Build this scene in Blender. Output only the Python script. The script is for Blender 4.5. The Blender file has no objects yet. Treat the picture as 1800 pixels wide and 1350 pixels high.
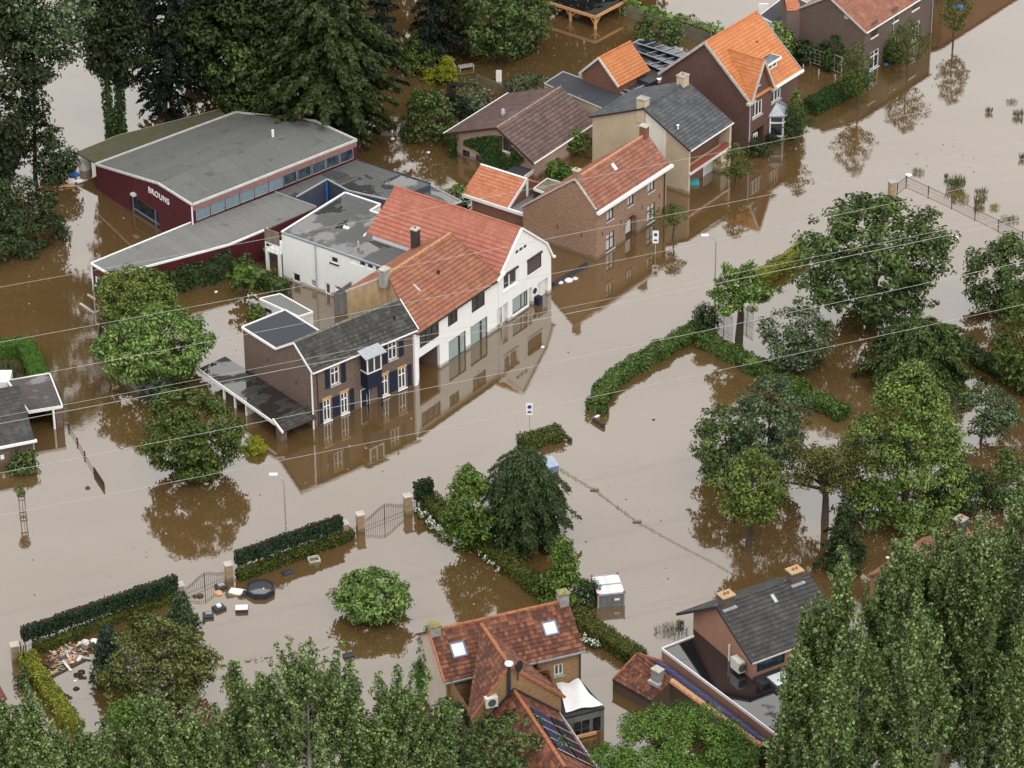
import bpy, math, random
import numpy as np
from mathutils import Vector, Matrix
from mathutils.geometry import tessellate_polygon
R_ = math.radians
SC = bpy.context.scene
COL = SC.collection

# ------------------------------------------------------------------ camera
FPX, TILT, NADIR, PPM = 6000.0, 30.5, 100.0, 21.0      # focal (px of a 1800 px wide frame), downward tilt, lean of the plumb line, px per metre
_t = R_(TILT)
_d = FPX / PPM
CAM_C = np.array([0, -_d * math.cos(_t), _d * math.sin(_t)])
CAM_D = np.array([0, math.cos(_t), -math.sin(_t)])
_r0 = np.array([1.0, 0, 0]); _u0 = np.array([0, math.sin(_t), math.cos(_t)])
_r = -math.asin(NADIR / FPX * math.tan(_t))
CAM_R = _r0 * math.cos(_r) + _u0 * math.sin(_r)
CAM_U = _u0 * math.cos(_r) - _r0 * math.sin(_r)
cd = bpy.data.cameras.new("camera"); cam = bpy.data.objects.new("camera", cd); COL.objects.link(cam)
cd.sensor_width = 36.0; cd.lens = 36.0 * FPX / 1800.0; cd.clip_start = 1.0; cd.clip_end = 6000.0
cam.matrix_world = Matrix(((CAM_R[0], CAM_U[0], -CAM_D[0], CAM_C[0]), (CAM_R[1], CAM_U[1], -CAM_D[1], CAM_C[1]),
                           (CAM_R[2], CAM_U[2], -CAM_D[2], CAM_C[2]), (0, 0, 0, 1)))
SC.camera = cam

# ------------------------------------------------------------------ sky, sun, exposure
SUN_EL, SUN_AZ = 52.0, 155.0       # soft overcast light from behind the camera, a little to the right
w = bpy.data.worlds.new("World"); SC.world = w; w.use_nodes = True
nt = w.node_tree; nt.nodes.clear()
sky = nt.nodes.new("ShaderNodeTexSky"); sky.sky_type = 'NISHITA'; sky.sun_disc = False
sky.sun_elevation = R_(SUN_EL); sky.sun_rotation = R_(SUN_AZ); sky.air_density = 1.0; sky.dust_density = 6.0; sky.ozone_density = 1.0
hs = nt.nodes.new("ShaderNodeHueSaturation"); hs.inputs['Saturation'].default_value = 0.10; hs.inputs['Value'].default_value = 1.0
bg = nt.nodes.new("ShaderNodeBackground"); bg.inputs['Strength'].default_value = 0.15
wo = nt.nodes.new("ShaderNodeOutputWorld")
tc = nt.nodes.new("ShaderNodeTexCoord"); cn = nt.nodes.new("ShaderNodeTexNoise"); cn.inputs['Scale'].default_value = 2.2; cn.inputs['Detail'].default_value = 5
cr = nt.nodes.new("ShaderNodeValToRGB"); cr.color_ramp.elements[0].position = 0.3; cr.color_ramp.elements[1].position = 0.7
CLOUD = 11.0                                        # an even cloud sheet over most of the sky, a little brighter and darker in places
cr.color_ramp.elements[0].color = (CLOUD * .94, CLOUD * .925, CLOUD * .90, 1); cr.color_ramp.elements[1].color = (CLOUD * 1.08, CLOUD * 1.065, CLOUD * 1.035, 1)
cm = nt.nodes.new("ShaderNodeMix"); cm.data_type = 'RGBA'; cm.inputs[0].default_value = 0.85
nt.links.new(tc.outputs['Generated'], cn.inputs['Vector']); nt.links.new(cn.outputs['Fac'], cr.inputs[0]); nt.links.new(cr.outputs[0], cm.inputs[7])
nt.links.new(sky.outputs[0], hs.inputs['Color']); nt.links.new(hs.outputs[0], cm.inputs[6]); nt.links.new(cm.outputs[2], bg.inputs['Color']); nt.links.new(bg.outputs[0], wo.inputs['Surface'])
sl = bpy.data.lights.new("sun", 'SUN'); so = bpy.data.objects.new("sun", sl); COL.objects.link(so)
sl.energy = 1.0; sl.angle = R_(14); sl.color = (1.0, 0.97, 0.92)
_az = R_(SUN_AZ)
_sd = Vector((math.sin(_az) * math.cos(R_(SUN_EL)), math.cos(_az) * math.cos(R_(SUN_EL)), math.sin(R_(SUN_EL))))
so.rotation_euler = (-_sd).to_track_quat('-Z', 'Y').to_euler()
SC.view_settings.view_transform = 'Standard'; SC.view_settings.look = 'None'; SC.view_settings.gamma = 1.0
SC.view_settings.exposure = 0.0
SC.cycles.max_bounces = 6; SC.cycles.diffuse_bounces = 2; SC.cycles.glossy_bounces = 3; SC.cycles.transmission_bounces = 2
SC.cycles.use_denoising = True
SC.cycles.sample_clamp_indirect = 6.0

# ------------------------------------------------------------------ photo pixel -> place
def ray(px, py): return CAM_R * (px - 900) / FPX + CAM_U * (675 - py) / FPX + CAM_D
def G(px, py, z=0.0):
    v = ray(px, py); return CAM_C + v * ((z - CAM_C[2]) / v[2])
def proj(p):
    q = np.asarray(p, float) - CAM_C; z = q @ CAM_D
    return 900 + FPX * (q @ CAM_R) / z, 675 - FPX * (q @ CAM_U) / z
def scale_at(p): return FPX / ((np.asarray(p, float) - CAM_C) @ CAM_D)
def elev_at(p):
    q = CAM_C - np.asarray(p, float); return math.asin(q[2] / np.linalg.norm(q))
def height_to(px, py, y_top):
    "height above the water of something that stands at (px,py) and reaches up to row y_top"
    o = G(px, py); lo, hi = 0.0, 40.0
    for _ in range(40):
        m = (lo + hi) / 2
        if proj(o + np.array([0, 0, m]))[1] > y_top: lo = m
        else: hi = m
    return lo

class Frame:
    "local axes of a building: origin at a corner on the water, u along its front, v away from the street"
    def __init__(s, o, u, z=0.0):
        s.O = G(o[0], o[1], z); s.O[2] = 0; q = G(u[0], u[1], z); q[2] = 0
        d = q - s.O; s.L = float(np.linalg.norm(d)); s.u = d / s.L; s.v = np.array([-s.u[1], s.u[0], 0.0]); s.ang = math.atan2(s.u[1], s.u[0])
    def hit(s, px, py, n, c):
        v = ray(px, py); k = (c - (CAM_C - s.O) @ n) / (v @ n); p = CAM_C + v * k - s.O
        return float(p @ s.u), float(p @ s.v), float(p[2])
    def front(s, px, py, v=0.0): a = s.hit(px, py, s.v, v); return a[0], a[2]
    def side(s, px, py, u=0.0): a = s.hit(px, py, s.u, u); return a[1], a[2]
    def flat(s, px, py, z=0.0):
        p = G(px, py, z) - s.O; return float(p @ s.u), float(p @ s.v)
    def at(s, px, py, z): a = s.flat(px, py, z); return (a[0], a[1], z)
    def world(s, p): return s.O + s.u * p[0] + s.v * p[1] + np.array([0, 0, p[2]])

# ------------------------------------------------------------------ things and parts
def thing(name, label, cat, loc=(0, 0, 0), rot=0.0, group=None):
    o = bpy.data.objects.new(name, None); COL.objects.link(o); o.empty_display_size = 0.3
    o.location = tuple(float(x) for x in loc); o.rotation_euler = (0, 0, rot); o['label'] = label; o['category'] = cat
    if group: o['group'] = group
    return o
def tag(o, label, cat, group=None):
    o['label'] = label; o['category'] = cat
    if group: o['group'] = group
    return o

class MB:
    "collects faces; every face gets metre-scaled UVs (u level, v up the slope)"
    def __init__(s): s.v = []; s.f = []
    def face(s, *pts):
        i = len(s.v); s.v.extend([tuple(map(float, p)) for p in pts]); s.f.append(tuple(range(i, i + len(pts)))); return s
    def box(s, x0, x1, y0, y1, z0, z1):
        p = [(x, y, z) for z in (z0, z1) for y in (y0, y1) for x in (x0, x1)]
        for q in ((0, 2, 3, 1), (4, 5, 7, 6), (0, 1, 5, 4), (1, 3, 7, 5), (3, 2, 6, 7), (2, 0, 4, 6)): s.face(*[p[k] for k in q])
        return s
    def beam(s, a, b, wd, ht, up=(0, 0, 1)):
        a = Vector(a); b = Vector(b); d = (b - a).normalized(); up = Vector(up)
        sd = d.cross(up); sd = sd.normalized() if sd.length > 1e-4 else Vector((1, 0, 0)); u2 = sd.cross(d).normalized()
        sd = sd * wd / 2; u2 = u2 * ht / 2
        A = [a - sd - u2, a + sd - u2, a + sd + u2, a - sd + u2]; B = [q + (b - a) for q in A]
        for k in range(4): s.face(A[k], A[(k + 1) % 4], B[(k + 1) % 4], B[k])
        s.face(*A[::-1]); s.face(*B); return s
    def prism(s, poly, z0, z1):
        n = len(poly); s.face(*[(x, y, z1) for x, y in poly]); s.face(*[(x, y, z0) for x, y in poly[::-1]])
        for k in range(n):
            a = poly[k]; b = poly[(k + 1) % n]; s.face((a[0], a[1], z0), (b[0], b[1], z0), (b[0], b[1], z1), (a[0], a[1], z1))
        return s
    def slab(s, pts, t):
        "polygon of 3D points with a thickness straight down"
        n = len(pts); lo = [(p[0], p[1], p[2] - t) for p in pts]; s.face(*pts); s.face(*lo[::-1])
        for k in range(n): s.face(lo[k], lo[(k + 1) % n], pts[(k + 1) % n], pts[k])
        return s
    def tube(s, path, rad, n=6, cap=True):
        path = [Vector(p) for p in path]; rad = rad if hasattr(rad, '__len__') else [rad] * len(path); rings = []
        for i, p in enumerate(path):
            d = (path[min(i + 1, len(path) - 1)] - path[max(i - 1, 0)]).normalized()
            x = d.cross(Vector((0.31, 0.95, 0.05))); x = x.normalized() if x.length > 1e-3 else Vector((1, 0, 0)); y = d.cross(x)
            rings.append([p + (x * math.cos(2 * math.pi * k / n) + y * math.sin(2 * math.pi * k / n)) * rad[i] for k in range(n)])
        for a, b in zip(rings, rings[1:]):
            for k in range(n): s.face(a[k], a[(k + 1) % n], b[(k + 1) % n], b[k])
        if cap: s.face(*rings[0][::-1]); s.face(*rings[-1])
        return s
    def holed(s, outline, holes, fn):
        "polygon with holes in (a,z), mapped to 3D by fn(a,z)"
        allp = [outline] + holes
        tri = tessellate_polygon([[Vector((a, z, 0)) for a, z in p] for p in allp]); flat = [q for p in allp for q in p]
        for t in tri: s.face(*[fn(*flat[k]) for k in t])
        return s
    def build(s, name, m, parent=None, smooth=False):
        me = bpy.data.meshes.new(name); me.from_pydata(s.v, [], s.f); me.materials.append(m)
        uv = me.uv_layers.new(name="UVMap").data; li = 0; arr = np.zeros(len(me.loops) * 2)
        for f in s.f:
            p = [Vector(s.v[k]) for k in f]; nrm = Vector((0, 0, 0))
            for k in range(len(p)): nrm += (p[k] - p[0]).cross(p[(k + 1) % len(p)] - p[0])
            nrm = nrm.normalized() if nrm.length > 1e-12 else Vector((0, 0, 1))
            if abs(nrm.z) > 0.995: t = Vector((1, 0, 0)); b = Vector((0, 1, 0))
            else:
                t = Vector((0, 0, 1)).cross(nrm).normalized(); b = nrm.cross(t)
                if b.z < 0: b = -b
                if (t.x + 0.37 * t.y) < 0: t = -t
            for q in p: arr[li * 2] = q.dot(t); arr[li * 2 + 1] = q.dot(b); li += 1
        uv.foreach_set("uv", arr)
        if smooth: me.polygons.foreach_set("use_smooth", [True] * len(me.polygons))
        o = bpy.data.objects.new(name, me); COL.objects.link(o)
        if parent: o.parent = parent
        return o

def fast_mesh(name, V, F, m):
    "numpy verts (n,3) and quads (k,4)"
    me = bpy.data.meshes.new(name); n = len(F); w_ = F.shape[1]
    me.vertices.add(len(V)); me.vertices.foreach_set("co", np.ascontiguousarray(V, np.float32).ravel())
    me.loops.add(n * w_); me.loops.foreach_set("vertex_index", np.ascontiguousarray(F, np.int32).ravel())
    me.polygons.add(n); me.polygons.foreach_set("loop_start", np.arange(0, n * w_, w_, dtype=np.int32))
    me.update(calc_edges=True); me.materials.append(m); return me
def link(name, me, parent=None):
    o = bpy.data.objects.new(name, me); COL.objects.link(o)
    if parent: o.parent = parent
    return o

# ------------------------------------------------------------------ procedural materials
class NT:
    def __init__(s, name):
        s.m = bpy.data.materials.new(name); s.m.use_nodes = True; s.t = s.m.node_tree; s.t.nodes.clear()
        s.out = s.t.nodes.new("ShaderNodeOutputMaterial")
    def n(s, typ, **kw):
        nd = s.t.nodes.new("ShaderNode" + typ)
        for k, v in kw.items():
            k = k.replace('_', ' ') if k.replace('_', ' ') in nd.inputs else k
            if k in nd.inputs:
                if isinstance(v, bpy.types.NodeSocket): s.t.links.new(v, nd.inputs[k])
                else: nd.inputs[k].default_value = v
            else: setattr(nd, k, v)
        return nd
    def link(s, a, b): s.t.links.new(a, b)
    def coord(s, which='UV', sc=(1, 1, 1)):
        c = s.n("TexCoord").outputs[which]; mp = s.n("Mapping"); mp.inputs['Scale'].default_value = sc; s.link(c, mp.inputs['Vector']); return mp.outputs[0]
    def noise(s, vec, scale, detail=4.0, rough=0.6):
        nd = s.n("TexNoise", Scale=scale, Detail=detail, Roughness=rough); s.link(vec, nd.inputs['Vector']); return nd.outputs['Fac']
    def ramp(s, fac, stops, interp='LINEAR'):
        nd = s.n("ValToRGB"); cr = nd.color_ramp; cr.interpolation = interp
        while len(cr.elements) > len(stops): cr.elements.remove(cr.elements[-1])
        while len(cr.elements) < len(stops): cr.elements.new(0.5)
        for e, (p, c) in zip(cr.elements, stops): e.position = p; e.color = (*(c if hasattr(c, '__len__') else (c, c, c)), 1)
        s.link(fac, nd.inputs[0]); return nd.outputs[0]
    def mix(s, fac, a, b, mode='MIX'):
        nd = s.n("Mix", data_type='RGBA', blend_type=mode)
        for i, v in ((0, fac), (6, a), (7, b)):
            if isinstance(v, bpy.types.NodeSocket): s.link(v, nd.inputs[i])
            else: nd.inputs[i].default_value = v if i == 0 else (*v[:3], 1)
        return nd.outputs[2]
    def math(s, op, a, b=0.0, clamp=False):
        nd = s.n("Math", operation=op, use_clamp=clamp)
        for i, v in ((0, a), (1, b)):
            if isinstance(v, bpy.types.NodeSocket): s.link(v, nd.inputs[i])
            else: nd.inputs[i].default_value = v
        return nd.outputs[0]
    def pbr(s, col, rough=0.8, metal=0.0, spec=0.3, bump=None, bstr=0.3, bdist=0.02, coat=0.0):
        nd = s.n("BsdfPrincipled"); nd.inputs['Metallic'].default_value = metal; nd.inputs['Specular IOR Level'].default_value = spec
        for k, v in (('Base Color', col), ('Roughness', rough)):
            if isinstance(v, bpy.types.NodeSocket): s.link(v, nd.inputs[k])
            else: nd.inputs[k].default_value = (*v, 1) if k == 'Base Color' else v
        nd.inputs['Coat Weight'].default_value = coat
        if bump is not None:
            b = s.n("Bump", Strength=bstr, Distance=bdist); s.link(bump, b.inputs['Height']); s.link(b.outputs[0], nd.inputs['Normal'])
        s.link(nd.outputs[0], s.out.inputs['Surface']); return s.m

def srgb(r, g, b):
    f = lambda c: ((c / 255 + 0.055) / 1.055) ** 2.4 if c > 10 else c / 255 / 12.92
    return (f(r), f(g), f(b))
def sc3(c, k): return tuple(x * k for x in c)

def m_plain(name, col, rough=0.6, metal=0.0, spec=0.3, var=0.12, nscale=3.0, coat=0.0):
    t = NT(name); v = t.coord('Object'); n = t.noise(v, nscale, 5)
    c = t.ramp(n, [(0.3, sc3(col, 1 - var)), (0.7, sc3(col, 1 + var))]); return t.pbr(c, rough, metal, spec, coat=coat)
def tide(t, c):
    "wet, muddy tide mark just above the flood"
    g = t.coord('Object'); sp = t.n("SeparateXYZ"); t.link(g, sp.inputs[0]); n = t.noise(g, 1.6, 4)
    z = t.math('SUBTRACT', sp.outputs[2], t.math('MULTIPLY', n, 0.45)); return t.mix(t.ramp(z, [(0.0, 0.62), (0.16, 0.0)]), c, (0.10, 0.07, 0.045))
def m_brick(name, c1, c2, mortar, dirt=(0.05, 0.045, 0.04), dirt_amt=0.5, bw=0.24, bh=0.075, patch=None, patch_at=(0.55, 0.7)):
    t = NT(name); v = t.coord('UV')
    b = t.n("TexBrick", Scale=1.0, Mortar_Size=0.008, Mortar_Smooth=0.3, Bias=-0.1, Brick_Width=bw, Row_Height=bh); t.link(v, b.inputs['Vector'])
    b.inputs['Color1'].default_value = (*c1, 1); b.inputs['Color2'].default_value = (*c2, 1); b.inputs['Mortar'].default_value = (*mortar, 1)
    st = t.coord('UV', (1.0, 3.2, 1)); n1 = t.noise(st, 2.6, 6, 0.65); n2 = t.noise(t.coord('Object'), 0.45, 4)
    c = t.mix(t.ramp(n1, [(0.38, 0.0), (0.68, dirt_amt)]), b.outputs['Color'], dirt)
    c = t.mix(t.ramp(n2, [(0.35, 0.0), (0.75, 0.5)]), c, sc3(c1, 0.6))
    c = tide(t, c)
    if patch: c = t.mix(t.ramp(n2, [(patch_at[0], 0.0), (patch_at[1], 0.85)]), c, patch)
    return t.pbr(c, 0.9, bump=b.outputs['Fac'], bstr=0.25, bdist=-0.01)
def m_tile(name, cols, tw=0.3, th=0.36, seam=None, moss=None, moss_amt=0.4, rough=0.65, spots=None, wave=1.0, nmix=0.8):
    "roof tiles: cols = three tile colours; pan wave across, a shadow line painted dark at each course lap"
    cols = [sc3(q, .87) for q in cols]
    t = NT(name); v = t.coord('UV'); sp = t.n("SeparateXYZ"); t.link(v, sp.inputs[0])
    iu = t.math('FLOOR', t.math('DIVIDE', sp.outputs[0], tw)); iv = t.math('FLOOR', t.math('DIVIDE', sp.outputs[1], th))
    cb = t.n("CombineXYZ"); t.link(iu, cb.inputs[0]); t.link(iv, cb.inputs[1])
    wn = t.n("TexWhiteNoise", noise_dimensions='2D'); t.link(cb.outputs[0], wn.inputs['Vector'])
    n0 = t.noise(t.coord('UV', (1, 1, 1)), 0.9, 5, 0.65)
    f = t.math('ADD', t.math('MULTIPLY', wn.outputs['Value'], 1 - nmix), t.math('MULTIPLY', n0, nmix))
    c = t.ramp(f, [(0.28, cols[0]), (0.5, cols[1]), (0.74, cols[2])])
    if moss:
        n = t.noise(t.coord('UV', (1.3, 0.8, 1)), 1.3, 7, 0.7); c = t.mix(t.ramp(n, [(0.47, 0.0), (0.66, moss_amt)]), c, moss)
    if spots:
        n = t.noise(v, 4.5, 3, 0.5); c = t.mix(t.ramp(n, [(0.66, 0.0), (0.72, 0.75)]), c, spots)
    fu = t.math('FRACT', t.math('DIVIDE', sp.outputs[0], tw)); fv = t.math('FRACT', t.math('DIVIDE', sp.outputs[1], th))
    lap = t.ramp(fv, [(0.0, 1.0), (0.1, 0.85), (0.2, 0.0)]); gap = t.ramp(fu, [(0.0, 0.8), (0.14, 0.0), (0.93, 0.0), (1.0, 0.8)])  # lap: shade under each course edge, painted into the tile colour; gap: tile joints
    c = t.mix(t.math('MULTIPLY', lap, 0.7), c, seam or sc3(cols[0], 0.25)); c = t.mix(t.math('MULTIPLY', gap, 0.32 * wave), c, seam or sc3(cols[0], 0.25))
    hgt = t.math('SINE', t.math('MULTIPLY', fu, 6.283))
    return t.pbr(c, rough, spec=0.35, bump=hgt, bstr=0.6 * wave, bdist=0.03)
def m_render(name, col, stain, amt=0.4, bmp=0.1):
    t = NT(name); n = t.noise(t.coord('UV', (2.2, 0.5, 1)), 1.3, 6, 0.65); n2 = t.noise(t.coord('Object'), 2.2, 5)
    c = t.mix(t.ramp(n, [(0.42, 0.0), (0.75, amt)]), col, stain); c = t.mix(t.ramp(n2, [(0.5, 0.0), (0.8, amt * 0.6)]), c, sc3(stain, 0.8)); c = tide(t, c)
    return t.pbr(c, 0.85, bump=n2, bstr=bmp)
def m_bitumen(name, col, light, dark, puddle=0.5, seam=1.05, ang=0.0, moss=None):
    "felt roof: strips with seams, worn patches, and standing water"
    col, light, dark = sc3(col, .87), sc3(light, .87), sc3(dark, .87)
    t = NT(name); v0 = t.coord('UV'); mp = t.n("Mapping"); mp.inputs['Rotation'].default_value = (0, 0, ang); t.link(v0, mp.inputs[0]); v = mp.outputs[0]
    b = t.n("TexBrick", Scale=1.0, Mortar_Size=0.012, Brick_Width=6.0, Row_Height=seam); t.link(v, b.inputs['Vector'])
    b.inputs['Color1'].default_value = (*col, 1); b.inputs['Color2'].default_value = (*sc3(col, 0.86), 1); b.inputs['Mortar'].default_value = (*sc3(dark, 0.8), 1)
    n = t.noise(t.coord('UV', (1, 1, 1)), 0.7, 6, 0.62); n2 = t.noise(v0, 3.5, 6, 0.7)
    c = t.mix(t.ramp(n2, [(0.4, 0.0), (0.75, 0.55)]), b.outputs['Color'], light)
    c = t.mix(t.ramp(n, [(0.58, 0.0), (0.7, 0.5)]), c, dark)
    if moss:
        nm = t.noise(v0, 0.9, 7, 0.7); c = t.mix(t.ramp(nm, [(0.42, 0.0), (0.6, 0.9)]), c, moss)
    np_ = t.noise(t.coord('UV', (0.8, 1.1, 1)), 0.33, 5, 0.55)
    p0 = 0.72 - 0.3 * puddle; pm = t.ramp(np_, [(p0, 0.0), (p0 + 0.055, 1.0)]) if puddle > 0 else None
    if pm is None: return t.pbr(c, 0.85, spec=0.3, bump=n2, bstr=0.15)
    c = t.mix(t.math('MULTIPLY', pm, 0.6), c, sc3(dark, 0.9)); rg = t.ramp(pm, [(0.0, 0.8), (1.0, 0.03)])
    nd = t.n("BsdfPrincipled"); t.link(c, nd.inputs['Base Color']); t.link(rg, nd.inputs['Roughness'])
    t.link(t.ramp(pm, [(0.0, 0.3), (1.0, 1.0)]), nd.inputs['Specular IOR Level']); nd.inputs['IOR'].default_value = 1.75
    t.link(nd.outputs[0], t.out.inputs['Surface']); return t.m
def m_stripe(name, col, col2, step=0.12, axis=0, rough=0.6, metal=0.0, amt=0.6, bstr=0.5):
    "boards or sheet ribs: a dark joint every step metres along UV axis"
    t = NT(name); v = t.coord('UV'); sp = t.n("SeparateXYZ"); t.link(v, sp.inputs[0])
    q = t.math('DIVIDE', sp.outputs[axis], step); f = t.math('FRACT', q); j = t.ramp(f, [(0.0, 1.0), (0.14, 0.0), (0.9, 0.0), (1.0, 1.0)])
    wn = t.n("TexWhiteNoise", noise_dimensions='1D'); t.link(t.math('FLOOR', q), wn.inputs['W'])
    n = t.noise(t.coord('Object'), 1.5, 5)
    c = t.mix(wn.outputs['Value'], sc3(col, 0.85), sc3(col, 1.1)); c = t.mix(t.ramp(n, [(0.4, 0.0), (0.8, 0.5)]), c, sc3(col2, 1.4)); c = t.mix(t.math('MULTIPLY', j, amt), c, col2)
    return t.pbr(c, rough, metal, bump=t.math('SUBTRACT', 1.0, j), bstr=bstr, bdist=0.02)
def m_glass(name, col=(0.012, 0.015, 0.018), light=None):
    "window glass; with light = a pale curtain or blind showing behind it"
    t = NT(name); c = col
    if light:
        sp = t.n("SeparateXYZ"); t.link(t.coord('UV'), sp.inputs[0]); n = t.noise(t.coord('UV', (9, 0.35, 1)), 2.0, 3)
        c = t.ramp(n, [(0.3, sc3(light, 0.7)), (0.7, light)])
    else:
        n = t.noise(t.coord('Object'), 1.7, 2); c = t.ramp(n, [(0.4, col), (0.62, sc3(col, 2.6))])
    return t.pbr(c, 0.04, spec=0.7)
def m_leaf(name, dark, mid, light, trans=0.16, hue=None, rough=0.55):
    t = NT(name); rnd = t.n("NewGeometry").outputs['Random Per Island']; n = t.noise(t.coord('Object'), 0.8, 3)
    f = t.math('ADD', t.math('MULTIPLY', rnd, 0.78), t.math('MULTIPLY', t.math('SUBTRACT', n, 0.3), 0.55))
    c = t.ramp(f, [(0.12, dark), (0.52, mid), (0.98, light)])
    if hue: c = t.mix(t.ramp(n, [(0.52, 0.0), (0.68, 0.6)]), c, hue)
    p = t.n("BsdfPrincipled", Roughness=rough); t.link(c, p.inputs['Base Color']); p.inputs['Specular IOR Level'].default_value = 0.22
    tr = t.n("BsdfTranslucent"); t.link(c, tr.inputs['Color']); mx = t.n("MixShader"); mx.inputs[0].default_value = trans
    t.link(p.outputs[0], mx.inputs[1]); t.link(tr.outputs[0], mx.inputs[2]); t.link(mx.outputs[0], t.out.inputs['Surface']); return t.m

W_ = (0.78, 0.78, 0.77)
M = dict(
    white=m_plain('white_paint', W_, 0.5, var=0.05), offwhite=m_plain('cream_paint', (0.62, 0.60, 0.55), 0.6), grey=m_plain('grey_paint', (0.30, 0.31, 0.32), 0.5),
    zinc=m_plain('zinc', (0.34, 0.37, 0.41), 0.35, 0.3, var=0.15), lead=m_plain('lead', (0.42, 0.44, 0.47), 0.45, 0.2), black=m_plain('black_metal', (0.02, 0.02, 0.022), 0.45),
    anth=m_plain('anthracite', (0.035, 0.035, 0.04), 0.4), brown=m_plain('brown_frame', (0.045, 0.028, 0.022), 0.5), navy=m_plain('navy_paint', (0.008, 0.014, 0.034), 0.45),
    blue=m_plain('blue_paint', (0.03, 0.16, 0.5), 0.5), bluegrey=m_plain('blue_grey_paint', (0.12, 0.15, 0.22), 0.55), wood=m_stripe('weathered_boards', (0.22, 0.19, 0.15), (0.05, 0.04, 0.03), 0.14),
    woodh=m_stripe('weathered_boards_level', (0.17, 0.16, 0.11), (0.04, 0.04, 0.03), 0.16, 1), pine=m_plain('fresh_timber', (0.55, 0.30, 0.14), 0.7, var=0.25, nscale=6), greyboard=m_stripe('grey_boards', (0.20, 0.19, 0.18), (0.03, 0.03, 0.03), 0.2),
    stone=m_plain('stone', (0.42, 0.40, 0.36), 0.85, var=0.25), concrete=m_plain('concrete', (0.30, 0.29, 0.27), 0.9, var=0.25, nscale=2), terracotta=m_plain('terracotta', (0.33, 0.13, 0.065), 0.7, var=0.3, nscale=5),
    yellowbrick=m_stripe('yellow_arch_brick', (0.55, 0.34, 0.12), (0.2, 0.13, 0.08), 0.085), glass=m_glass('window_glass'), glassb=m_glass('blue_glass', (0.018, 0.030, 0.042)),
    curtain=m_glass('curtained_glass', light=(0.30, 0.37, 0.36)), blind=m_glass('white_blind', light=(0.55, 0.57, 0.58)), pale=m_glass('pale_skylight', light=(0.75, 0.78, 0.82)),
    shutter=m_stripe('brown_roller_shutter', (0.10, 0.075, 0.07), (0.04, 0.03, 0.03), 0.06, 1), panelwhite=m_stripe('white_panelling', (0.7, 0.69, 0.66), (0.35, 0.34, 0.33), 0.22, 0),
    solar=m_plain('solar_cell', (0.012, 0.014, 0.03), 0.12, spec=0.5), solarblue=m_plain('solar_cell_blue', (0.03, 0.035, 0.10), 0.15, spec=0.5), bark=m_plain('bark', (0.07, 0.055, 0.04), 0.95, var=0.4, nscale=8), palebark=m_plain('pale_bark', (0.24, 0.23, 0.19), 0.9, var=0.35, nscale=5),
    rubber=m_plain('dark_vinyl', (0.02, 0.022, 0.028), 0.35), plasticgrey=m_plain('grey_plastic', (0.09, 0.09, 0.10), 0.5), steel=m_plain('galvanised', (0.38, 0.39, 0.40), 0.4, 0.5), red=m_plain('red_paint', (0.45, 0.02, 0.03), 0.5),
    green=m_plain('green_plastic', (0.05, 0.20, 0.09), 0.5), cable=m_plain('wire', (0.40, 0.39, 0.37), 0.6),
)
# ------------------------------------------------------------------ building kit
def Z(s, ox, oy): return lambda x, y: (ox + x / s, oy + y / s)     # an enlarged detail of the photo -> its full-frame pixel

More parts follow.
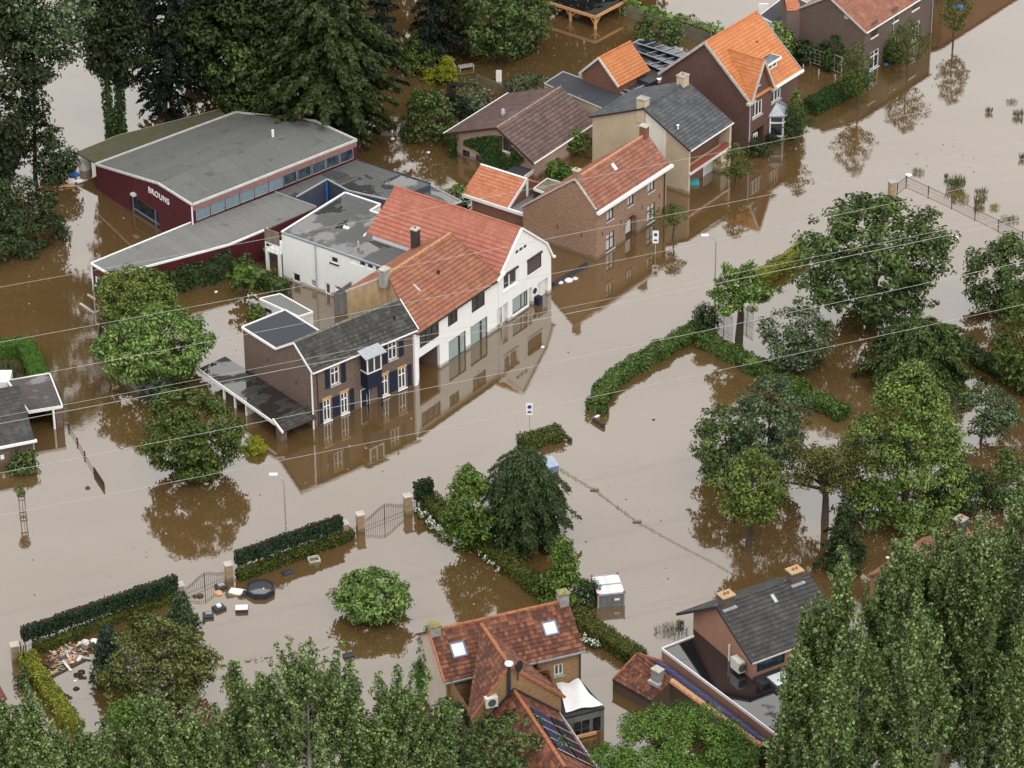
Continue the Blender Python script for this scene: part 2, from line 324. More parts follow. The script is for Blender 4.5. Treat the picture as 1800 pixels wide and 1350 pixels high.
class Face:
    "a wall from p0 to p1 (local u,v), seen from outside left to right; a runs along it, z up"
    def __init__(s, b, p0, p1):
        s.b = b; s.p0 = np.array(p0, float); d = np.array(p1, float) - s.p0; s.L = float(np.linalg.norm(d)); s.d = d / s.L
        s.n = np.array([s.d[1], -s.d[0]]); s.holes = []; s.outline = None
    def pt(s, a, z, o=0.0):
        q = s.p0 + s.d * a + s.n * o; return (q[0], q[1], z)
    def px(s, px, py):
        fr = s.b.fr; n = fr.u * s.n[0] + fr.v * s.n[1]; c = float(s.p0 @ s.n); h = fr.hit(px, py, n, c)
        return float((np.array(h[:2]) - s.p0) @ s.d), h[2]
    def shape(s, *pts): s.outline = list(pts); return s
    def rect(s, z1, z0=-1.3): return s.shape((0, z0), (s.L, z0), (s.L, z1), (0, z1))
    def box(s, mb, a0, a1, z0, z1, o0, o1):
        P = [s.pt(a, z, o) for o in (o0, o1) for z in (z0, z1) for a in (a0, a1)]
        for q in ((0, 1, 3, 2), (4, 6, 7, 5), (0, 4, 5, 1), (1, 5, 7, 3), (3, 7, 6, 2), (2, 6, 4, 0)): mb.face(*[P[k] for k in q])
    def window(s, A, B, st, name='window', label=None, hole=True):
        "A, B: photo pixels of the upper left and lower right corner of the opening"
        a0, z1 = s.px(*A); a1, z0 = s.px(*B); return s.window_at(min(a0, a1), max(a0, a1), min(z0, z1), max(z0, z1), st, name, label, hole)
    def window_at(s, a0, a1, z0, z1, st, name='window', label=None, hole=True):
        par = s.b.root; fw = st.get('fw', 0.08); dep = st.get('depth', 0.12) if hole else 0.0
        if hole: s.holes.append((a0, a1, z0, z1, dep, st.get('arch', 0)))
        f0, f1 = (-dep, -dep + 0.06) if hole else (0.003, 0.06)
        mb = MB()
        s.box(mb, a0, a0 + fw, z0, z1, f0, f1); s.box(mb, a1 - fw, a1, z0, z1, f0, f1)
        s.box(mb, a0 + fw, a1 - fw, z1 - fw, z1, f0, f1); s.box(mb, a0 + fw, a1 - fw, z0, z0 + fw, f0, f1)
        for q in st.get('mull', ()):
            c = a0 + (a1 - a0) * q; s.box(mb, c - fw * .45, c + fw * .45, z0 + fw, z1 - fw, f0, f1 + 0.004)
        for q in st.get('trans', ()):
            c = z0 + (z1 - z0) * q; s.box(mb, a0 + fw, a1 - fw, c - fw * .45, c + fw * .45, f0, f1 + 0.008)
        o = mb.build(name, st['frame'], par)
        if label: o['label'] = label
        g = MB(); gp = f0 + 0.02
        g.face(s.pt(a0 + fw * .5, z0 + fw * .5, gp), s.pt(a1 - fw * .5, z0 + fw * .5, gp), s.pt(a1 - fw * .5, z1 - fw * .5, gp), s.pt(a0 + fw * .5, z1 - fw * .5, gp))
        g.build('pane', st.get('glass', M['glass']), o)
        if st.get('sill'):
            m2 = MB(); s.box(m2, a0 - 0.08, a1 + 0.08, z0 - 0.12, z0 - 0.002, -0.06, 0.10); m2.build('sill', st['sill'], o)
        if st.get('lintel'):
            m2 = MB(); s.box(m2, a0 - 0.1, a1 + 0.1, z1 + 0.002, z1 + 0.26, -0.05, 0.03); m2.build('lintel', st['lintel'], o)
        if st.get('box'):
            m2 = MB(); s.box(m2, a0 - 0.05, a1 + 0.05, z1 - 0.02, z1 + 0.13, 0.002, 0.14); m2.build('shutter_box', st['box'], o)
        return o
    def panel(s, A, B, m, name, o0=0.0, o1=0.05, label=None):
        a0, z1 = s.px(*A); a1, z0 = s.px(*B); return s.panel_at(min(a0, a1), max(a0, a1), min(z0, z1), max(z0, z1), m, name, o0, o1, label)
    def panel_at(s, a0, a1, z0, z1, m, name, o0=0.002, o1=0.05, label=None):
        mb = MB(); s.box(mb, a0, a1, z0, z1, o0, o1); o = mb.build(name, m, s.b.root)
        if label: o['label'] = label
        return o
    def emit(s, mb):
        loops = []
        for a0, a1, z0, z1, dep, arch in s.holes:
            lp = [(a0, z0), (a1, z0), (a1, z1), (a0, z1)]
            if arch:
                r = (a1 - a0) / 2; c = (a0 + a1) / 2; zs = z1 - r
                lp = [(a0, z0), (a1, z0)] + [(c + r * math.cos(q * math.pi / 10), zs + r * math.sin(q * math.pi / 10)) for q in range(11)]
            loops.append(lp); k = len(lp)
            for i in range(k):
                p, q = lp[i], lp[(i + 1) % k]
                if dep > 0: mb.face(s.pt(*p), s.pt(*q), s.pt(*q, -dep), s.pt(*p, -dep))
            if dep > 0 and arch: mb.face(*[s.pt(*p, -dep) for p in lp])
        mb.holed(s.outline, loops, lambda a, z: s.pt(a, z))

class Building:
    def __init__(s, name, label, cat, fr, group=None):
        s.fr = fr; s.root = thing(name, label, cat, fr.O, fr.ang, group)
    def face(s, p0, p1): return Face(s, p0, p1)
    def walls(s, faces, m, name='wall', label=None):
        mb = MB()
        for f in faces: f.emit(mb)
        o = mb.build(name, m, s.root)
        if label: o['label'] = label
        return o
    def part(s, name, mb, m, label=None, parent=None, smooth=False):
        o = mb.build(name, m, parent or s.root, smooth)
        if label: o['label'] = label
        return o
    def slope(s, e0, e1, r1, r0, m, name='roof', course=0.36, t=0.05, label=None):
        "tiled slope from eave e0-e1 up to ridge r0-r1, laid in overlapping courses"
        o = slope_mb(e0, e1, r1, r0, course, t).build(name, m, s.root)
        if label: o['label'] = label
        return o
    def ridge(s, a, b, m, r=0.13, par=None):
        a = Vector(a); b = Vector(b); n = max(2, int((b - a).length / 0.42)); mb = MB()
        for k in range(n):
            p = a + (b - a) * (k / n); q = a + (b - a) * ((k + 1.12) / n)
            mb.tube([p, q], [r, r * 0.86], 8)
        return s.part('ridge_cap', mb, m, parent=par)
    def gutter(s, a, b, m, wd=0.16, ht=0.14, name='gutter'):
        return s.part(name, MB().beam(a, b, wd, ht), m)
    def pipe(s, x, y, z0, z1, m, r=0.05): return s.part('downpipe', MB().tube([(x, y, z0), (x, y, z1)], r, 6), m)
    def chimney(s, x, y, z0, z1, wx, wy, m, cap=None, pots=(), potm=None, flash=True):
        mb = MB().box(x - wx / 2, x + wx / 2, y - wy / 2, y + wy / 2, z0, z1); o = s.part('chimney', mb, m)
        c = MB().box(x - wx / 2 - .06, x + wx / 2 + .06, y - wy / 2 - .06, y + wy / 2 + .06, z1, z1 + .1); s.part('cap', c, cap or M['stone'], parent=o)
        for dx, dy in pots:
            s.part('chimney_pot', MB().tube([(x + dx, y + dy, z1 + .09), (x + dx, y + dy, z1 + .3)], [.1, .08], 8), potm or M['terracotta'], parent=o)
        return o
    def on_slope(s, e0, e1, r1, r0, A, B, name, frame, glass, lift=0.09, fw=0.09, par=None):
        "roof window lying in a slope, given two opposite photo corners"
        e0, e1, r1, r0 = [Vector(q) for q in (e0, e1, r1, r0)]; x = (e1 - e0).normalized(); n = x.cross(r0 - e0).normalized()
        if n.z < 0: n = -n
        y = n.cross(x)
        if y.z < 0: y = -y
        P = []
        for px in (A, B):
            fr = s.fr; wn = fr.u * n.x + fr.v * n.y + np.array([0, 0, n.z]); h = fr.hit(px[0], px[1], wn, e0.dot(n)); q = Vector(h) - e0; P.append((q.dot(x), q.dot(y)))
        a0, a1 = sorted((P[0][0], P[1][0])); b0, b1 = sorted((P[0][1], P[1][1]))
        f = lambda a, b, k: e0 + x * a + y * b + n * k
        def bx(mb, a0, a1, b0, b1, k0, k1):
            Q = [f(a, b, k) for k in (k0, k1) for b in (b0, b1) for a in (a0, a1)]
            for q in ((0, 1, 3, 2), (4, 6, 7, 5), (0, 4, 5, 1), (1, 5, 7, 3), (3, 7, 6, 2), (2, 6, 4, 0)): mb.face(*[Q[j] for j in q])
        mb = MB(); bx(mb, a0, a0 + fw, b0, b1, -.05, lift); bx(mb, a1 - fw, a1, b0, b1, -.05, lift); bx(mb, a0 + fw, a1 - fw, b0, b0 + fw, -.05, lift); bx(mb, a0 + fw, a1 - fw, b1 - fw, b1, -.05, lift)
        o = s.part(name, mb, frame, parent=par); g = MB(); bx(g, a0 + fw * .8, a1 - fw * .8, b0 + fw * .8, b1 - fw * .8, -.05, lift - .025); s.part('pane', g, glass, parent=o)
        return o

def slope_mb(e0, e1, r1, r0, course=0.36, t=0.05):
    e0, e1, r1, r0 = [Vector(q) for q in (e0, e1, r1, r0)]; mb = MB()
    n = (e1 - e0).cross(r0 - e0).normalized() if (e1 - e0).length > 1e-3 else (r1 - r0).cross(r0 - e0).normalized()
    if n.z < 0: n = -n
    k = max(1, round(((r0 + r1) / 2 - (e0 + e1) / 2).length / course))
    for i in range(k):
        f0, f1 = i / k, (i + 1) / k
        a, b, c, d = e0.lerp(r0, f0), e1.lerp(r1, f0), e1.lerp(r1, f1), e0.lerp(r0, f1)
        mb.face(a + n * t, b + n * t, c + n * t * .25, d + n * t * .25); mb.face(a, b, b + n * t, a + n * t)
        mb.face(a, a + n * t, d + n * t * .25, d); mb.face(b, c, c + n * t * .25, b + n * t)
    dn = n * 0.1; mb.face(e0 - dn, r0 - dn, r1 - dn, e1 - dn)
    for p, q in ((e0, e1), (e1, r1), (r1, r0), (r0, e0)): mb.face(p - dn, q - dn, q, p)
    return mb

def gable_roof(b, p, m, over=0.25, course=0.36, ridge_m=None):
    "p = dict(e0,e1,r0,r1,b0,b1) six corners: front eave, ridge, back eave"
    f = b.slope(p['e0'], p['e1'], p['r1'], p['r0'], m, course=course)
    k = b.slope(p['b1'], p['b0'], p['r0'], p['r1'], m, course=course)
    if ridge_m: b.ridge(p['r0'], p['r1'], ridge_m, par=f)
    return f, k
def verge(b, pts, m, wd=0.06, ht=0.22, name='bargeboard'):
    mb = MB()
    for a, c in zip(pts, pts[1:]): mb.beam(a, c, wd, ht)
    return b.part(name, mb, m)
def coping(b, poly, z, m, wd=0.22, ht=0.16, name='roof_edge', closed=True):
    wd *= .65; ht *= .9; mb = MB(); n = len(poly)
    for i in range(n if closed else n - 1):
        p, q = poly[i], poly[(i + 1) % n]; mb.beam((p[0], p[1], z + ht / 2), (q[0], q[1], z + ht / 2), wd, ht)
    return b.part(name, mb, m)
def solid_walls(b, poly, z1, m, z0=-1.3, name='wall'):
    mb = MB(); n = len(poly)
    for k in range(n):
        p, q = poly[k], poly[(k + 1) % n]; mb.face((p[0], p[1], z0), (q[0], q[1], z0), (q[0], q[1], z1), (p[0], p[1], z1))
    return b.part(name, mb, m)
# ------------------------------------------------------------------ water
def m_water():
    t = NT('flood_water'); g = t.coord('Object'); n = t.noise(g, 0.05, 4, 0.6); n2 = t.noise(g, 0.35, 5, 0.6)
    c = t.mix(t.ramp(n, [(0.3, 0.0), (0.7, 1.0)]), (0.096, 0.056, 0.021), (0.116, 0.071, 0.029)); c = t.mix(t.ramp(n2, [(0.45, 0.0), (0.8, 0.35)]), c, (0.125, 0.076, 0.034))
    r1 = t.noise(t.coord('Object', (1, 1.6, 1)), 1.6, 3, 0.55); r2 = t.noise(g, 0.22, 3, 0.5)
    h = t.math('ADD', t.math('MULTIPLY', r1, 0.5), r2); b = t.n("Bump", Strength=0.09, Distance=0.05); t.link(h, b.inputs['Height'])
    df = t.n("BsdfDiffuse"); t.link(c, df.inputs['Color']); gl = t.n("BsdfGlossy", Roughness=0.035); t.link(b.outputs[0], gl.inputs['Normal'])
    gl.inputs['Color'].default_value = (1.0, 1.0, 1.0, 1)
    fr = t.n("Fresnel", IOR=1.9); t.link(b.outputs[0], fr.inputs['Normal']); wv = t.noise(t.coord('Object', (0.5, 1.3, 1)), 0.045, 5, 0.55); k = t.math('MULTIPLY', t.math('MULTIPLY', fr.outputs[0], 1.74), t.ramp(wv, [(0.32, 0.93), (0.68, 1.07)]), True)
    mx = t.n("MixShader"); t.link(k, mx.inputs[0]); t.link(df.outputs[0], mx.inputs[1]); t.link(gl.outputs[0], mx.inputs[2]); t.link(mx.outputs[0], t.out.inputs['Surface']); return t.m
wm = MB().face((-900, -420, 0), (900, -420, 0), (1800, 2600, 0), (-1800, 2600, 0)).build('water', m_water()); wm['kind'] = 'structure'

# ------------------------------------------------------------------ wall and roof materials
BR_DARK = m_brick('brown_brick', (0.19, 0.125, 0.10), (0.125, 0.082, 0.066), (0.20, 0.17, 0.14), dirt_amt=0.45)
BR_ARCH = m_brick('buff_pink_brick', (0.36, 0.225, 0.15), (0.27, 0.155, 0.10), (0.36, 0.28, 0.2), dirt=(0.13, 0.085, 0.065), dirt_amt=0.75)
BR_PURP = m_brick('dark_purple_brick', (0.15, 0.072, 0.058), (0.105, 0.05, 0.043), (0.12, 0.09, 0.08), dirt_amt=0.4)
BR_OLD = m_brick('old_dark_brick', (0.17, 0.118, 0.10), (0.12, 0.085, 0.075), (0.14, 0.12, 0.1), dirt_amt=0.5, patch=(0.17, 0.075, 0.045), patch_at=(0.58, 0.72))
BR_CREAM = m_brick('cream_brick', (0.58, 0.475, 0.335), (0.50, 0.395, 0.265), (0.5, 0.43, 0.33), dirt=(0.3, 0.25, 0.18), dirt_amt=0.4)
BR_PINK = m_brick('pink_brick', (0.46, 0.31, 0.25), (0.38, 0.24, 0.19), (0.45, 0.37, 0.32), dirt=(0.25, 0.18, 0.14), dirt_amt=0.4)
BR_SALMON = m_brick('salmon_brick', (0.41, 0.215, 0.15), (0.36, 0.18, 0.125), (0.38, 0.25, 0.19), dirt=(0.25, 0.14, 0.1), dirt_amt=0.35)
BR_OCHRE = m_brick('ochre_brick', (0.38, 0.215, 0.095), (0.24, 0.14, 0.07), (0.4, 0.31, 0.2), dirt=(0.12, 0.08, 0.05), dirt_amt=0.5)
BR_RED = m_brick('red_brown_brick', (0.24, 0.10, 0.07), (0.17, 0.075, 0.055), (0.22, 0.15, 0.12), dirt_amt=0.4)
WHITEWALL = m_render('white_render', (0.75, 0.75, 0.74), (0.60, 0.59, 0.56), 0.25)
OCHREWALL = m_render('ochre_render', (0.46, 0.33, 0.19), (0.26, 0.18, 0.10), 0.7)
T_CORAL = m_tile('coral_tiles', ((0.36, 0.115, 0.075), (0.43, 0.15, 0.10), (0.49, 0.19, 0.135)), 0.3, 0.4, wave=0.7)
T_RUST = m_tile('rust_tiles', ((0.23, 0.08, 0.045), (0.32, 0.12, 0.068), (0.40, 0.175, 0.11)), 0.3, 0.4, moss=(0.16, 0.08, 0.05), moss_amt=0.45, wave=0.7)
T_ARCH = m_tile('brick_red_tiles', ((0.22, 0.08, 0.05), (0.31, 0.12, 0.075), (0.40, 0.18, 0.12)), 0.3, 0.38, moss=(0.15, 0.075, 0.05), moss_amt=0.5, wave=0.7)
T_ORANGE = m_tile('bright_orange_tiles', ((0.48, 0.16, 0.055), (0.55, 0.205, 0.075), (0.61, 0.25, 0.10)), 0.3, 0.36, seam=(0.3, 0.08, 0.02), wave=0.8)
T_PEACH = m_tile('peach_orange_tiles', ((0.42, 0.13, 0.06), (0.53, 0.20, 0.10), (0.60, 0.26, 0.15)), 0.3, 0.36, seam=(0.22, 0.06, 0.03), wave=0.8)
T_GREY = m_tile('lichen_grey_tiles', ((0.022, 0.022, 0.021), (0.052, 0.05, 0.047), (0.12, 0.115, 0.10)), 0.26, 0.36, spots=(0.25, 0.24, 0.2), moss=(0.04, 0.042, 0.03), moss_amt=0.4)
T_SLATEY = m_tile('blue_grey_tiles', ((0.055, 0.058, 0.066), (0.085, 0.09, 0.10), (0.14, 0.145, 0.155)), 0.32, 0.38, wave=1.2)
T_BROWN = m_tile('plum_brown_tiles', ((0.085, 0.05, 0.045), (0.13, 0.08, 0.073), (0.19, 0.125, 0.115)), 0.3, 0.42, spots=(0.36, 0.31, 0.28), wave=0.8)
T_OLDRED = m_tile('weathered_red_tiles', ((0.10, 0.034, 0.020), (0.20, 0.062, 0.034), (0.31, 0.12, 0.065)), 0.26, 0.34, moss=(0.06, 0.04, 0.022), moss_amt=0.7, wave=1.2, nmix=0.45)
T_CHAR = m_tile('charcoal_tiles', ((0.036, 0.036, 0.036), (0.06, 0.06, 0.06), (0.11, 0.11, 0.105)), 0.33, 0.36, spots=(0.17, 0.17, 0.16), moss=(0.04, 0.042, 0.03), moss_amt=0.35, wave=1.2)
F_GREY = m_bitumen('grey_felt', (0.17, 0.17, 0.165), (0.24, 0.24, 0.23), (0.06, 0.06, 0.058), 0.22)
F_WORN = m_bitumen('worn_grey_felt', (0.145, 0.15, 0.145), (0.21, 0.21, 0.2), (0.035, 0.035, 0.032), 0.0, seam=2.2, ang=0.1)
F_WET = m_bitumen('wet_grey_felt', (0.085, 0.088, 0.09), (0.15, 0.15, 0.145), (0.04, 0.04, 0.045), 0.75)
F_DARK = m_bitumen('blue_black_felt', (0.035, 0.038, 0.05), (0.06, 0.065, 0.08), (0.018, 0.02, 0.028), 0.3)
F_BLACK = m_bitumen('wet_black_felt', (0.022, 0.023, 0.022), (0.045, 0.045, 0.042), (0.012, 0.012, 0.012), 0.95)
F_MOSS = m_bitumen('mossy_felt', (0.10, 0.095, 0.075), (0.2, 0.19, 0.16), (0.05, 0.045, 0.03), 0.0, moss=(0.085, 0.085, 0.02))
REDCLAD = m_stripe('dark_red_cladding', (0.085, 0.012, 0.016), (0.025, 0.005, 0.008), 0.22, 0)

FW = dict(frame=M['white'], glass=M['glass'], mull=(0.5,), trans=(0.68,), fw=0.1, sill=M['white'], lintel=M['yellowbrick'])
FWU = dict(FW, sill=M['stone'])
BRW = dict(frame=M['brown'], glass=M['glass'], mull=(0.5,), fw=0.1)

# ------------------------------------------------------------------ dark brick house with navy shutters
z3 = Z(4.2194, 400, 480); z2 = Z(4.5, 700, 380); z1 = Z(5.193, 480, 300)
fr = Frame(z3(640, 1150), z3(1393, 830)); L = fr.L
b = Building('brick_house', 'brown brick house with navy shutters and lichen-spotted dark grey roof', 'house', fr)
yb = 9.4
fF = b.face((0, 0), (L, 0)).rect(5.45); fL = b.face((0, yb), (0, 0)).shape((0, -1.3), (yb, -1.3), (yb, 5.45), (yb - 2.1, 7.1), (yb - 4.6, 5.5), (0, 5.45))
for A, B in (((762, 712), (832, 812)), ((1190, 522), (1258, 625))): fF.window(z3(*A), z3(*B), FWU)
for A, B in (((708, 950), (770, 1082)), ((838, 897), (898, 1027)), ((1138, 767), (1196, 897)), ((1265, 717), (1325, 842))): fF.window(z3(*A), z3(*B), FW)
for A, B in (((720, 720), (758, 848)), ((838, 670), (878, 802)), ((1148, 542), (1186, 665)), ((1268, 484), (1306, 608)), ((681, 965), (705, 1112)), ((776, 925), (834, 1050)), ((902, 865), (940, 1010)), ((1110, 780), (1134, 925)), ((1199, 738), (1260, 865)), ((1332, 684), (1366, 826))):
    fF.panel(z3(*A), z3(*B), M['navy'], 'shutter')
a0, zt = fF.px(*z3(985, 868)); a1, _ = fF.px(*z3(1055, 835)); dr = fF.window_at(a0, a1, -1.0, zt, dict(frame=M['white'], glass=M['navy'], fw=0.13), name='door')
mb = MB(); fF.box(mb, (a0 + a1) / 2 + .12, (a0 + a1) / 2 + .16, .1, 1.1, -.03, 0.03); b.part('handle', mb, M['lead'], parent=dr)
# oriel over the door
q0 = fF.px(*z3(1005, 760))[0] - 0.25; q1 = fF.px(*z3(1100, 735))[0] - 0.1; zb = fF.px(*z3(985, 838))[1]; zm = zb + 1.45; ztp = zm + 1.55; pr = 0.95
mb = MB(); fF.box(mb, q0, q1, zb, zm, 0.0, pr); ori = b.part('oriel', mb, M['navy'])
mb = MB()
for a in (q0, (q0 + q1) / 2 - .05, q1 - .1): fF.box(mb, a, a + .1, zm, ztp, pr - .1, pr)
for z in (zm, ztp - .1): fF.box(mb, q0 + .1, q1 - .1, z, z + .1, pr - .09, pr - .01); fF.box(mb, q0, q0 + .1, z, z + .1, 0, pr - .1); fF.box(mb, q1 - .1, q1, z, z + .1, 0, pr - .1)
b.part('oriel_frame', mb, M['white'], parent=ori)
mb = MB(); fF.box(mb, q0 + .04, q1 - .04, zm + .1, ztp - .1, 0.02, pr - .05); b.part('pane', mb, M['glass'], parent=ori)
mb = MB(); P = [fF.pt(q0 - .35, ztp + .12, pr + .3), fF.pt(q1 + .35, ztp + .12, pr + .3), fF.pt(q1 + .35, ztp + .5, 0), fF.pt(q0 - .35, ztp + .5, 0)]; mb.slab(P, .06); b.part('canopy', mb, M['zinc'])
mb = MB(); fF.box(mb, q0, q0 + .1, -1.2, zb, pr - .1, pr); fF.box(mb, q1 - .1, q1, -1.2, zb, pr - .1, pr); b.part('canopy_post', mb, M['navy'])
b.walls([fF, fL] + [b.face(p, q).rect(z) for p, q, z in (((L, 0), (L, 4.6), 5.4), ((L, 4.6), (4.35, 4.6), 5.4), ((4.35, 4.6), (4.35, yb), 5.4), ((4.35, yb), (0, yb), 5.4))], BR_DARK)
mb = MB()
for a, z in ((1.1, 1.6), (3.3, 3.6), (5.2, 1.4), (7.2, 3.2), (8.6, 1.1)): fL.box(mb, a, a + .05, z, z + .35, 0.0, .04)
b.part('wall_anchor', mb, M['black'])
E_ = dict(e0=(-.12, -.32, 5.38), e1=(L + .2, -.32, 5.38), r0=(-.12, 2.1, 7.25), r1=(L + .2, 2.1, 7.25), b0=(-.12, 4.7, 5.55), b1=(L + .2, 4.7, 5.55))
gable_roof(b, E_, T_GREY, course=0.36, ridge_m=m_plain('ridge_tile_grey', (0.15, 0.14, 0.12), 0.8, var=0.5, nscale=4))
verge(b, [(-.15, -.34, 5.34), (-.15, 2.1, 7.2), (-.15, 4.7, 5.5)], M['white'], .05, .2); verge(b, [(L + .22, -.34, 5.42), (L + .22, 2.1, 7.28)], M['white'], .08, .16)
b.gutter((-.12, -.38, 5.36), (L + .1, -.38, 5.36), M['white'], .1, .1)
mb = MB().prism([(0.02, 4.65), (4.33, 4.65), (4.33, yb - .02), (.02, yb - .02)], 5.25, 5.47); b.part('flat_roof', mb, F_DARK)
coping(b, [(4.4, 4.75), (4.4, yb + .05), (-.08, yb + .05), (-.08, 4.75)], 5.36, M['white'], .18, .22, closed=False)
b.pipe(-.1, -.12, -1.2, 5.3, M['white'], .07); b.pipe(.5, -.07, 0, 5.3, M['brown'], .04)
b.part('roof_vent', MB().tube([(L - 1.3, 0.9, 6.3), (L - 1.3, .9, 6.75)], [.07, .09], 7), M['black'])
frB1 = fr

# carport on posts
c = Building('carport', 'open carport with wet black flat roof and white posts beside the brick house', 'carport', fr)
zc = 1.55
P = [fr.flat(*z3(355, 1112), zc), fr.flat(547, 719, zc), fr.flat(402, 624, zc), fr.flat(349, 648, zc)]; P[1] = (-.1, P[1][1]); P[2] = (-.1, P[2][1])
c.part('flat_roof', MB().prism(P, zc - .12, zc), F_BLACK)
coping(c, [P[0], P[3]], zc - .26, M['white'], .14, .3, closed=False)
def post(b, px, py, z1, wd, m, name='post'):
    u, v = b.fr.flat(px, py); return b.part(name, MB().box(u - wd / 2, u + wd / 2, v - wd / 2, v + wd / 2, -1.2, z1), m)
for px, py in ((375, 693), (395, 707), (414, 717), (434, 730)): post(c, px, py, zc - .12, .16, M['white'])
u, v = fr.flat(435, 730); c.part('side_panel', MB().box(u + .1, u + 1.5, v - .03, v + .03, -1.2, zc - .14), M['white'])
u, v = fr.flat(495.5, 773); c.part('brick_pier', MB().box(u - .32, u + .32, v - .3, v + .3, -1.2, 1.25), BR_DARK)
Q = [(u - .35, v - .75, 1.2), (-.05, v - .75, 1.2), (-.05, v + .55, 1.85), (u - .35, v + .55, 1.85)]
c.slope(*Q, T_GREY, name='canopy_roof', course=.3); verge(c, [(u - .4, v - .78, 1.16), (u - .4, v + .6, 1.85)], M['white'], .12, .2)
c.part('brace', MB().beam((*fr.flat(353, 690), 1.0), (*fr.flat(372, 693), 1.5), .07, .07), M['offwhite'])

# ------------------------------------------------------------------ long white house with the carriage arch
fr = Frame((731, 676.7), (969, 513)); frA = fr
b = Building('white_house', 'long white house with rust tiled roof and dark carriage opening', 'house', fr)
LA = 11.75
f = b.face((0, 0), (LA, 0)).rect(5.0)
for A, B, mu in (((168, 937), (325, 948), (.36, .68)), ((392, 787), (472, 830), (.5,)), ((580, 652), (687, 702), (.5,))): f.window(z2(*A), z2(*B), dict(BRW, mull=mu))
for A, B in (((398, 995), (537, 1067)), ((570, 880), (707, 952))): f.window(z2(*A), z2(*B), dict(frame=M['brown'], glass=M['curtain'], mull=(.62, .68), fw=.09, sill=M['white']))
a0, z1_ = f.px(*z2(163, 1122)); a1, _ = f.px(*z2(328, 1022)); f.holes.append((a0, a1, -1.2, z1_, 3.2, 0))
mb = MB(); f.box(mb, a0 + .01, a1 - .01, -1.2, z1_ - .01, -3.18, -3.1); f.box(mb, a0 + .004, a0 + .05, -1.2, z1_ - .01, -3.1, -.25); f.box(mb, a1 - .05, a1 - .004, -1.2, z1_ - .01, -3.1, -.25); f.box(mb, a0 + .05, a1 - .05, z1_ - .05, z1_ - .004, -3.1, -.25); b.part('passage_lining', mb, BR_DARK)
W4 = 4.8; UL, UB = 2.62, 0.65
f2 = b.face((UL, W4), (0, 0)); f2.shape((0, -1.3), (f2.L, -1.3), (f2.L, 5.0), (0, 7.7)); f3 = b.face((UB, 7.6), (UL, W4)); f3.shape((0, -1.3), (f3.L, -1.3), (f3.L, 7.7), (0, 6.2))
ow = b.walls([f2, f3], OCHREWALL, label='bare ochre plaster gable wall')
b.walls([f, b.face((LA, 0), (LA, 7.6)).shape((0, -1.3), (7.6, -1.3), (7.6, 6.2), (W4, 7.7), (0, 5.0)), b.face((LA, 7.6), (UB, 7.6)).rect(6.2)], WHITEWALL)
e = dict(e0=(-.05, -.3, 4.98), e1=(LA + .1, -.3, 4.98), r1=(11.55, W4, 7.85), r0=(UL, W4, 7.85))
rf = b.slope(e['e0'], e['e1'], e['r1'], e['r0'], T_RUST, course=.4)
b.ridge((UL, W4, 7.88), (11.5, W4, 7.88), m_plain('ridge_tile_ochre', (0.42, 0.22, 0.11), 0.8, var=0.35, nscale=4), .15, par=rf)
b.ridge((11.55, W4, 7.85), (LA + .15, -.3, 5.05), T_RUST, .1, par=rf)
bq = fr.at(726, 441, 6.3); b.slope((11.3, 7.7, 6.3), (UB, 7.7, 6.3), (UL, W4, 7.85), (11.55, W4, 7.85), T_RUST, course=.4)
verge(b, [(UB - .05, 7.7, 6.22), (UL - .05, W4, 7.78)], M['stone'], .1, .16); b.gutter((0, -.36, 4.93), (LA, -.36, 4.93), M['black'], .1, .1)
b.on_slope(e['e0'], e['e1'], e['r1'], e['r0'], z2(110, 545), z2(178, 592), 'skylight', M['lead'], M['glassb'])
h = fr.front(*z1(1003, 985), W4 + .1); b.chimney(h[0] + .1, W4, 6.9, 8.5, .75, .6, M['concrete'])
h = fr.at(733, 430, 6.9); b.chimney(h[0], 7.2, 5.9, 8.35, .6, .6, m_brick('sooty_brick', (0.05, 0.045, 0.042), (0.03, 0.03, 0.03), (0.06, 0.06, 0.055)), pots=((0, 0),))
b.part('roof_vent', MB().tube([(*fr.at(*z2(318, 435), 6.9)[:2], 6.4), (*fr.at(*z2(318, 435), 6.9)[:2], 7.0)], [.1, .14], 7), M['black'])
b.part('pillar', MB().box(-.18, .22, -.12, .2, -1.2, 4.9), M['white'])

# white gabled house with broken right slope
b = Building('gabled_house', 'white gabled house with coral red roof and brown roller shutter', 'house', fr)
U0 = 11.8; UR = 19.63; f = b.face((U0, 0), (UR, 0)); s_ = lambda u: u - U0
f.shape((0, -1.3), (s_(UR), -1.3), (s_(UR), 3.5), (s_(18.89), 5.1), (s_(15.26), 8.1), (s_(12.26), 5.3), (0, 4.9))
f.window(z2(783, 740), z2(822, 842), dict(frame=M['brown'], glass=M['glass'], fw=.09), name='door')
f.window(z2(903, 660), z2(1025, 700), dict(frame=M['brown'], glass=M['curtain'], mull=(.6, .85), fw=.09, sill=M['white']))
f.window(z2(830, 477), z2(943, 522), dict(frame=M['white'], glass=M['glass'], mull=(.45,), fw=.14, sill=M['white'], box=M['brown']))
f.window(z2(1020, 358), z2(1132, 397), dict(frame=M['brown'], glass=M['shutter'], fw=.06, sill=M['white'], box=M['brown'], depth=.06), name='shuttered_window')
f.window(z2(920, 272), z2(1022, 250), dict(frame=M['white'], glass=M['glass'], mull=(.34, .67), fw=.12, depth=.06))
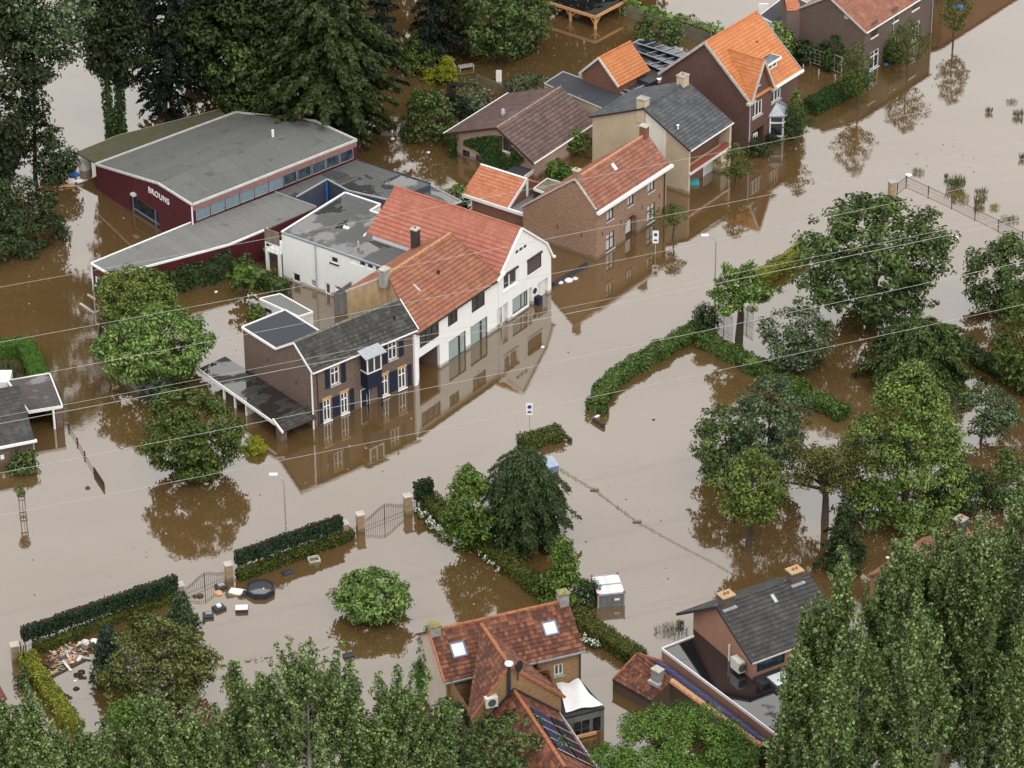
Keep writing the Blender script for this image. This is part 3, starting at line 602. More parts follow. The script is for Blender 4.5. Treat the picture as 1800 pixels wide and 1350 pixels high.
for A, B in (((826, 706), (870, 830)), ((1030, 575), (1062, 700)), ((1102, 535), (1185, 620))):
    a0, zt = f.px(*z2(*A)); a1, _ = f.px(*z2(*B)); f.holes.append((a0, a1, -1.2, zt, .35, 0)); mb = MB(); f.box(mb, a0 + .01, a1 - .01, -1.2, zt - .01, -.34, -.3); b.part('panelled_recess', mb, M['panelwhite'])
a0, zt = f.px(*z2(1080, 590)); b.part('wall_emblem', MB().tube([f.pt(a0, zt, .0), f.pt(a0, zt, .05)], .28, 12), M['black'])
b.walls([f, b.face((UR, 0), (UR, 13.6)).rect(3.5), b.face((UR, 13.6), (U0, 13.6)).shape((0, -1.3), (s_(UR), -1.3), (s_(UR), 4.9), (UR - 15.26, 8.1), (UR - 18.89, 5.1), (0, 3.5)), b.face((U0, 13.6), (U0, 0)).rect(4.9)], WHITEWALL)
sl_ = b.slope((U0 - .1, 14.2, 4.98), (U0 - .1, .0, 4.98), (15.26, .0, 8.2), (15.26, 13.6, 8.2), T_CORAL, course=.42); b.ridge((15.26, 0, 8.22), (15.26, 13.6, 8.22), T_CORAL, .12, par=sl_)
b.slope((18.89, 0, 5.2), (18.89, 13.6, 5.2), (15.26, 13.6, 8.2), (15.26, 0, 8.2), T_CORAL, course=.42); b.slope((19.85, 0, 3.45), (19.85, 13.6, 3.45), (18.89, 13.6, 5.2), (18.89, 0, 5.2), T_CORAL, course=.42)
verge(b, [(12.1, -.06, 5.2), (15.26, -.06, 8.22), (18.89, -.06, 5.2), (19.8, -.06, 3.5)], M['white'], .2, .16); b.gutter((U0 - .6, -.4, 4.95), (12.5, -.2, 5.2), M['white'], .2, .25, 'eave_return'); b.gutter((19.9, -.25, 3.45), (19.9, .6, 3.45), M['white'], .2, .2, 'eave_return')
mb = MB(); f.box(mb, f.px(*z2(1070, 690))[0], f.px(*z2(1098, 690))[0], -.3, .75, .1, .6); tag(mb.build('planter', M['navy']), 'dark blue planter at the foot of the white gabled wall', 'planter').matrix_world = b.root.matrix_basis.copy()
for x, z in ((12.3, 3.2), (13.0, 2.6), (15.2, 2.9), (15.9, 5.0), (18.3, 5.1), (17.2, 2.7)): pass

# white flat roofed annex behind
b = Building('flat_roofed_annex', 'white two storey annex with puddled grey flat roof behind the coral roof', 'annex', fr)
PA = [(8.07, 7.9), (11.6, 7.9), (11.6, 14.4), (15.7, 15.3), (15.7, 16.9), (17.2, 16.9), (17.2, 20.9), (8.07, 20.8)]
f = b.face((8.07, 20.8), (8.07, 7.9)).rect(4.6)
wst = dict(frame=M['white'], glass=M['glass'], fw=.1, mull=(), sill=None)
f.window(z1(524, 775), z1(595, 858), dict(wst, sill=M['anth']))
f.window(z1(178, 925), z1(250, 1028), wst); f.window(z1(340, 985), z1(403, 1075), dict(wst, glass=M['curtain'])); f.window(z1(470, 1015), z1(528, 1140), dict(wst, fw=.14), name='door'); f.window(z1(565, 1045), z1(640, 1110), wst)
for A, B in (((700, 790), (775, 865)), ((780, 815), (848, 888)), ((852, 840), (915, 910)), ((925, 865), (985, 930))): f.window(z1(*A), z1(*B), dict(wst, glass=M['white'] if A[0] == 700 else M['glass']))
b.walls([f] + [b.face(PA[k], PA[k + 1]).rect(4.6) for k in range(7)], WHITEWALL)
b.part('flat_roof', MB().prism(PA, 4.45, 4.62), F_WET); coping(b, [PA[7], PA[0]], 4.55, M['zinc'], .2, .16, closed=False); coping(b, PA[2:] , 4.55, M['white'], .24, .18, closed=False)
h = f.px(*z1(388, 680)); q = f.pt(h[0], 0, .08); b.pipe(q[0], q[1], -1, 4.5, M['lead'], .06)
q = fr.at(*z1(778, 700), 4.6); b.part('roof_vent', MB().tube([(q[0], q[1], 4.6), (q[0], q[1], 5.2)], [.12, .09], 8), M['lead'])
mb = MB()
for x, y in ((655, 520), (680, 528)): q = fr.at(*z1(x, y), 4.6); mb.tube([(q[0], q[1], 4.6), (q[0], q[1], 4.8)], [.2, .1], 8)
b.part('roof_dome', mb, M['white'])
# timber balcony beside it
c = Building('balcony', 'small timber balcony with slatted screen and white railing on white posts', 'balcony', fr)
mb = MB().box(7.9, 10, 20.95, 22.6, 2.3, 2.45); c.part('deck', mb, M['white'])
c.part('screen', MB().box(7.86, 7.94, 20.95, 22.6, 3.3, 4.6), M['wood']); mb = MB()
for z in (2.75, 3.2): mb.beam((7.9, 20.95, z), (7.9, 22.6, z), .08, .08)
for v in (20.98, 21.5, 22.05, 22.56): mb.beam((7.9, v, 2.4), (7.9, v, 3.3), .07, .07)
c.part('railing', mb, M['white'])
for u, v in ((8.0, 21.1), (8.0, 22.5)): c.part('post', MB().box(u - .12, u + .12, v - .12, v + .12, -1.2, 2.3), M['white'])
o = thing('wheelie_bin', 'green lidded bin standing in water under the balcony', 'bin', G(472, 458), .4); MB().box(-.35, .35, -.35, .35, -.3, .9).build('body', M['plasticgrey'], o); MB().slab([(-.4, -.42, 1.0), (.4, -.42, 1.0), (.4, .4, 1.25), (-.4, .4, 1.25)], .08).build('lid', M['green'], o)

# pale flat-roofed garden room + its air conditioner, and the board screens
fg = Frame((466, 556), (531, 590)); zg = 1.75
b = Building('garden_room', 'low white garden room with pale grey flat roof behind the brick house', 'garden room', fg)
P = [fg.flat(*z3(235, 190), zg), fg.flat(*z3(525, 322), zg), fg.flat(*z3(632, 290), zg), fg.flat(*z3(390, 155), zg)]
solid_walls(b, P, zg - .1, M['panelwhite']); b.part('flat_roof', MB().prism(P, zg - .1, zg), F_GREY); coping(b, P, zg - .15, M['white'], .2, .22)
ff = b.face(P[0], P[1]); ff.window(z3(280, 255), z3(328, 300), dict(frame=M['anth'], glass=M['glassb'], fw=.08), hole=False)
o = thing('air_conditioner', 'grey outdoor air conditioner unit beside the white garden room', 'air conditioner', G(*z3(205, 275)), fg.ang); MB().box(-.55, .4, -.2, .25, -.3, .85).build('casing', M['concrete'], o); MB().tube([(-.08, -.22, .35), (-.08, -.2, .35)], .3, 12).build('fan_grille', M['anth'], o)
def board_screen(name, label, pts, z0, z1, m, cat='fence', th=.06):
    o = thing(name, label, cat, pts[0]); mb = MB(); c0 = np.array(pts[0])
    for p, q in zip(pts, pts[1:]):
        p = np.array(p) - c0; q = np.array(q) - c0; mb.beam((p[0], p[1], (z0 + z1) / 2), (q[0], q[1], (z0 + z1) / 2), th, z1 - z0)
    mb.build('board_panel', m, o); pm = MB()
    for p in pts: p = np.array(p) - c0; pm.box(p[0] - .06, p[0] + .06, p[1] - .06, p[1] + .06, -1, z1 + .06)
    pm.build('post', m, o); return o
board_screen('board_fence', 'tall grey board screen beside the ochre gable wall', [G(*z3(800, 312)), G(*z3(905, 290))], -.5, 2.1, M['greyboard'])
board_screen('board_fence', 'tall grey board screen running back along the white annex', [G(*z3(798, 305)), G(*z3(985, 175))], -.5, 2.1, M['greyboard'])
# ------------------------------------------------------------------ red warehouse
zl = Z(3, 0, 0); z8 = Z(4.2194, 140, 380); zb_ = Z(3, 430, 0)
fr = Frame((171, 333), (287, 408)); frW = fr
b = Building('warehouse', 'dark red warehouse with broad shallow grey felt roof and white lettering', 'warehouse', fr)
zl_ = fr.front(170, 291)[1]; ua, za = fr.front(278, 323); ur, zr = fr.front(338, 363); zr = za
bl = fr.flat(415, 198, zl_); ba = fr.flat(553, 213, za); br = fr.flat(627, 247, zr)
fF = b.face((0, 0), (ur, 0)); fF.shape((0, -1.3), (ur, -1.3), (ur, zr), (ua, za), (0, zl_)); fR = b.face((ur, 0), br).rect(zr); fB = b.face(br, bl); fK = b.face(bl, (0, 0)).rect(zl_)
fB.shape((0, -1.3), (fB.L, -1.3), (fB.L, zl_), (fB.L * .45, za), (0, zr))
a0, zt = fF.px(228, 340); a1, z0 = fF.px(278, 370)
fF.window_at(a0, a1, -1.2, zt, dict(frame=M['bluegrey'], glass=M['glass'], mull=(.82,), trans=(.5,), fw=.22, depth=.25), name='loading_door')
# clerestory over the annex roof
zD = fR.px(340, 393)[1]; n = 11
cl0 = zD + .12; cl1 = zr - .62
for k in range(n):
    q0 = .35 + (fR.L - .7) * k / n; q1 = .35 + (fR.L - .7) * (k + .94) / n
    fR.window_at(q0, q1, cl0, cl1, dict(frame=M['grey'], glass=m_glass('pale_blue_glazing', light=(0.20, 0.28, 0.33)) if k == 0 else (PBG if k < 6 else M['glassb']), fw=.05, depth=.06), name='window')
    if k == 0: PBG = bpy.data.materials['pale_blue_glazing']
b.walls([fF, fR, fB, fK], REDCLAD)
mb = MB(); fR.box(mb, .05, fR.L - .05, cl1 + .03, zr - .05, .005, .07); b.part('parapet_band', mb, m_plain('faded_rose_band', (0.24, 0.13, 0.13), .7, var=.2))
f0 = (0, 0, zl_); r0 = (ua, 0, za); r1 = (ur, 0, zr); e_ = lambda p, z: (p[0], p[1], z)
mb = MB().slab([f0, r0, e_(ba, za), e_(bl, zl_)], .18).slab([r0, r1, e_(br, zr), e_(ba, za)], .18); b.part('roof', mb, F_WORN)
mb = MB()
for p, q in ((e_(bl, zl_), f0), (f0, r0), (r0, r1), (r1, e_(br, zr)), (e_(br, zr), e_(ba, za)), (e_(ba, za), e_(bl, zl_))): mb.beam(Vector(p) + Vector((0, 0, .04)), Vector(q) + Vector((0, 0, .04)), .18, .18)
b.part('roof_edge', mb, m_plain('weathered_white_trim', (0.5, 0.49, 0.47), .6, var=.2))
q = fr.at(480, 243, za - .2); b.part('roof_vent', MB().tube([(q[0], q[1], za - .3), (q[0], q[1], za + .65)], .13, 8), M['white'])
tx = bpy.data.curves.new('lettering', 'FONT'); tx.body = 'BROUNS'; tx.size = 1.0; tx.extrude = .02; tx.offset = .006; tx.space_character = 1.12; to = bpy.data.objects.new('lettering', tx); COL.objects.link(to)
bpy.context.view_layer.update(); dg = bpy.context.evaluated_depsgraph_get(); me = bpy.data.meshes.new_from_object(to.evaluated_get(dg)); bpy.data.objects.remove(to)
a0, t0_ = fF.px(262, 333); a1, t1_ = fF.px(298, 350); xs = [v.co.x for v in me.vertices]; wdt = max(xs) - min(xs); kx = (a1 - a0) / wdt; hy = fF.px(262, 327)[1] - fF.px(262, 337)[1]
for v in me.vertices: v.co = Vector(fF.pt(a0 + (v.co.x - min(xs)) * kx, t0_ - .25 + v.co.y * hy * 1.35, .06 + v.co.z))
me.materials.clear(); me.materials.append(M['white']); lo = link('lettering', me, b.root)
a0, zt = fF.px(237, 341); mb = MB(); fF.box(mb, a0 - .25, a0 + .25, zt - .12, zt + .12, 0, .35); b.part('wall_lamp', mb, M['offwhite'])
b.pipe(ur + .1, -.12, zD, zr - .1, M['white'], .07)
# mossy lean-to behind
c = Building('lean_to', 'low moss covered lean-to roof along the left side of the red warehouse', 'lean-to', fr)
zm = 1.75; P = [fr.flat(173, 289, zm), (-.02, 0.4), (bl[0] - .02, bl[1] - .2), fr.flat(385, 192, zm), fr.flat(208, 237, zm), fr.flat(131, 268, zm)]
c.part('flat_roof', MB().prism(P[::-1], zm - .14, zm), F_MOSS); coping(c, P[3:], zm - .16, M['stone'], .1, .18, closed=False)
for k in (4, 5): c.part('post', MB().box(P[k][0] + .1, P[k][0] + .26, P[k][1] - .3, P[k][1] - .14, -1.2, zm - .15), M['wood'])
# flat-roofed annexes around the court
c = Building('workshop_annex', 'long low annex with dark red walls and patched grey flat roof', 'annex', fr)
zA = zD; U = lambda *p: fr.flat(*p, zA)
PD = [U(160, 463), U(197, 485), U(403, 430), U(470, 402), U(556, 364), U(484, 338), (ur + .03, .3), (ur + .03, 0.0), (ur - .3, -.02)]
fl = c.face(PD[0], PD[1]); fl.rect(zA - .1); zq = Z(4.2194, 140, 380)
fl.window(zq(112, 440), zq(203, 560), dict(frame=M['white'], glass=M['glass'], mull=(.5,), fw=.16, sill=M['white']), name='glazed_door')
c.walls([fl] + [c.face(PD[k], PD[k + 1]).rect(zA - .1) for k in (1, 2, 3, 4)] + [c.face(PD[8], PD[0]).rect(zA - .1)], REDCLAD)
c.part('flat_roof', MB().prism(PD, zA - .15, zA), F_GREY); coping(c, [PD[8], PD[0], PD[1], PD[2], PD[3]], zA - .1, M['white'], .2, .2, closed=False); coping(c, [PD[4], PD[5]], zA - .05, M['zinc'], .2, .16, closed=False)
q = fl.pt(.2, 0, .1); c.pipe(q[0], q[1], 0, zA - .2, M['white'], .07)
c = Building('court_annex', 'dark grey flat roof around the sunken court with blue pipe', 'annex', fr)
PE = [U(484, 338), U(521, 346), U(575, 315), U(612, 335), U(685, 352), U(757, 323), U(630, 281), (br[0] + .1, br[1] - .1)]
c.part('flat_roof', MB().prism(PE, zA - .17, zA - .02), F_WET); mb = MB()
c.walls([c.face(PE[k], PE[k + 1]).rect(zA - .18) for k in (0, 1, 2, 3, 4, 5, 6)], m_plain('court_blue_grey', (0.055, 0.065, 0.10), .6))
coping(c, [PE[1], PE[2], PE[3], PE[4]], zA - .06, M['lead'], .16, .14, closed=False); coping(c, [PE[5], PE[6]], zA - .06, M['anth'], .16, .14, closed=False)
q = c.face(PE[1], PE[2]); p = q.pt(q.L - .25, 0, .12); c.pipe(p[0], p[1], -1, zA - .2, M['blue'], .1)
b2 = Building('glazed_lean_to', 'small dark glazed flat roof behind the coral roof', 'lean-to', fr)
zg_ = zA - .7; P = [fr.flat(*p, zg_) for p in ((752, 324), (811, 354), (760, 372), (700, 345))]
b2.part('flat_roof', MB().prism(P[::-1], zg_ - .1, zg_), F_WET); coping(b2, P, zg_ - .1, M['lead'], .14, .18); solid_walls(b2, P[::-1], zg_ - .12, M['anth'])

# ------------------------------------------------------------------ plum roofed bungalow with ivy
z7 = Z(5, 770, 130)
fr = Frame((803, 272), (903, 303)); frF = fr
b = Building('ivy_house', 'pink brick house with plum brown tiled roof and ivy clad gable', 'house', fr)
ue, ze = fr.front(*z7(55, 525), -.4); um, zm = fr.front(*z7(515, 472), -.4); ux, zx = fr.front(*z7(842, 788), -.4)
bk = fr.front(*z7(590, 185), 0)
# depth of the roof from its ridge end
dv = [v for v in np.arange(4, 30, .1) if fr.front(*z7(1055, 122), v)[1] <= zm]
dv = dv[0] if dv else 14.0
f = b.face((0, 0), (ux - .1, 0)); f.shape((0, -1.3), (f.L, -1.3), (f.L, zx + .05), (um, zm - .2), (0, ze + (zm - ze) * (0 - ue) / (um - ue) - .2))
f.window(z7(572, 552), z7(645, 690), dict(frame=M['brown'], glass=M['glass'], mull=(.4,), fw=.14, sill=M['offwhite']))
f.window(z7(578, 765), z7(640, 850), dict(frame=M['brown'], glass=M['glass'], fw=.12)); f.window(z7(213, 662), z7(278, 740), dict(frame=M['brown'], glass=M['glass'], fw=.06)); f.window(z7(332, 705), z7(408, 785), dict(frame=M['brown'], glass=M['glass'], fw=.1))
b.walls([f, b.face((f.L, 0), (f.L, dv)).rect(zx), b.face((f.L, dv), (0, dv)).shape((0, -1.3), (f.L, -1.3), (f.L, ze), (f.L - um, zm - .2), (0, zx)), b.face((0, dv), (0, 0)).rect(ze + .1)], BR_PINK)
rf, rk = gable_roof(b, dict(e0=(ux, -.4, zx), e1=(ux, dv + .3, zx), r0=(um, -.4, zm), r1=(um, dv + .3, zm), b0=(ue, -.4, ze), b1=(ue, dv + .3, ze)), T_BROWN, course=.42, ridge_m=m_plain('ridge_tile_tan', (0.26, 0.19, 0.14), .8, var=.5, nscale=4))
verge(b, [(ue, -.44, ze - .05), (um, -.44, zm - .05), (ux, -.44, zx - .05)], M['brown'], .08, .2); b.gutter((ue - .08, -.4, ze), (ue - .08, dv + .3, ze), M['white'], .1, .12); b.gutter((ux + .06, -.4, zx), (ux + .06, dv + .3, zx), M['white'], .1, .12)
q = fr.at(*z7(572, 385), (ze + zm) / 2 + .4); b.part('roof_vent', MB().tube([(q[0], q[1], q[2] - .4), (q[0], q[1], q[2] + .25), (q[0], q[1], q[2] + .5), (q[0], q[1], q[2] + .9)], [.16, .16, .24, .14], 9), M['lead'])
IVY_FACE = f
# small flat roof, plant-covered entry and yard between
c = Building('flat_roofed_porch', 'small dark flat roof with cream fascia against the ivy clad gable', 'porch', fr)
zp = zx - .9; P = [fr.flat(*z7(*p), zp) for p in ((590, 855), (735, 765), (872, 815), (755, 905))]
c.part('flat_roof', MB().prism(P[::-1], zp - .12, zp), F_DARK); coping(c, [P[2], P[3]], zp - .35, M['offwhite'], .12, .45, closed=False); solid_walls(c, P[::-1], zp - .14, BR_RED)

# ------------------------------------------------------------------ peach-orange roofed outbuilding in front of it
zg = 1.9
fr = Frame((830, 372), (922, 402)); b = Building('outbuilding', 'small outbuilding with peach orange tiled roof and white gable end', 'outbuilding', fr)
e0 = fr.front(*z7(247, 1060)); e1 = fr.front(*z7(622, 1178)); zE = (e0[1] + e1[1]) / 2
dd = [v for v in np.arange(.5, 8, .05) if (fr.front(*z7(375, 800), v)[1] - zE) / max(v, .01) <= .62][0]; rz = fr.front(*z7(375, 800), dd)[1]; ru0 = fr.front(*z7(375, 800), dd)[0]; ru1 = fr.front(*z7(780, 935), dd)[0]
Lw = fr.front(*z7(768, 1250))[0]
b.slope((ru0, -.1, zE), (ru1, -.1, zE), (ru1, dd, rz), (ru0, dd, rz), T_PEACH); b.slope((ru1, 2 * dd, zE), (ru0, 2 * dd, zE), (ru0, dd, rz), (ru1, dd, rz), T_PEACH)
verge(b, [(ru0, dd, rz + .08), (ru1, dd, rz + .08)], M['white'], .18, .1, 'ridge_board'); verge(b, [(ru1 + .03, -.1, zE), (ru1 + .03, dd, rz + .02), (ru1 + .03, dd, zE)], M['white'], .07, .3)
b.walls([b.face((0, 0), (Lw, 0)).rect(zE - .1), b.face((ru1 - .05, 0), (ru1 - .05, 2 * dd)).shape((0, 0), (2 * dd, 0), (2 * dd, zE), (dd, rz), (0, zE)), b.face((Lw, 2 * dd), (0, 2 * dd)).rect(zE - .1), b.face((0, 2 * dd), (0, 0)).rect(zE - .1)], BR_RED)
mb = MB().prism([(ru1 - .02, 0), (Lw, 0), (Lw, 2 * dd), (ru1 - .02, 2 * dd)], zE - .3, zE - .15); b.part('flat_roof', mb, F_GREY); b.gutter((ru0, -.12, zE - .1), (Lw, -.12, zE - .1), M['white'], .2, .3, 'fascia')

# ------------------------------------------------------------------ buff brick house with arched doorway
z9 = Z(5.4, 900, 220)
fr = Frame((1048, 458), (1171, 376)); frH = fr; L = fr.L
b = Building('arched_door_house', 'buff brick house with arched doorway and brick red tiled roof', 'house', fr)
rv, rz = fr.side(*z9(598, 510)); kv, kz = 8.1, 2.85
f = b.face((0, 0), (L, 0)).rect(5.0); g = b.face((0, kv), (0, 0)); g.shape((0, -1.3), (kv, -1.3), (kv, 5.0), (kv - rv, rz - .1), (0, kz - .05))
wn = dict(frame=M['brown'], glass=M['blind'], mull=(.5,), trans=(.66,), fw=.1, sill=M['stone'])
for A, B in (((898, 785), (962, 880)), ((1098, 645), (1152, 745)), ((1288, 510), (1350, 610)), ((892, 1045), (970, 1155)), ((1282, 775), (1355, 890))): f.window(z9(*A), z9(*B), wn)
a0, zt = f.px(*z9(1078, 900)); a1, _ = f.px(*z9(1185, 900)); zt = f.px(*z9(1130, 862))[1]; f.holes.append((a0, a1, -1.2, zt, .45, 1))
mb = MB(); f.box(mb, a0 + .25, a1 - .25, -1, zt - .3, -.44, -.38); dd_ = b.part('door', mb, M['brown']); mb = MB(); f.box(mb, a0 + .5, a1 - .5, .4, zt - .6, -.38, -.36); b.part('pane', mb, M['blind'], parent=dd_)
c_ = (a0 + a1) / 2; r_ = (a1 - a0) / 2; mb = MB()
for k in range(16):
    t0, t1 = math.pi * k / 16, math.pi * (k + .93) / 16; zs = zt - r_
    P = [f.pt(c_ + (r_ + d) * math.cos(t), zs + (r_ + d) * math.sin(t), .03) for t, d in ((t0, .02), (t1, .02), (t1, .38), (t0, .38))]; mb.face(*P)
b.part('door_arch', mb, m_brick('arch_brick', (0.36, 0.17, 0.11), (0.28, 0.13, 0.09), (0.36, 0.28, 0.2)))
b.walls([f, g, b.face((L, 0), (L, kv)).shape((0, -1.3), (kv, -1.3), (kv, kz - .05), (rv, rz - .1), (0, 5.0)), b.face((L, kv), (0, kv)).rect(kz - .05)], BR_ARCH)
rm = m_plain('ridge_tile_red', (0.48, 0.22, 0.12), .8, var=.25)
gable_roof(b, dict(e0=(.05, -.3, 4.95), e1=(L + .1, -.3, 4.95), r0=(.05, rv, rz), r1=(L + .1, rv, rz), b0=(.05, kv + .2, kz - .05), b1=(L + .1, kv + .2, kz - .05)), T_ARCH, course=.38, ridge_m=rm)
b.gutter((-.35, -.4, 4.95), (L + .3, -.4, 4.95), M['white'], .32, .24); verge(b, [(-.03, 0, 5.1), (-.03, rv, rz + .03), (-.03, kv + .2, kz)], M['stone'], .16, .14)
b.chimney(.25, rv, rz - .5, rz + .75, .5, .6, BR_ARCH, pots=((0, 0),)); b.chimney(L - .3, rv, rz - .5, rz + .9, .55, .7, BR_RED)
b.on_slope((.05, -.3, 4.95), (L, -.3, 4.95), (L, rv, rz), (.05, rv, rz), z9(935, 375), z9(1000, 418), 'skylight', M['white'], M['pale'])
b.pipe(L - .45, -.08, 0, 4.9, M['brown'], .05)
mb = MB()
for k, (x, y) in enumerate(((1030, 920), (1232, 780), (1397, 672), (858, 1030))): a, z = f.px(*z9(x, y)); f.box(mb, a, a + .05, z - .2, z + .2, 0, .04)
for x, y in ((432, 960), (657, 1040)): a, z = g.px(*z9(x, y)); g.box(mb, a, a + .05, z - .2, z + .2, 0, .04)
b.part('wall_anchor', mb, M['black'])
c = Building('moss_roofed_shed', 'little shed with pebbly moss roof and white rim behind the arched doorway house', 'shed', fr)
zs = 2.6; P = [fr.flat(*z9(*p), zs) for p in ((205, 600), (340, 650), (478, 548), (335, 505))]
c.part('flat_roof', MB().prism(P, zs - .12, zs), m_bitumen('pebble_moss', (0.22, 0.19, 0.14), (0.36, 0.33, 0.26), (0.03, 0.03, 0.02), 0, moss=(0.06, 0.05, 0.03))); coping(c, P, zs - .2, M['white'], .12, .26); solid_walls(c, P, zs - .2, M['anth'])

# ------------------------------------------------------------------ cream brick house with flower balcony
z6 = Z(4.6567, 1120, 60)
fr = Frame(z6(418, 1315), z6(750, 1090)); frI = fr; L = fr.L
b = Building('cream_brick_house', 'cream brick house with blue grey tiled roof and flower box balcony', 'house', fr)
rv, rz = 5.0, 7.5; kv, kz = 10.8, 5.0
g = b.face((0, kv), (0, 0)); g.shape((0, -1.3), (kv, -1.3), (kv, 4.72), (kv - rv, rz - .15), (0, kz - .05)); f = b.face((0, 0), (L, 0)).rect(4.7)
zb = f.px(*z6(430, 1130))[1]; zc = f.px(*z6(430, 1045))[1]
f.holes.append((.25, L - .35, zb, 4.6, 1.0, 0)); f.holes.append((.25, L - 1.4, -1.25, zb - .2, 1.0, 0))
mb = MB(); f.box(mb, .26, L - .36, zb + .01, 4.59, -.99, -.95); b.part('balcony_wall', mb, BR_RED)
k = b.face((0, .94), (L, .94)); k.window(z6(508, 885), z6(640, 840), dict(frame=M['anth'], glass=M['curtain'], mull=(.58, .66), fw=.12), hole=False)
mb = MB(); f.box(mb, .26, L - 1.41, -1.2, zb - .21, -.99, -.95); b.part('shop_front', mb, BR_RED)
k.window(z6(540, 1085), z6(660, 1095), dict(frame=M['white'], glass=M['blind'], mull=(.9,), fw=.1), hole=False); k.window_at(.3, 1.1, -1, zb - .35, dict(frame=M['white'], glass=M['blind'], fw=.08), name='door', hole=False)
mb = MB(); f.box(mb, -.05, L + .02, zb - .2, zb, -.02, .22); b.part('balcony_edge', mb, M['offwhite'])
mb = MB(); f.box(mb, .3, L - .4, zb + .02, zb + .5, -.15, .12); fb = b.part('flower_box', mb, m_plain('rust_box', (0.22, 0.06, 0.035), .8))
b.walls([f, g, b.face((L, 0), (L, kv)).shape((0, -1.3), (kv, -1.3), (kv, kz), (rv, rz - .15), (0, 4.7)), b.face((L, kv), (0, kv)).rect(kz - .05)], BR_CREAM)
v0, _z = g.px(*z6(55, 620)); v1, _ = g.px(*z6(235, 800))
v0 = kv - 5.0; gw = Face(b, (0, kv), (0, 0)); mb = MB(); mb.face(*[g.pt(a, z, .012) for a, z in ((v0 + .15, 1.4), (v0 + 2.45, 1.4), (v0 + 2.45, 5.95), (v0 + .15, rz - .3))]); b.part('gable_render', mb, m_render('cream_render', (0.70, 0.67, 0.60), (0.5, 0.47, 0.4), .3))
E_ = dict(e0=(-.15, -.25, 4.66), e1=(L + .2, -.25, 4.66), r0=(-.15, rv, rz), r1=(L + .2, rv, rz), b0=(-.15, kv + .3, kz - .08), b1=(L + .2, kv + .3, kz - .08))
gable_roof(b, E_, T_SLATEY, course=.38, ridge_m=T_SLATEY)
verge(b, [(-.18, -.25, 4.6), (-.18, rv, rz - .04), (-.18, kv + .3, kz - .12)], M['anth'], .06, .16); b.gutter((-.15, -.3, 4.62), (L + .2, -.3, 4.62), M['white'], .08, .1)
b.chimney(.3, rv + .35, rz - 1.6, rz + .7, .8, .9, BR_CREAM, cap=M['concrete']); b.chimney(L - .5, rv, rz - .5, rz + .8, .9, .8, BR_CREAM, cap=M['concrete'], pots=((0, 0),))
q = fr.at(*z6(333, 780), 5.8); b.part('roof_vent', MB().tube([(q[0], q[1], 5.5), (q[0], q[1], 6.1), (q[0], q[1], 6.25)], [.08, .08, .15], 8), M['white'])
b.part('wing_wall', MB().box(L - .34, L - .02, -.2, .9, -1.2, 4.6), BR_CREAM)
o = tag(MB().slab([(-.5, -.3, .25), (.5, -.3, .25), (.5, .3, .3), (-.5, .3, .3)], .35).build('water_butt', m_plain('turquoise_plastic', (0.05, 0.33, 0.38), .5)), 'turquoise plastic tub floating at the cream house shop door', 'tub'); o.location = G(*z6(462, 1225)) + np.array([0, 0, .1])

# ------------------------------------------------------------------ tall dark brick house with orange roof
fr = Frame(z6(905, 975), z6(1225, 770)); frJ = fr; L = 8.3
b = Building('orange_roofed_house', 'tall dark brick house with bright orange roof, cross gable and bay window', 'house', fr)
rv, rz = 5.05, 10.15; kv = 10.0; ez = 5.45
f = b.face((0, 0), (L, 0)); f.shape((0, -1.3), (L, -1.3), (L, ez), (3.75, ez), (1.9, 8.9), (.05, ez), (0, ez)); g = b.face((0, kv), (0, 0)); g.shape((0, -1.3), (kv, -1.3), (kv, ez), (kv - rv, rz - .1), (0, ez))
wn = dict(frame=M['white'], glass=M['glass'], mull=(.33, .67), fw=.1, sill=M['stone'])
f.window(z6(945, 575), z6(1022, 645), wn); f.window(z6(1102, 440), z6(1175, 520), wn); f.window(z6(980, 350), z6(1003, 410), dict(frame=M['white'], glass=M['glass'], fw=.06, sill=M['stone']))
a0, zt = f.px(*z6(943, 800)); a1, _ = f.px(*z6(1037, 745)); f.holes.append((a0, a1, -1.2, zt, .8, 0)); mb = MB(); f.box(mb, a0 + .01, a1 - .01, -1.2, zt - .01, -.79, -.74); b.part('porch_wall', mb, BR_PURP)
f.window_at(a0 + .12, a0 + .8, .35, zt - .3, dict(frame=M['white'], glass=M['glass'], fw=.1, mull=(.5,)), hole=False)
b.walls([f, g, b.face((L, 0), (L, kv)).shape((0, -1.3), (kv, -1.3), (kv, ez), (rv, rz - .1), (0, ez)), b.face((L, kv), (0, kv)).rect(ez)], BR_PURP)
E_ = dict(e0=(-.2, -.2, ez), e1=(L + .25, -.2, ez), r0=(-.2, rv, rz), r1=(L + .25, rv, rz), b0=(-.2, kv + .25, ez), b1=(L + .25, kv + .25, ez))
gable_roof(b, E_, T_ORANGE, course=.36, ridge_m=T_ORANGE); tm = M['stone']
verge(b, [(-.24, -.25, ez - .02), (-.24, rv, rz), (-.24, kv + .3, ez - .02)], tm, .1, .26); verge(b, [(L + .28, -.25, ez), (L + .28, rv, rz)], M['zinc'], .08, .14)
gv = (9.05 - ez) / ((rz - ez) / rv) + .1
cs = b.slope((.0, -.3, ez), (.0, .1, ez), (1.9, gv, 9.05), (1.9, -.3, 9.05), T_ORANGE, label='orange cross gable roof facing the street'); b.slope((3.8, .1, ez), (3.8, -.3, ez), (1.9, -.3, 9.05), (1.9, gv, 9.05), T_ORANGE); b.ridge((1.9, -.3, 9.05), (1.9, gv, 9.05), T_ORANGE, .1, par=cs)
verge(b, [(-.02, -.36, ez - .05), (1.9, -.36, 8.98), (3.82, -.36, ez - .05)], tm, .09, .22)
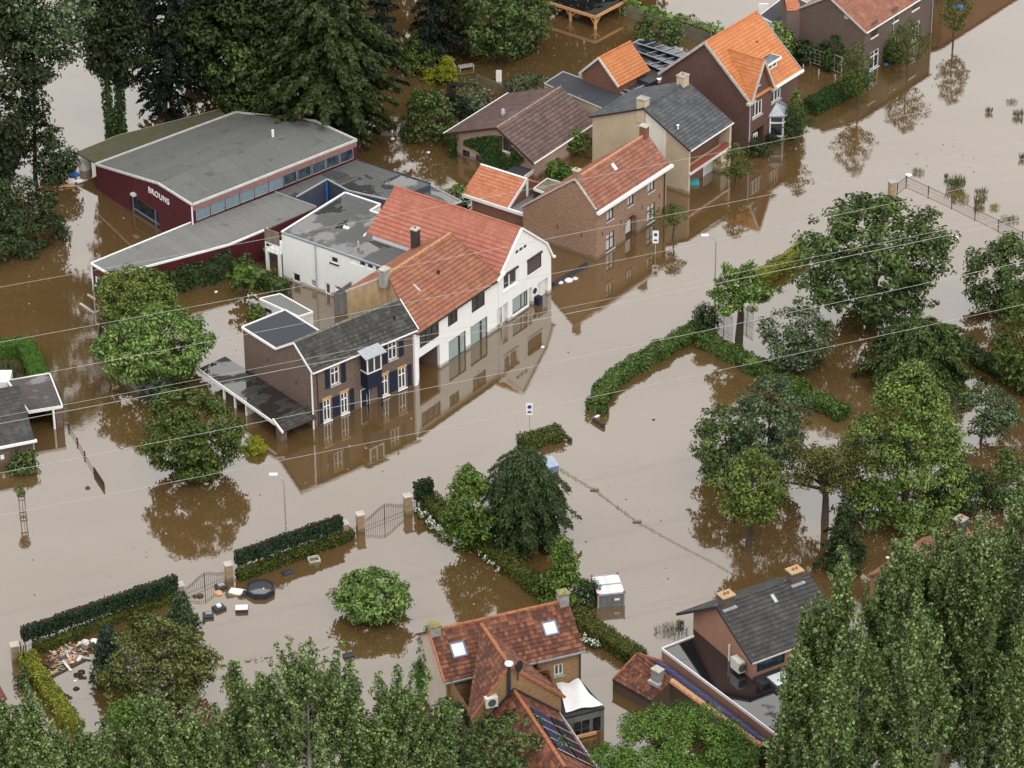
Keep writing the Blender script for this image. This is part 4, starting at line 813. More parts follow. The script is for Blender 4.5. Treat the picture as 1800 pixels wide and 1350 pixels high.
mb = MB().beam((0.02, .02, ez + .12), (1.87, gv, 9.1), .12, .06); b.part('valley', mb, M['lead'])
b.gutter((4.0, -.35, ez - .02), (L + .35, -.35, ez - .02), M['white'], .22, .2); b.gutter((-.6, -.25, ez - .1), (.55, -.25, ez - .1), tm, .4, .24, 'corbel'); b.gutter((3.4, -.25, ez - .1), (4.3, -.25, ez - .1), tm, .4, .24, 'corbel')
# dormer
h0 = fr.front(*z6(1065, 300), 1.0); h1 = fr.front(*z6(1140, 275), 1.0); zt = fr.front(*z6(1068, 240), 1.0)[1]; zb2 = fr.front(*z6(1068, 305), 1.0)[1]
dm = b.part('dormer', MB().box(h0[0], h1[0] + .1, 1.05, 3.6, zb2 - .4, zt - .12), M['terracotta']); b.part('flat_roof', MB().box(h0[0] - .3, h1[0] + .35, .75, 3.9, zt - .12, zt + .06), M['glassb'], parent=dm)
mb = MB(); kf = Face(b, (h0[0] - .3, .75), (h1[0] + .35, .75)); kf.box(mb, 0, kf.L, zt - .14, zt + .08, 0, .06); mb.box(h1[0] + .35, h1[0] + .42, .7, 3.9, zt - .14, zt + .08); b.part('fascia', mb, M['white'], parent=dm)
Face(b, (h0[0], 1.05), (h1[0] + .1, 1.05)).window_at(.05, h1[0] + .05 - h0[0], zb2, zt - .15, dict(frame=M['white'], glass=M['glass'], mull=(.5,), fw=.14), hole=False)
q = (h1[0] - .2, 3.2); b.part('flue', MB().tube([(*q, zt), (*q, zt + .8), (*q, zt + 1.2)], [.08, .08, .14], 8), M['black'])
# bay window
s0 = f.px(*z6(1083, 830))[0]; s1 = s0 + 2.6; zt = 2.55
BY = [(s0, -.0), (s0 + .75, -1.0), (s0 + 2.0, -1.0), (s1, -.0)]
bw = b.part('bay_window', MB().prism(BY, -1.2, .35), M['lead']); mb = MB()
for p, q in zip(BY, BY[1:]):
    for z in (.35, 1.75, zt - .1): mb.beam((*p, z), (*q, z), .12, .12)
for p in BY: mb.box(p[0] - .07, p[0] + .07, p[1] - .07, p[1] + .07, .3, zt)
b.part('frame', mb, M['white'], parent=bw); ci = [(s0 + .06, 0), (s0 + .78, -.95), (s0 + 1.97, -.95), (s1 - .06, 0)]; b.part('pane', MB().prism(ci, .36, zt - .05), M['glass'], parent=bw)
ro = [(s0 - .25, 0.02), (s0 + .65, -1.25), (s0 + 2.1, -1.25), (s1 + .25, 0.02)]; ap = (s0 + 1.0, 0.02, zt + .95), (s0 + 1.7, .02, zt + .95); mb = MB()
for p, q in zip(ro, ro[1:]): mb.face((*p, zt), (*q, zt), ap[1] if p[0] > s0 + .2 else ap[0], ap[0]) if p != ro[0] else mb.face((*p, zt), (*q, zt), ap[0])
mb.prism(ro, zt - .12, zt); b.part('bay_roof', mb, M['zinc'], parent=bw)
b.pipe(.03, -.1, -1, ez - .2, M['lead'], .06)
# ------------------------------------------------------------------ flat-roofed extensions and small orange gable behind the cream house
zk = Z(5.625, 930, 0)
fr = Frame((1024, 205), (1124, 240)); zf = 2.6
K = lambda x, y, z=zf: fr.at(*zk(x, y), z)
b = Building('flat_roofed_extension', 'wet blue black flat roofed extension with ochre wall behind the plum brown roof', 'extension', fr)
P = [K(150, 830)[:2], K(730, 1080)[:2], K(950, 935)[:2], K(335, 712)[:2]]
b.walls([b.face(P[k], P[(k + 1) % 4]).rect(zf - .1) for k in range(4)], BR_CREAM); b.part('flat_roof', MB().prism(P, zf - .14, zf), F_DARK); coping(b, P, zf - .06, M['lead'], .16, .16)
fr2 = Frame(zk(530, 800), zk(935, 945), zf); b = Building('gabled_annex', 'small dark brick annex with bright orange gabled roof', 'annex', fr2)
ge = fr2.front(*zk(530, 722)); gp = fr2.front(*zk(697, 568)); gq = fr2.front(*zk(885, 855)); ze = (ge[1] + gq[1]) / 2
gl = [v for v in np.arange(2, 20, .1) if fr2.front(*zk(965, 403), v)[1] <= gp[1]][0]
f = b.face((ge[0], 0), (gq[0], 0)); f.shape((0, -1.3), (f.L, -1.3), (f.L, ze), (gp[0] - ge[0], gp[1] - .15), (0, ze))
b.walls([f, b.face((gq[0], 0), (gq[0], gl)).rect(ze), b.face((gq[0], gl), (ge[0], gl)).shape((0, -1.3), (f.L, -1.3), (f.L, ze), (gq[0] - gp[0], gp[1] - .15), (0, ze)), b.face((ge[0], gl), (ge[0], 0)).rect(ze)], BR_RED)
gable_roof(b, dict(e0=(gq[0] + .15, -.15, ze), e1=(gq[0] + .15, gl, ze), r0=(gp[0], -.15, gp[1]), r1=(gp[0], gl, gp[1]), b0=(ge[0] - .3, -.15, ze - .05), b1=(ge[0] - .3, gl, ze - .05)), T_ORANGE, ridge_m=T_ORANGE)
verge(b, [(ge[0] - .3, -.18, ze - .05), (gp[0], -.18, gp[1]), (gq[0] + .15, -.18, ze)], M['offwhite'], .1, .22)
b = Building('solar_extension', 'flat roofed extension carrying three rows of black solar panels', 'extension', fr2)
K2 = lambda x, y, z=zf + .1: fr2.at(*zk(x, y), z)
P = [K2(885, 865)[:2], K2(1000, 905)[:2], K2(1340, 760)[:2], K2(1570, 545)[:2], K2(1095, 392)[:2], K2(990, 450)[:2]]
b.walls([b.face(P[k], P[(k + 1) % 6]).rect(zf) for k in range(6)], BR_RED); b.part('flat_roof', MB().prism(P, zf - .05, zf + .1), F_DARK); coping(b, P, zf + .05, M['lead'], .14, .14)
for r, (A, B, n) in enumerate((((1060, 460), (1510, 605), 5), ((1075, 545), (1400, 672), 4), ((1130, 650), (1310, 735), 3))):
    a = np.array(K2(*A)); c_ = np.array(K2(*B)); d = (c_ - a) / n
    for k in range(n):
        p = a + d * k; q = a + d * (k + .94); up = np.array([-d[1], d[0], 0]); up = up / np.linalg.norm(up) * 1.75
        if up @ np.array([0, 1, 0]) < 0: up = -up
        sp = b.part('solar_panel', MB().slab([tuple(p + [0, 0, .42]), tuple(q + [0, 0, .42]), tuple(q + up + [0, 0, .12]), tuple(p + up + [0, 0, .12])], .05), M['solar'])
        b.part('rail', MB().beam(tuple(p + [0, 0, .4]), tuple(q + [0, 0, .4]), .06, .1), M['lead'], parent=sp); b.part('rail', MB().beam(tuple(q + [0, 0, .47]), tuple(q + up + [0, 0, .17]), .06, .04), M['lead'], parent=sp)
q = K2(1160, 820); b.part('roof_light', MB().box(q[0] - .9, q[0] + .9, q[1] - .6, q[1] + .6, zf + .1, zf + .55), M['anth']); q = K2(1283, 803); b.part('roof_vent', MB().tube([(q[0], q[1], zf), (q[0], q[1], zf + .35)], [.2, .25], 8), M['white'])

# ------------------------------------------------------------------ dark brick terrace at the upper right
zz = Z(5, 1320, 0)
fr = Frame((1517, 133.5), (1638, 56)); L = fr.L
b = Building('terrace_house', 'old dark brick house with white windows and patched gable at the top of the street', 'house', fr)
ez = 4.75; rv, rz = 4.3, 7.4; kv, kz = 7.6, 5.2
f = b.face((0, 0), (L, 0)).rect(ez); g = b.face((0, kv), (0, 0)); g.shape((0, -1.3), (kv, -1.3), (kv, ez), (kv - rv, rz - .1), (0, kz))
wn = dict(frame=M['white'], glass=M['glass'], mull=(.5,), trans=(.7,), fw=.12, sill=M['white'])
for A, B in (((1060, 212), (1113, 300)), ((1250, 85), (1290, 172)), ((1420, -5), (1474, 62)), ((1050, 465), (1120, 575)), ((1250, 355), (1300, 450)), ((1420, 215), (1478, 325))): f.window(zz(*A), zz(*B), wn)
g.window(zz(818, 132), zz(855, 172), dict(frame=M['white'], glass=M['glass'], fw=.08, mull=(.5,)))
b.walls([f, g, b.face((L, 0), (L, kv)).shape((0, -1.3), (kv, -1.3), (kv, kz), (rv, rz - .1), (0, ez)), b.face((L, kv), (0, kv)).rect(kz)], BR_OLD)
gable_roof(b, dict(e0=(-.1, -.2, ez), e1=(L + .1, -.2, ez), r0=(-.1, rv, rz), r1=(L + .1, rv, rz), b0=(-.1, kv + .2, kz - .05), b1=(L + .1, kv + .2, kz - .05)), T_ARCH, course=.38, ridge_m=T_ARCH)
b.gutter((-.1, -.25, ez - .04), (L + .1, -.25, ez - .04), M['white'], .1, .1); verge(b, [(-.14, -.2, ez), (-.14, rv, rz), (-.14, kv + .2, kz)], M['stone'], .08, .16); b.pipe(5.2, -.08, 0, ez - .1, M['lead']); b.pipe(L - .3, -.08, 0, ez - .1, M['lead'])
mp = [fr.flat(*zz(315, 360)), fr.flat(*zz(580, 400))]; kz2 = kz - .25
A0 = fr.at(*zz(315, 90), kz2); A1 = (0.0, kv); D_ = (A1[0] - A0[0], A1[1] - A0[1])
wv = [(A0[0], A0[1]), (0.02, kv), (3.6, kv + 3.5), (A0[0] + 3.4, A0[1] + 3.0)]
b.walls([b.face(wv[k], wv[(k + 1) % 4]).rect(kz2) for k in range(4)], m_brick('mauve_brick', (0.20, 0.14, 0.125), (0.165, 0.11, 0.10), (0.22, 0.18, 0.16)), label='mauve brick rear wing')
b.slope((A0[0] - .1, A0[1] - .1, kz2), (0.1, kv - .1, kz2 + .05), (3.6, kv + 3.5, kz2 + 1.2), (A0[0] + 3.4, A0[1] + 3.0, kz2 + 1.2), T_PEACH)
o = Building('garage', 'blue grey flat roofed garage behind the orange roofed house', 'garage', Frame(zz(75, 140), zz(300, 250), 2.2)); fo = o.fr; zg = 2.2
P = [fo.flat(*zz(*p), zg) for p in ((75, 140), (290, 255), (560, 60), (420, -10), (290, -25))]; o.part('flat_roof', MB().prism(P, zg - .15, zg), F_DARK); coping(o, P, zg - .1, M['white'], .14, .18); solid_walls(o, P, zg - .15, M['offwhite'])
o = tag(MB().box(-.5, .5, -.08, .08, -.5, 1.5).build('white_board', M['white']), 'white upright board standing in water behind the garage', 'board'); o.location = G(1342, 30)
fr9 = Frame((1662, 4), (1760, -58)); b = Building('brick_building', 'corner of a dark brick building at the upper right edge of the street', 'house', fr9)
b.walls([b.face((-.5, 0), (16, 0)).rect(5), b.face((16, 0), (16, 6)).rect(5), b.face((16, 6), (-.5, 6)).rect(5), b.face((-.5, 6), (-.5, 0)).rect(5)], BR_RED); b.slope((-.7, -.2, 5), (16.2, -.2, 5), (16.2, 3, 7), (-.7, 3, 7), T_ARCH); b.slope((16.2, 6.2, 5), (-.7, 6.2, 5), (-.7, 3, 7), (16.2, 3, 7), T_ARCH)

# ------------------------------------------------------------------ timber carport at the top
fr = Frame(zk(655, 290), zk(1000, 130)); b = Building('timber_carport', 'open timber carport with wet black roof and braced posts at the top edge', 'carport', fr)
zt = height_to(*zk(655, 290), zk(655, 160)[1]) + .05; P = [fr.flat(*zk(*p), zt) for p in ((655, 160), (965, -5), (460, -160), (165, 5))]
b.part('flat_roof', MB().prism(P, zt - .1, zt - .02), F_BLACK); coping(b, P, zt - .28, M['pine'], .16, .34, 'beam')
for x, y in ((655, 285), (410, 205), (905, 130)):
    u, v = fr.flat(*zk(x, y)); po = b.part('post', MB().box(u - .11, u + .11, v - .11, v + .11, -1.2, zt - .25), M['pine'])
    d = (1, 0) if y != 205 else (0, 1); mb = MB()
    for sx in ((1, 0), (0, 1)) if y == 285 else ((0, 1), (0, -1)) if y == 205 else ((1, 0), (-1, 0)): mb.beam((u + sx[0] * .1, v + sx[1] * .1, zt - 1.0), (u + sx[0] * .75, v + sx[1] * .75, zt - .3), .1, .12)
    b.part('brace', mb, M['pine'], parent=po)

# ------------------------------------------------------------------ house and garage at the left edge
zm_ = Z(4.5, 0, 560)
fr = Frame((0, 821), (61, 809)); fr.O = fr.O - fr.u * 8; uw = fr.flat(60, 812)[0]
b = Building('edge_house', 'brick house with dark grey tiled roof cut by the left edge', 'house', fr)
ux, ez = fr.front(*zm_(275, 958), -.3); rvv = [v for v in np.arange(1, 9, .05) if (fr.front(*zm_(185, 527), v)[1] - ez) / v <= .62][0]; rz = fr.front(*zm_(185, 527), rvv)[1]
f = b.face((0, 0), (ux - .15, 0)).rect(ez - .05)
b.walls([f, b.face((f.L, 0), (f.L, 2 * rvv)).shape((0, -1.3), (2 * rvv, -1.3), (2 * rvv, ez), (rvv, rz - .1), (0, ez)), b.face((f.L, 2 * rvv), (0, 2 * rvv)).rect(ez), b.face((0, 2 * rvv), (0, 0)).shape((0, -1.3), (2 * rvv, -1.3), (2 * rvv, ez), (rvv, rz - .1), (0, ez))], BR_DARK)
gable_roof(b, dict(e0=(-.1, -.3, ez), e1=(ux, -.3, ez), r0=(-.1, rvv, rz), r1=(ux, rvv, rz), b0=(-.1, 2 * rvv + .3, ez), b1=(ux, 2 * rvv + .3, ez)), T_CHAR, course=.36, ridge_m=T_CHAR)
b.gutter((0, -.36, ez - .08), (ux + .15, -.36, ez - .08), M['white'], .22, .2); a0, z0 = f.px(*zm_(18, 1095)); mb = MB(); f.box(mb, a0 - .15, a0 + .15, z0 - .2, z0 + .2, 0, .04); b.part('notice', mb, M['white']); b.pipe(ux - .1, -.1, -1, ez - .1, M['lead'], .06)
zg = height_to(104, 752, 714); P = [fr.flat(*zm_(*p), zg) for p in ((225, 735), (493, 690), (393, 435), (60, 490))]
b2 = Building('garage', 'flat roofed open garage with white fascia at the left edge', 'garage', fr)
b2.part('flat_roof', MB().prism(P, zg - .14, zg), m_bitumen('old_felt_brown', (0.06, 0.048, 0.045), (0.15, 0.14, 0.14), (0.03, 0.025, 0.025), .55)); coping(b2, [P[0], P[1], P[2], P[3]], zg - .2, M['white'], .16, .28)
b2.walls([b2.face(P[1], P[2]).rect(zg - .15), b2.face(P[2], P[3]).rect(zg - .15), b2.face(P[3], P[0]).rect(zg - .15)], BR_DARK); u, v = P[1]; b2.part('brick_pier', MB().box(u - .6, u - .02, v + .02, v + .45, -1.2, zg - .16), BR_DARK); b2.part('post', MB().box(u - .85, u - .68, v + .02, v + .18, -1.2, zg - .16), M['white'])
o = tag(MB().box(-1.3, .75, -.6, 1.4, -.3, 1.9).build('shed_box', M['white']), 'white flat topped shed box behind the dark roof at the left edge', 'shed'); o.location = G(5, 700)

# ------------------------------------------------------------------ weathered red roofed house, lower middle
z4 = Z(4.356, 750, 1040); ez = 4.9
fr = Frame(z4(150, 695), z4(1203, 452), ez); L = fr.L
b = Building('red_roofed_house', 'ochre brick house with weathered red roof, cross gable and two white skylights', 'house', fr)
rv = [v for v in np.arange(1, 9, .05) if (fr.front(*z4(75, 290), v)[1] - ez) / v <= .75][0]; rz = fr.front(*z4(75, 290), rv)[1]
f = b.face((.1, .35), (L - .1, .35)).rect(ez + .2)
f.window(z4(975, 562), z4(1048, 632), dict(frame=M['offwhite'], glass=M['glass'], mull=(.5,), fw=.12, sill=M['zinc']))
kv = 2 * rv - .35
b.walls([f, b.face((L - .1, .35), (L - .1, kv)).shape((0, -1.3), (kv - .35, -1.3), (kv - .35, ez + .2), (rv - .35, rz - .1), (0, ez + .2)), b.face((L - .1, kv), (.1, kv)).rect(ez)], BR_OCHRE)
b.walls([b.face((.1, kv), (.1, .35)).shape((0, -1.3), (kv - .35, -1.3), (kv - .35, ez + .2), (rv - .35, rz - .1), (0, ez + .2))], m_render('pale_pink_render', (0.52, 0.44, 0.38), (0.3, 0.25, 0.2), .4), label='pale rendered gable wall')
e0, e1, r0, r1 = (-.05, 0, ez), (L + .05, 0, ez), (-.05, rv, rz), (L + .05, rv, rz)
rf, rk = gable_roof(b, dict(e0=e0, e1=e1, r0=r0, r1=r1, b0=(-.05, 2 * rv, ez), b1=(L + .05, 2 * rv, ez)), T_OLDRED, course=.34, ridge_m=m_plain('ridge_terracotta', (0.33, 0.13, 0.065), .8, var=.35))
b.gutter((-.1, -.08, ez - .06), (L + .1, -.08, ez - .06), M['zinc'], .12, .12); verge(b, [(-.12, 0, ez), (-.12, rv, rz)], M['terracotta'], .16, .18); b.pipe(L - .2, .2, 0, ez, M['anth'], .06)
for A, B in (((165, 400), (318, 492)), ((870, 240), (1018, 325))): b.on_slope(e0, e1, r1, r0, z4(*A), z4(*B), 'skylight', M['bluegrey'], M['pale'], lift=.14, fw=.12)
b.chimney(L - .35, rv - .05, rz - .6, rz + .75, .7, .7, M['concrete'], cap=m_plain('mossy_stone', (0.22, 0.20, 0.08), .9, var=.4)); b.chimney(.3, rv - .1, rz - .6, rz + .5, .7, .7, M['concrete'], cap=m_plain('mossy_stone', (0.22, 0.20, 0.08), .9, var=.4))
# cross gable towards the viewer
pv = -4.7
pu, pz = fr.front(*z4(640, 560), pv); lu, lz = fr.front(*z4(345, 890), pv); qu, qz = fr.front(*z4(1050, 800), pv); lz = qz = min(lz, qz)
ju, jv, jz = fr.at(*z4(425, 272), pz)
pu = (pu + ju) / 2
cr = b.slope((lu, jv - 4.2, lz), (lu, pv - .1, lz), (pu, pv - .1, pz), (pu, jv + .3, pz), T_OLDRED, course=.34, label='mossy cross gable roof'); b.slope((qu, pv - .1, qz), (qu, jv - 4.2, qz), (pu, jv + .3, pz), (pu, pv - .1, pz), T_OLDRED, course=.34)
b.ridge((pu, pv - .1, pz + .02), (pu, jv + .3, pz + .02), bpy.data.materials['ridge_terracotta'], .15, par=cr)
fg_ = b.face((lu + .2, pv), (qu - .2, pv)); fg_.shape((0, -1.3), (fg_.L, -1.3), (fg_.L, qz), (pu - lu - .2, pz - .12), (0, lz)); b.walls([fg_, b.face((lu + .2, .4), (lu + .2, pv)).rect(lz), b.face((qu - .2, pv), (qu - .2, .4)).rect(qz)], BR_OCHRE)
verge(b, [(lu - .05, pv - .14, lz - .02), (pu, pv - .14, pz), (qu + .05, pv - .14, qz - .02)], M['terracotta'], .1, .2)
a0, zt = fg_.px(*z4(622, 545)); q = fg_.pt(a0, 0, .2); _, z0 = fg_.px(*z4(622, 790)); fl_ = b.part('flue', MB().tube([(q[0], q[1], z0), (q[0], q[1], zt)], .13, 9), M['anth']); b.part('cowl', MB().tube([(q[0], q[1], zt), (q[0], q[1], zt + .12)], .3, 12), M['white'], parent=fl_)
a0, zt = fg_.px(*z4(690, 552)); q = fg_.pt(a0, zt, .3); dsh = b.part('satellite_dish', MB().tube([(q[0], q[1], q[2]), (q[0], q[1] - .03, q[2] + .02), (q[0] + .05, q[1] - .1, q[2] + .03)], [.1, .34, .42], 14), M['black']); b.part('mast', MB().tube([(q[0], q[1] + .1, q[2]), (q[0], q[1] + .1, q[2] - 1.3)], .035, 6), M['black'], parent=dsh)
a0, zt = fg_.px(*z4(437, 800)); a1, z0 = fg_.px(*z4(530, 850)); mb = MB(); fg_.box(mb, a0, a1, z0, zt, .02, .45); ac = b.part('air_conditioner', mb, M['offwhite']); q = fg_.pt((a0 + a1) / 2, (z0 + zt) / 2, .45); n_ = fg_.n; b.part('fan_grille', MB().tube([q, (q[0] + n_[0] * .03, q[1] + n_[1] * .03, q[2])], .3, 14), M['plasticgrey'], parent=ac)
# small lean roofs beside the gable
def quad_roof(b, pts, z, m, name='roof'):
    P = [b.fr.at(*p, zz_) for p, zz_ in zip(pts, z)]; return b.slope(*P, m, name=name, course=.34)
quad_roof(b, (z4(845, 645), z4(965, 690), z4(935, 590), z4(825, 612)), (lz + .1, lz + .1, lz + 1.0, lz + 1.0), T_OLDRED)
# lower wing with solar panels
wv = pv - 9.5
wu, wz = fr.front(*z4(668, 752), pv - .05); xu, xz = fr.front(*z4(1010, 925), pv - .05); yu, yz = fr.front(*z4(375, 968), pv - .05); ew = min(xz, yz)
E1, E2 = (xu, pv - .05, ew), (xu, wv, ew); W1, W2 = (wu, pv - .05, wz), (wu, wv, wz)
b.slope(E2, E1, W1, W2, T_OLDRED, course=.34, label='solar clad slope of the low wing'); b.slope((yu, pv - .05, ew), (yu, wv, ew), W2, W1, T_OLDRED, course=.34); b.ridge((wu, wv, wz), (wu, pv - .05, wz), bpy.data.materials['ridge_terracotta'], .14)
verge(b, [(yu, pv - .1, ew + .1), (wu, pv - .1, wz + .1), (xu, pv - .1, ew + .1)], M['anth'], .12, .16, 'flashing'); b.gutter((xu + .06, pv, ew), (xu + .06, wv, ew), M['zinc'], .1, .12)
b.walls([b.face((xu - .2, wv), (xu - .2, pv)).rect(ew), b.face((yu + .2, pv), (yu + .2, wv)).rect(ew), b.face((yu + .2, wv), (xu - .2, wv)).shape((0, -1.3), (xu - yu - .4, -1.3), (xu - yu - .4, ew), (wu - yu - .2, wz - .1), (0, ew))], BR_OCHRE)
for A, B, m in (((880, 985), (1100, 1290), M['solarblue']), ((990, 985), (1250, 1260), M['solar'])):
    for k in range(4):
        sn = Vector(E1) - Vector(W1); t0, t1 = (.1, .44) if m is M['solarblue'] else (.52, .86); v0 = pv - 2.0 - 1.35 * k
        nr = Vector((sn.z, 0, -sn.x)).normalized(); nr = -nr if nr.z < 0 else nr
        p = lambda t, v: tuple(Vector((W1[0], v, W1[2])) + Vector((sn.x, 0, sn.z)) * t + nr * .16)
        sp = b.part('solar_panel', MB().slab([p(t0, v0), p(t0, v0 - 1.25), p(t1, v0 - 1.25), p(t1, v0)], .05), m); b.part('rail', MB().beam(p(t0 - .02, v0 - 1.3), p(t1 + .02, v0 - 1.3), .06, .05), M['lead'], parent=sp)
# porch with a white canvas sail
zp = 1.9; P = [fr.flat(*z4(*p), zp) for p in ((1185, 690), (1360, 890), (1060, 965), (1000, 840), (985, 730))]
c = Building('porch', 'grey boarded garden porch with white canvas sail over its flat roof', 'porch', fr)
solid_walls(c, P[::-1], zp - .15, M['greyboard']); c.part('flat_roof', MB().prism(P[::-1], zp - .16, zp), F_DARK); coping(c, P, zp - .12, M['anth'], .1, .16)
kf = c.face(P[2], P[1]); n_ = kf.L
for k in (.3, .52, .8): kf.window_at(n_ * k - .35, n_ * k + .35, .0, 1.35, dict(frame=M['greyboard'], glass=M['glass'], fw=.06), hole=False)
nx = 9; A4 = [np.array([*P[4], zp + .25]), np.array([*fr.flat(*z4(1165, 705), zp), zp + .5]), np.array([*fr.flat(*z4(1350, 893), zp), zp + .1]), np.array([*fr.flat(*z4(1065, 940), zp), zp + .2])]
mb = MB(); gp = [[None] * (nx + 1) for _ in range(nx + 1)]
for i in range(nx + 1):
    for j in range(nx + 1):
        s, t = i / nx, j / nx; p = A4[0] * (1 - s) * (1 - t) + A4[1] * s * (1 - t) + A4[2] * s * t + A4[3] * (1 - s) * t
        ctr = (A4[0] + A4[1] + A4[2] + A4[3]) / 4; bow = 4 * min(s * (1 - s), .2) + 4 * min(t * (1 - t), .2); edge = min(s, 1 - s, t, 1 - t)
        p = p + (ctr - p) * .12 * (1 - abs(2 * s - 1) if edge in (t, 1 - t) else 1 - abs(2 * t - 1)); p[2] += .35 * max(0, .5 - abs(s - t)) + .05 * math.sin(9 * s + 4 * t); gp[i][j] = tuple(p)
for i in range(nx):
    for j in range(nx): mb.face(gp[i][j], gp[i + 1][j], gp[i + 1][j + 1], gp[i][j + 1])
o = tag(mb.build('shade_sail', m_plain('white_canvas', (0.74, 0.74, 0.74), .8, var=.06), smooth=True), 'white canvas shade sail stretched over the grey porch roof', 'shade sail'); o.matrix_world = c.root.matrix_basis.copy()
u, v = fr.flat(*z4(1240, 1110)); c.part('deck_rail', MB().box(u - 1.2, u + .6, v - .1, v + .1, .1, .3), M['pine'])

# ------------------------------------------------------------------ low red tiled range with solar slope, lower right
z5 = Z(3.971, 1060, 980); zF = 2.0
fr = Frame(z5(1045, 855), z5(1300, 760), zF); frO = fr
b = Building('charcoal_roofed_house', 'salmon brick house with charcoal tiled roof, two chimneys and dark flat roof terrace', 'house', fr)
_, ez = fr.front(*z5(1045, 718)); L = 13.5; rv = [v for v in np.arange(1, 9, .05) if (fr.side(*z5(812, 338))[0] - v) < .05][0]; rv, rz = fr.side(*z5(812, 338)); kv, kz = fr.side(*z5(632, 380)); L = fr.front(1419, 1002, rv)[0]
f = b.face((0, 0), (L, 0)).rect(ez - .05); g = b.face((0, kv), (0, 0)); g.shape((0, -1.3), (kv, -1.3), (kv, ez - .05), (kv - rv, rz - .15), (0, kz - .05))
f.window(z5(1075, 735), z5(1268, 735), dict(frame=M['anth'], glass=M['glassb'], fw=.1))
b.walls([f, g, b.face((L, 0), (L, kv)).shape((0, -1.3), (kv, -1.3), (kv, kz), (rv, rz - .15), (0, ez)), b.face((L, kv), (0, kv)).rect(kz - .05)], BR_SALMON)
e0, e1, r0, r1 = (-.25, -.2, ez - .05), (L + .2, -.2, ez - .05), (-.25, rv, rz), (L + .2, rv, rz); ov = .9
gable_roof(b, dict(e0=e0, e1=e1, r0=r0, r1=r1, b0=(-.9, kv + ov, kz - .35), b1=(L + .2, kv + ov, kz - .35)), T_CHAR, course=.36, ridge_m=T_CHAR)
b.gutter((-.25, -.25, ez - .1), (L, -.25, ez - .1), M['offwhite'], .08, .1); verge(b, [(-.28, -.2, ez - .1), (-.28, rv, rz - .02), (-.9, kv + ov, kz - .42)], M['anth'], .08, .2)
pc = m_plain('sooty_block', (0.11, 0.085, 0.07), .85, var=.3); cp = m_plain('tan_slab', (0.42, 0.30, 0.17), .85)
for x, y in ((858, 330), (1335, 150)):
    q = fr.front(*z5(x, y), rv); ch = b.chimney(q[0], rv, rz - .5, rz + .75, 1.0, .8, pc, cap=cp, pots=((-.15, 0), (.15, 0)), potm=M['terracotta']); b.part('flashing', MB().box(q[0] - .58, q[0] + .58, rv - .62, rv + .42, rz - .55, rz - .12), M['lead'], parent=ch)
b.on_slope(e0, e1, r1, r0, z5(1165, 265), z5(1222, 312), 'skylight', M['lead'], M['pale'])
PF = [fr.flat(*z5(410, 640), zF), fr.flat(*z5(1240, 1265), zF), (9.5, -6.5), (9.5, -2.2), (.0, -2.2), (0, 0), (-.02, kv), fr.flat(*z5(634, 552), zF)]
PF[1] = fr.flat(*z5(1330, 1330), zF)
b.part('flat_roof', MB().prism(PF[:2] + [(PF[1][0] + 3, PF[1][1] + 1.5), (6.5, -2.2), (3.0, -1.2), (.02, -.02), (-.02, kv), PF[7]], zF - .15, zF), m_bitumen('ponded_black_roof', (0.018, 0.018, 0.022), (0.03, 0.03, 0.036), (0.010, 0.010, 0.013), 1.3), label='flat roof under standing water')
coping(b, [PF[7], PF[0], PF[1]], zF - .12, M['white'], .14, .26, closed=False); b.walls([b.face(PF[7], PF[0]).rect(zF - .13), b.face(PF[0], PF[1]).rect(zF - .13)], BR_SALMON)
b.part('dark_band', MB().box(.0, L - .5, -1.2, -.02, zF - .8, zF + .25), M['anth']); q = fr.at(*z5(1245, 840), zF + .4); sk = b.part('roof_light', MB().box(q[0] - .95, q[0] + .95, q[1] - .8, q[1] + .8, zF, zF + .35), M['anth']); b.part('pane', MB().box(q[0] - .8, q[0] + .8, q[1] - .65, q[1] + .65, zF + .35, zF + .42), M['pale'], parent=sk)
a0, zt = g.px(*z5(890, 605)); _, z0 = g.px(*z5(890, 735)); mb = MB(); g.box(mb, a0 - .06, a0 + .06, z0, zt, .02, .14); q0, _ = g.px(*z5(942, 775)); g.box(mb, a0 + .06, q0, z0, z0 + .1, .02, .12); b.part('downpipe', mb, M['white'])
a0, zt = g.px(*z5(940, 748)); a1, z0 = g.px(*z5(995, 815)); mb = MB(); g.box(mb, a0, a0 + 1.1, zF + .25, zF + 1.15, .1, .65); ac = b.part('air_conditioner', mb, M['offwhite']); q = g.pt(a0 + 1.12, zF + .7, .38); b.part('fan_grille', MB().tube([q, (q[0], q[1] - .03, q[2])], .32, 12), M['plasticgrey'], parent=ac)
ez2 = 1.0; ez3 = 1.75
fp = Frame(z5(70, 850), z5(335, 995), ez2)
b = Building('tiled_range', 'low outhouse with mossy red tiles and a long strip of blue solar panels', 'outhouse', fp)
pr0 = fp.at(*z5(240, 670), 2.3); pr1 = fp.at(*z5(480, 862), 2.3); pe0 = fp.at(*z5(68, 850), ez2); pe1 = fp.at(*z5(335, 1000), ez2)
pu1 = fp.at(*z5(415, 722), 1.65); pu9 = fp.at(*z5(960, 1140), 1.6); rr9 = fp.at(*z5(1090, 1310), 2.3)
dl = (np.array(rr9) - np.array(pr0)); pu9 = tuple(np.array(pu1) + dl * .95)
b.slope(pe0, pe1, pr1, pr0, T_OLDRED, course=.34); sb = b.slope(pu9, pu1, pr0, rr9, T_OLDRED, course=.34, label='solar covered slope'); b.ridge(pr0, pr1, T_OLDRED, .14, par=sb); b.ridge(pr1, rr9, m_plain('ridge_tan', (0.50, 0.27, 0.15), .8, var=.3), .24, par=sb)
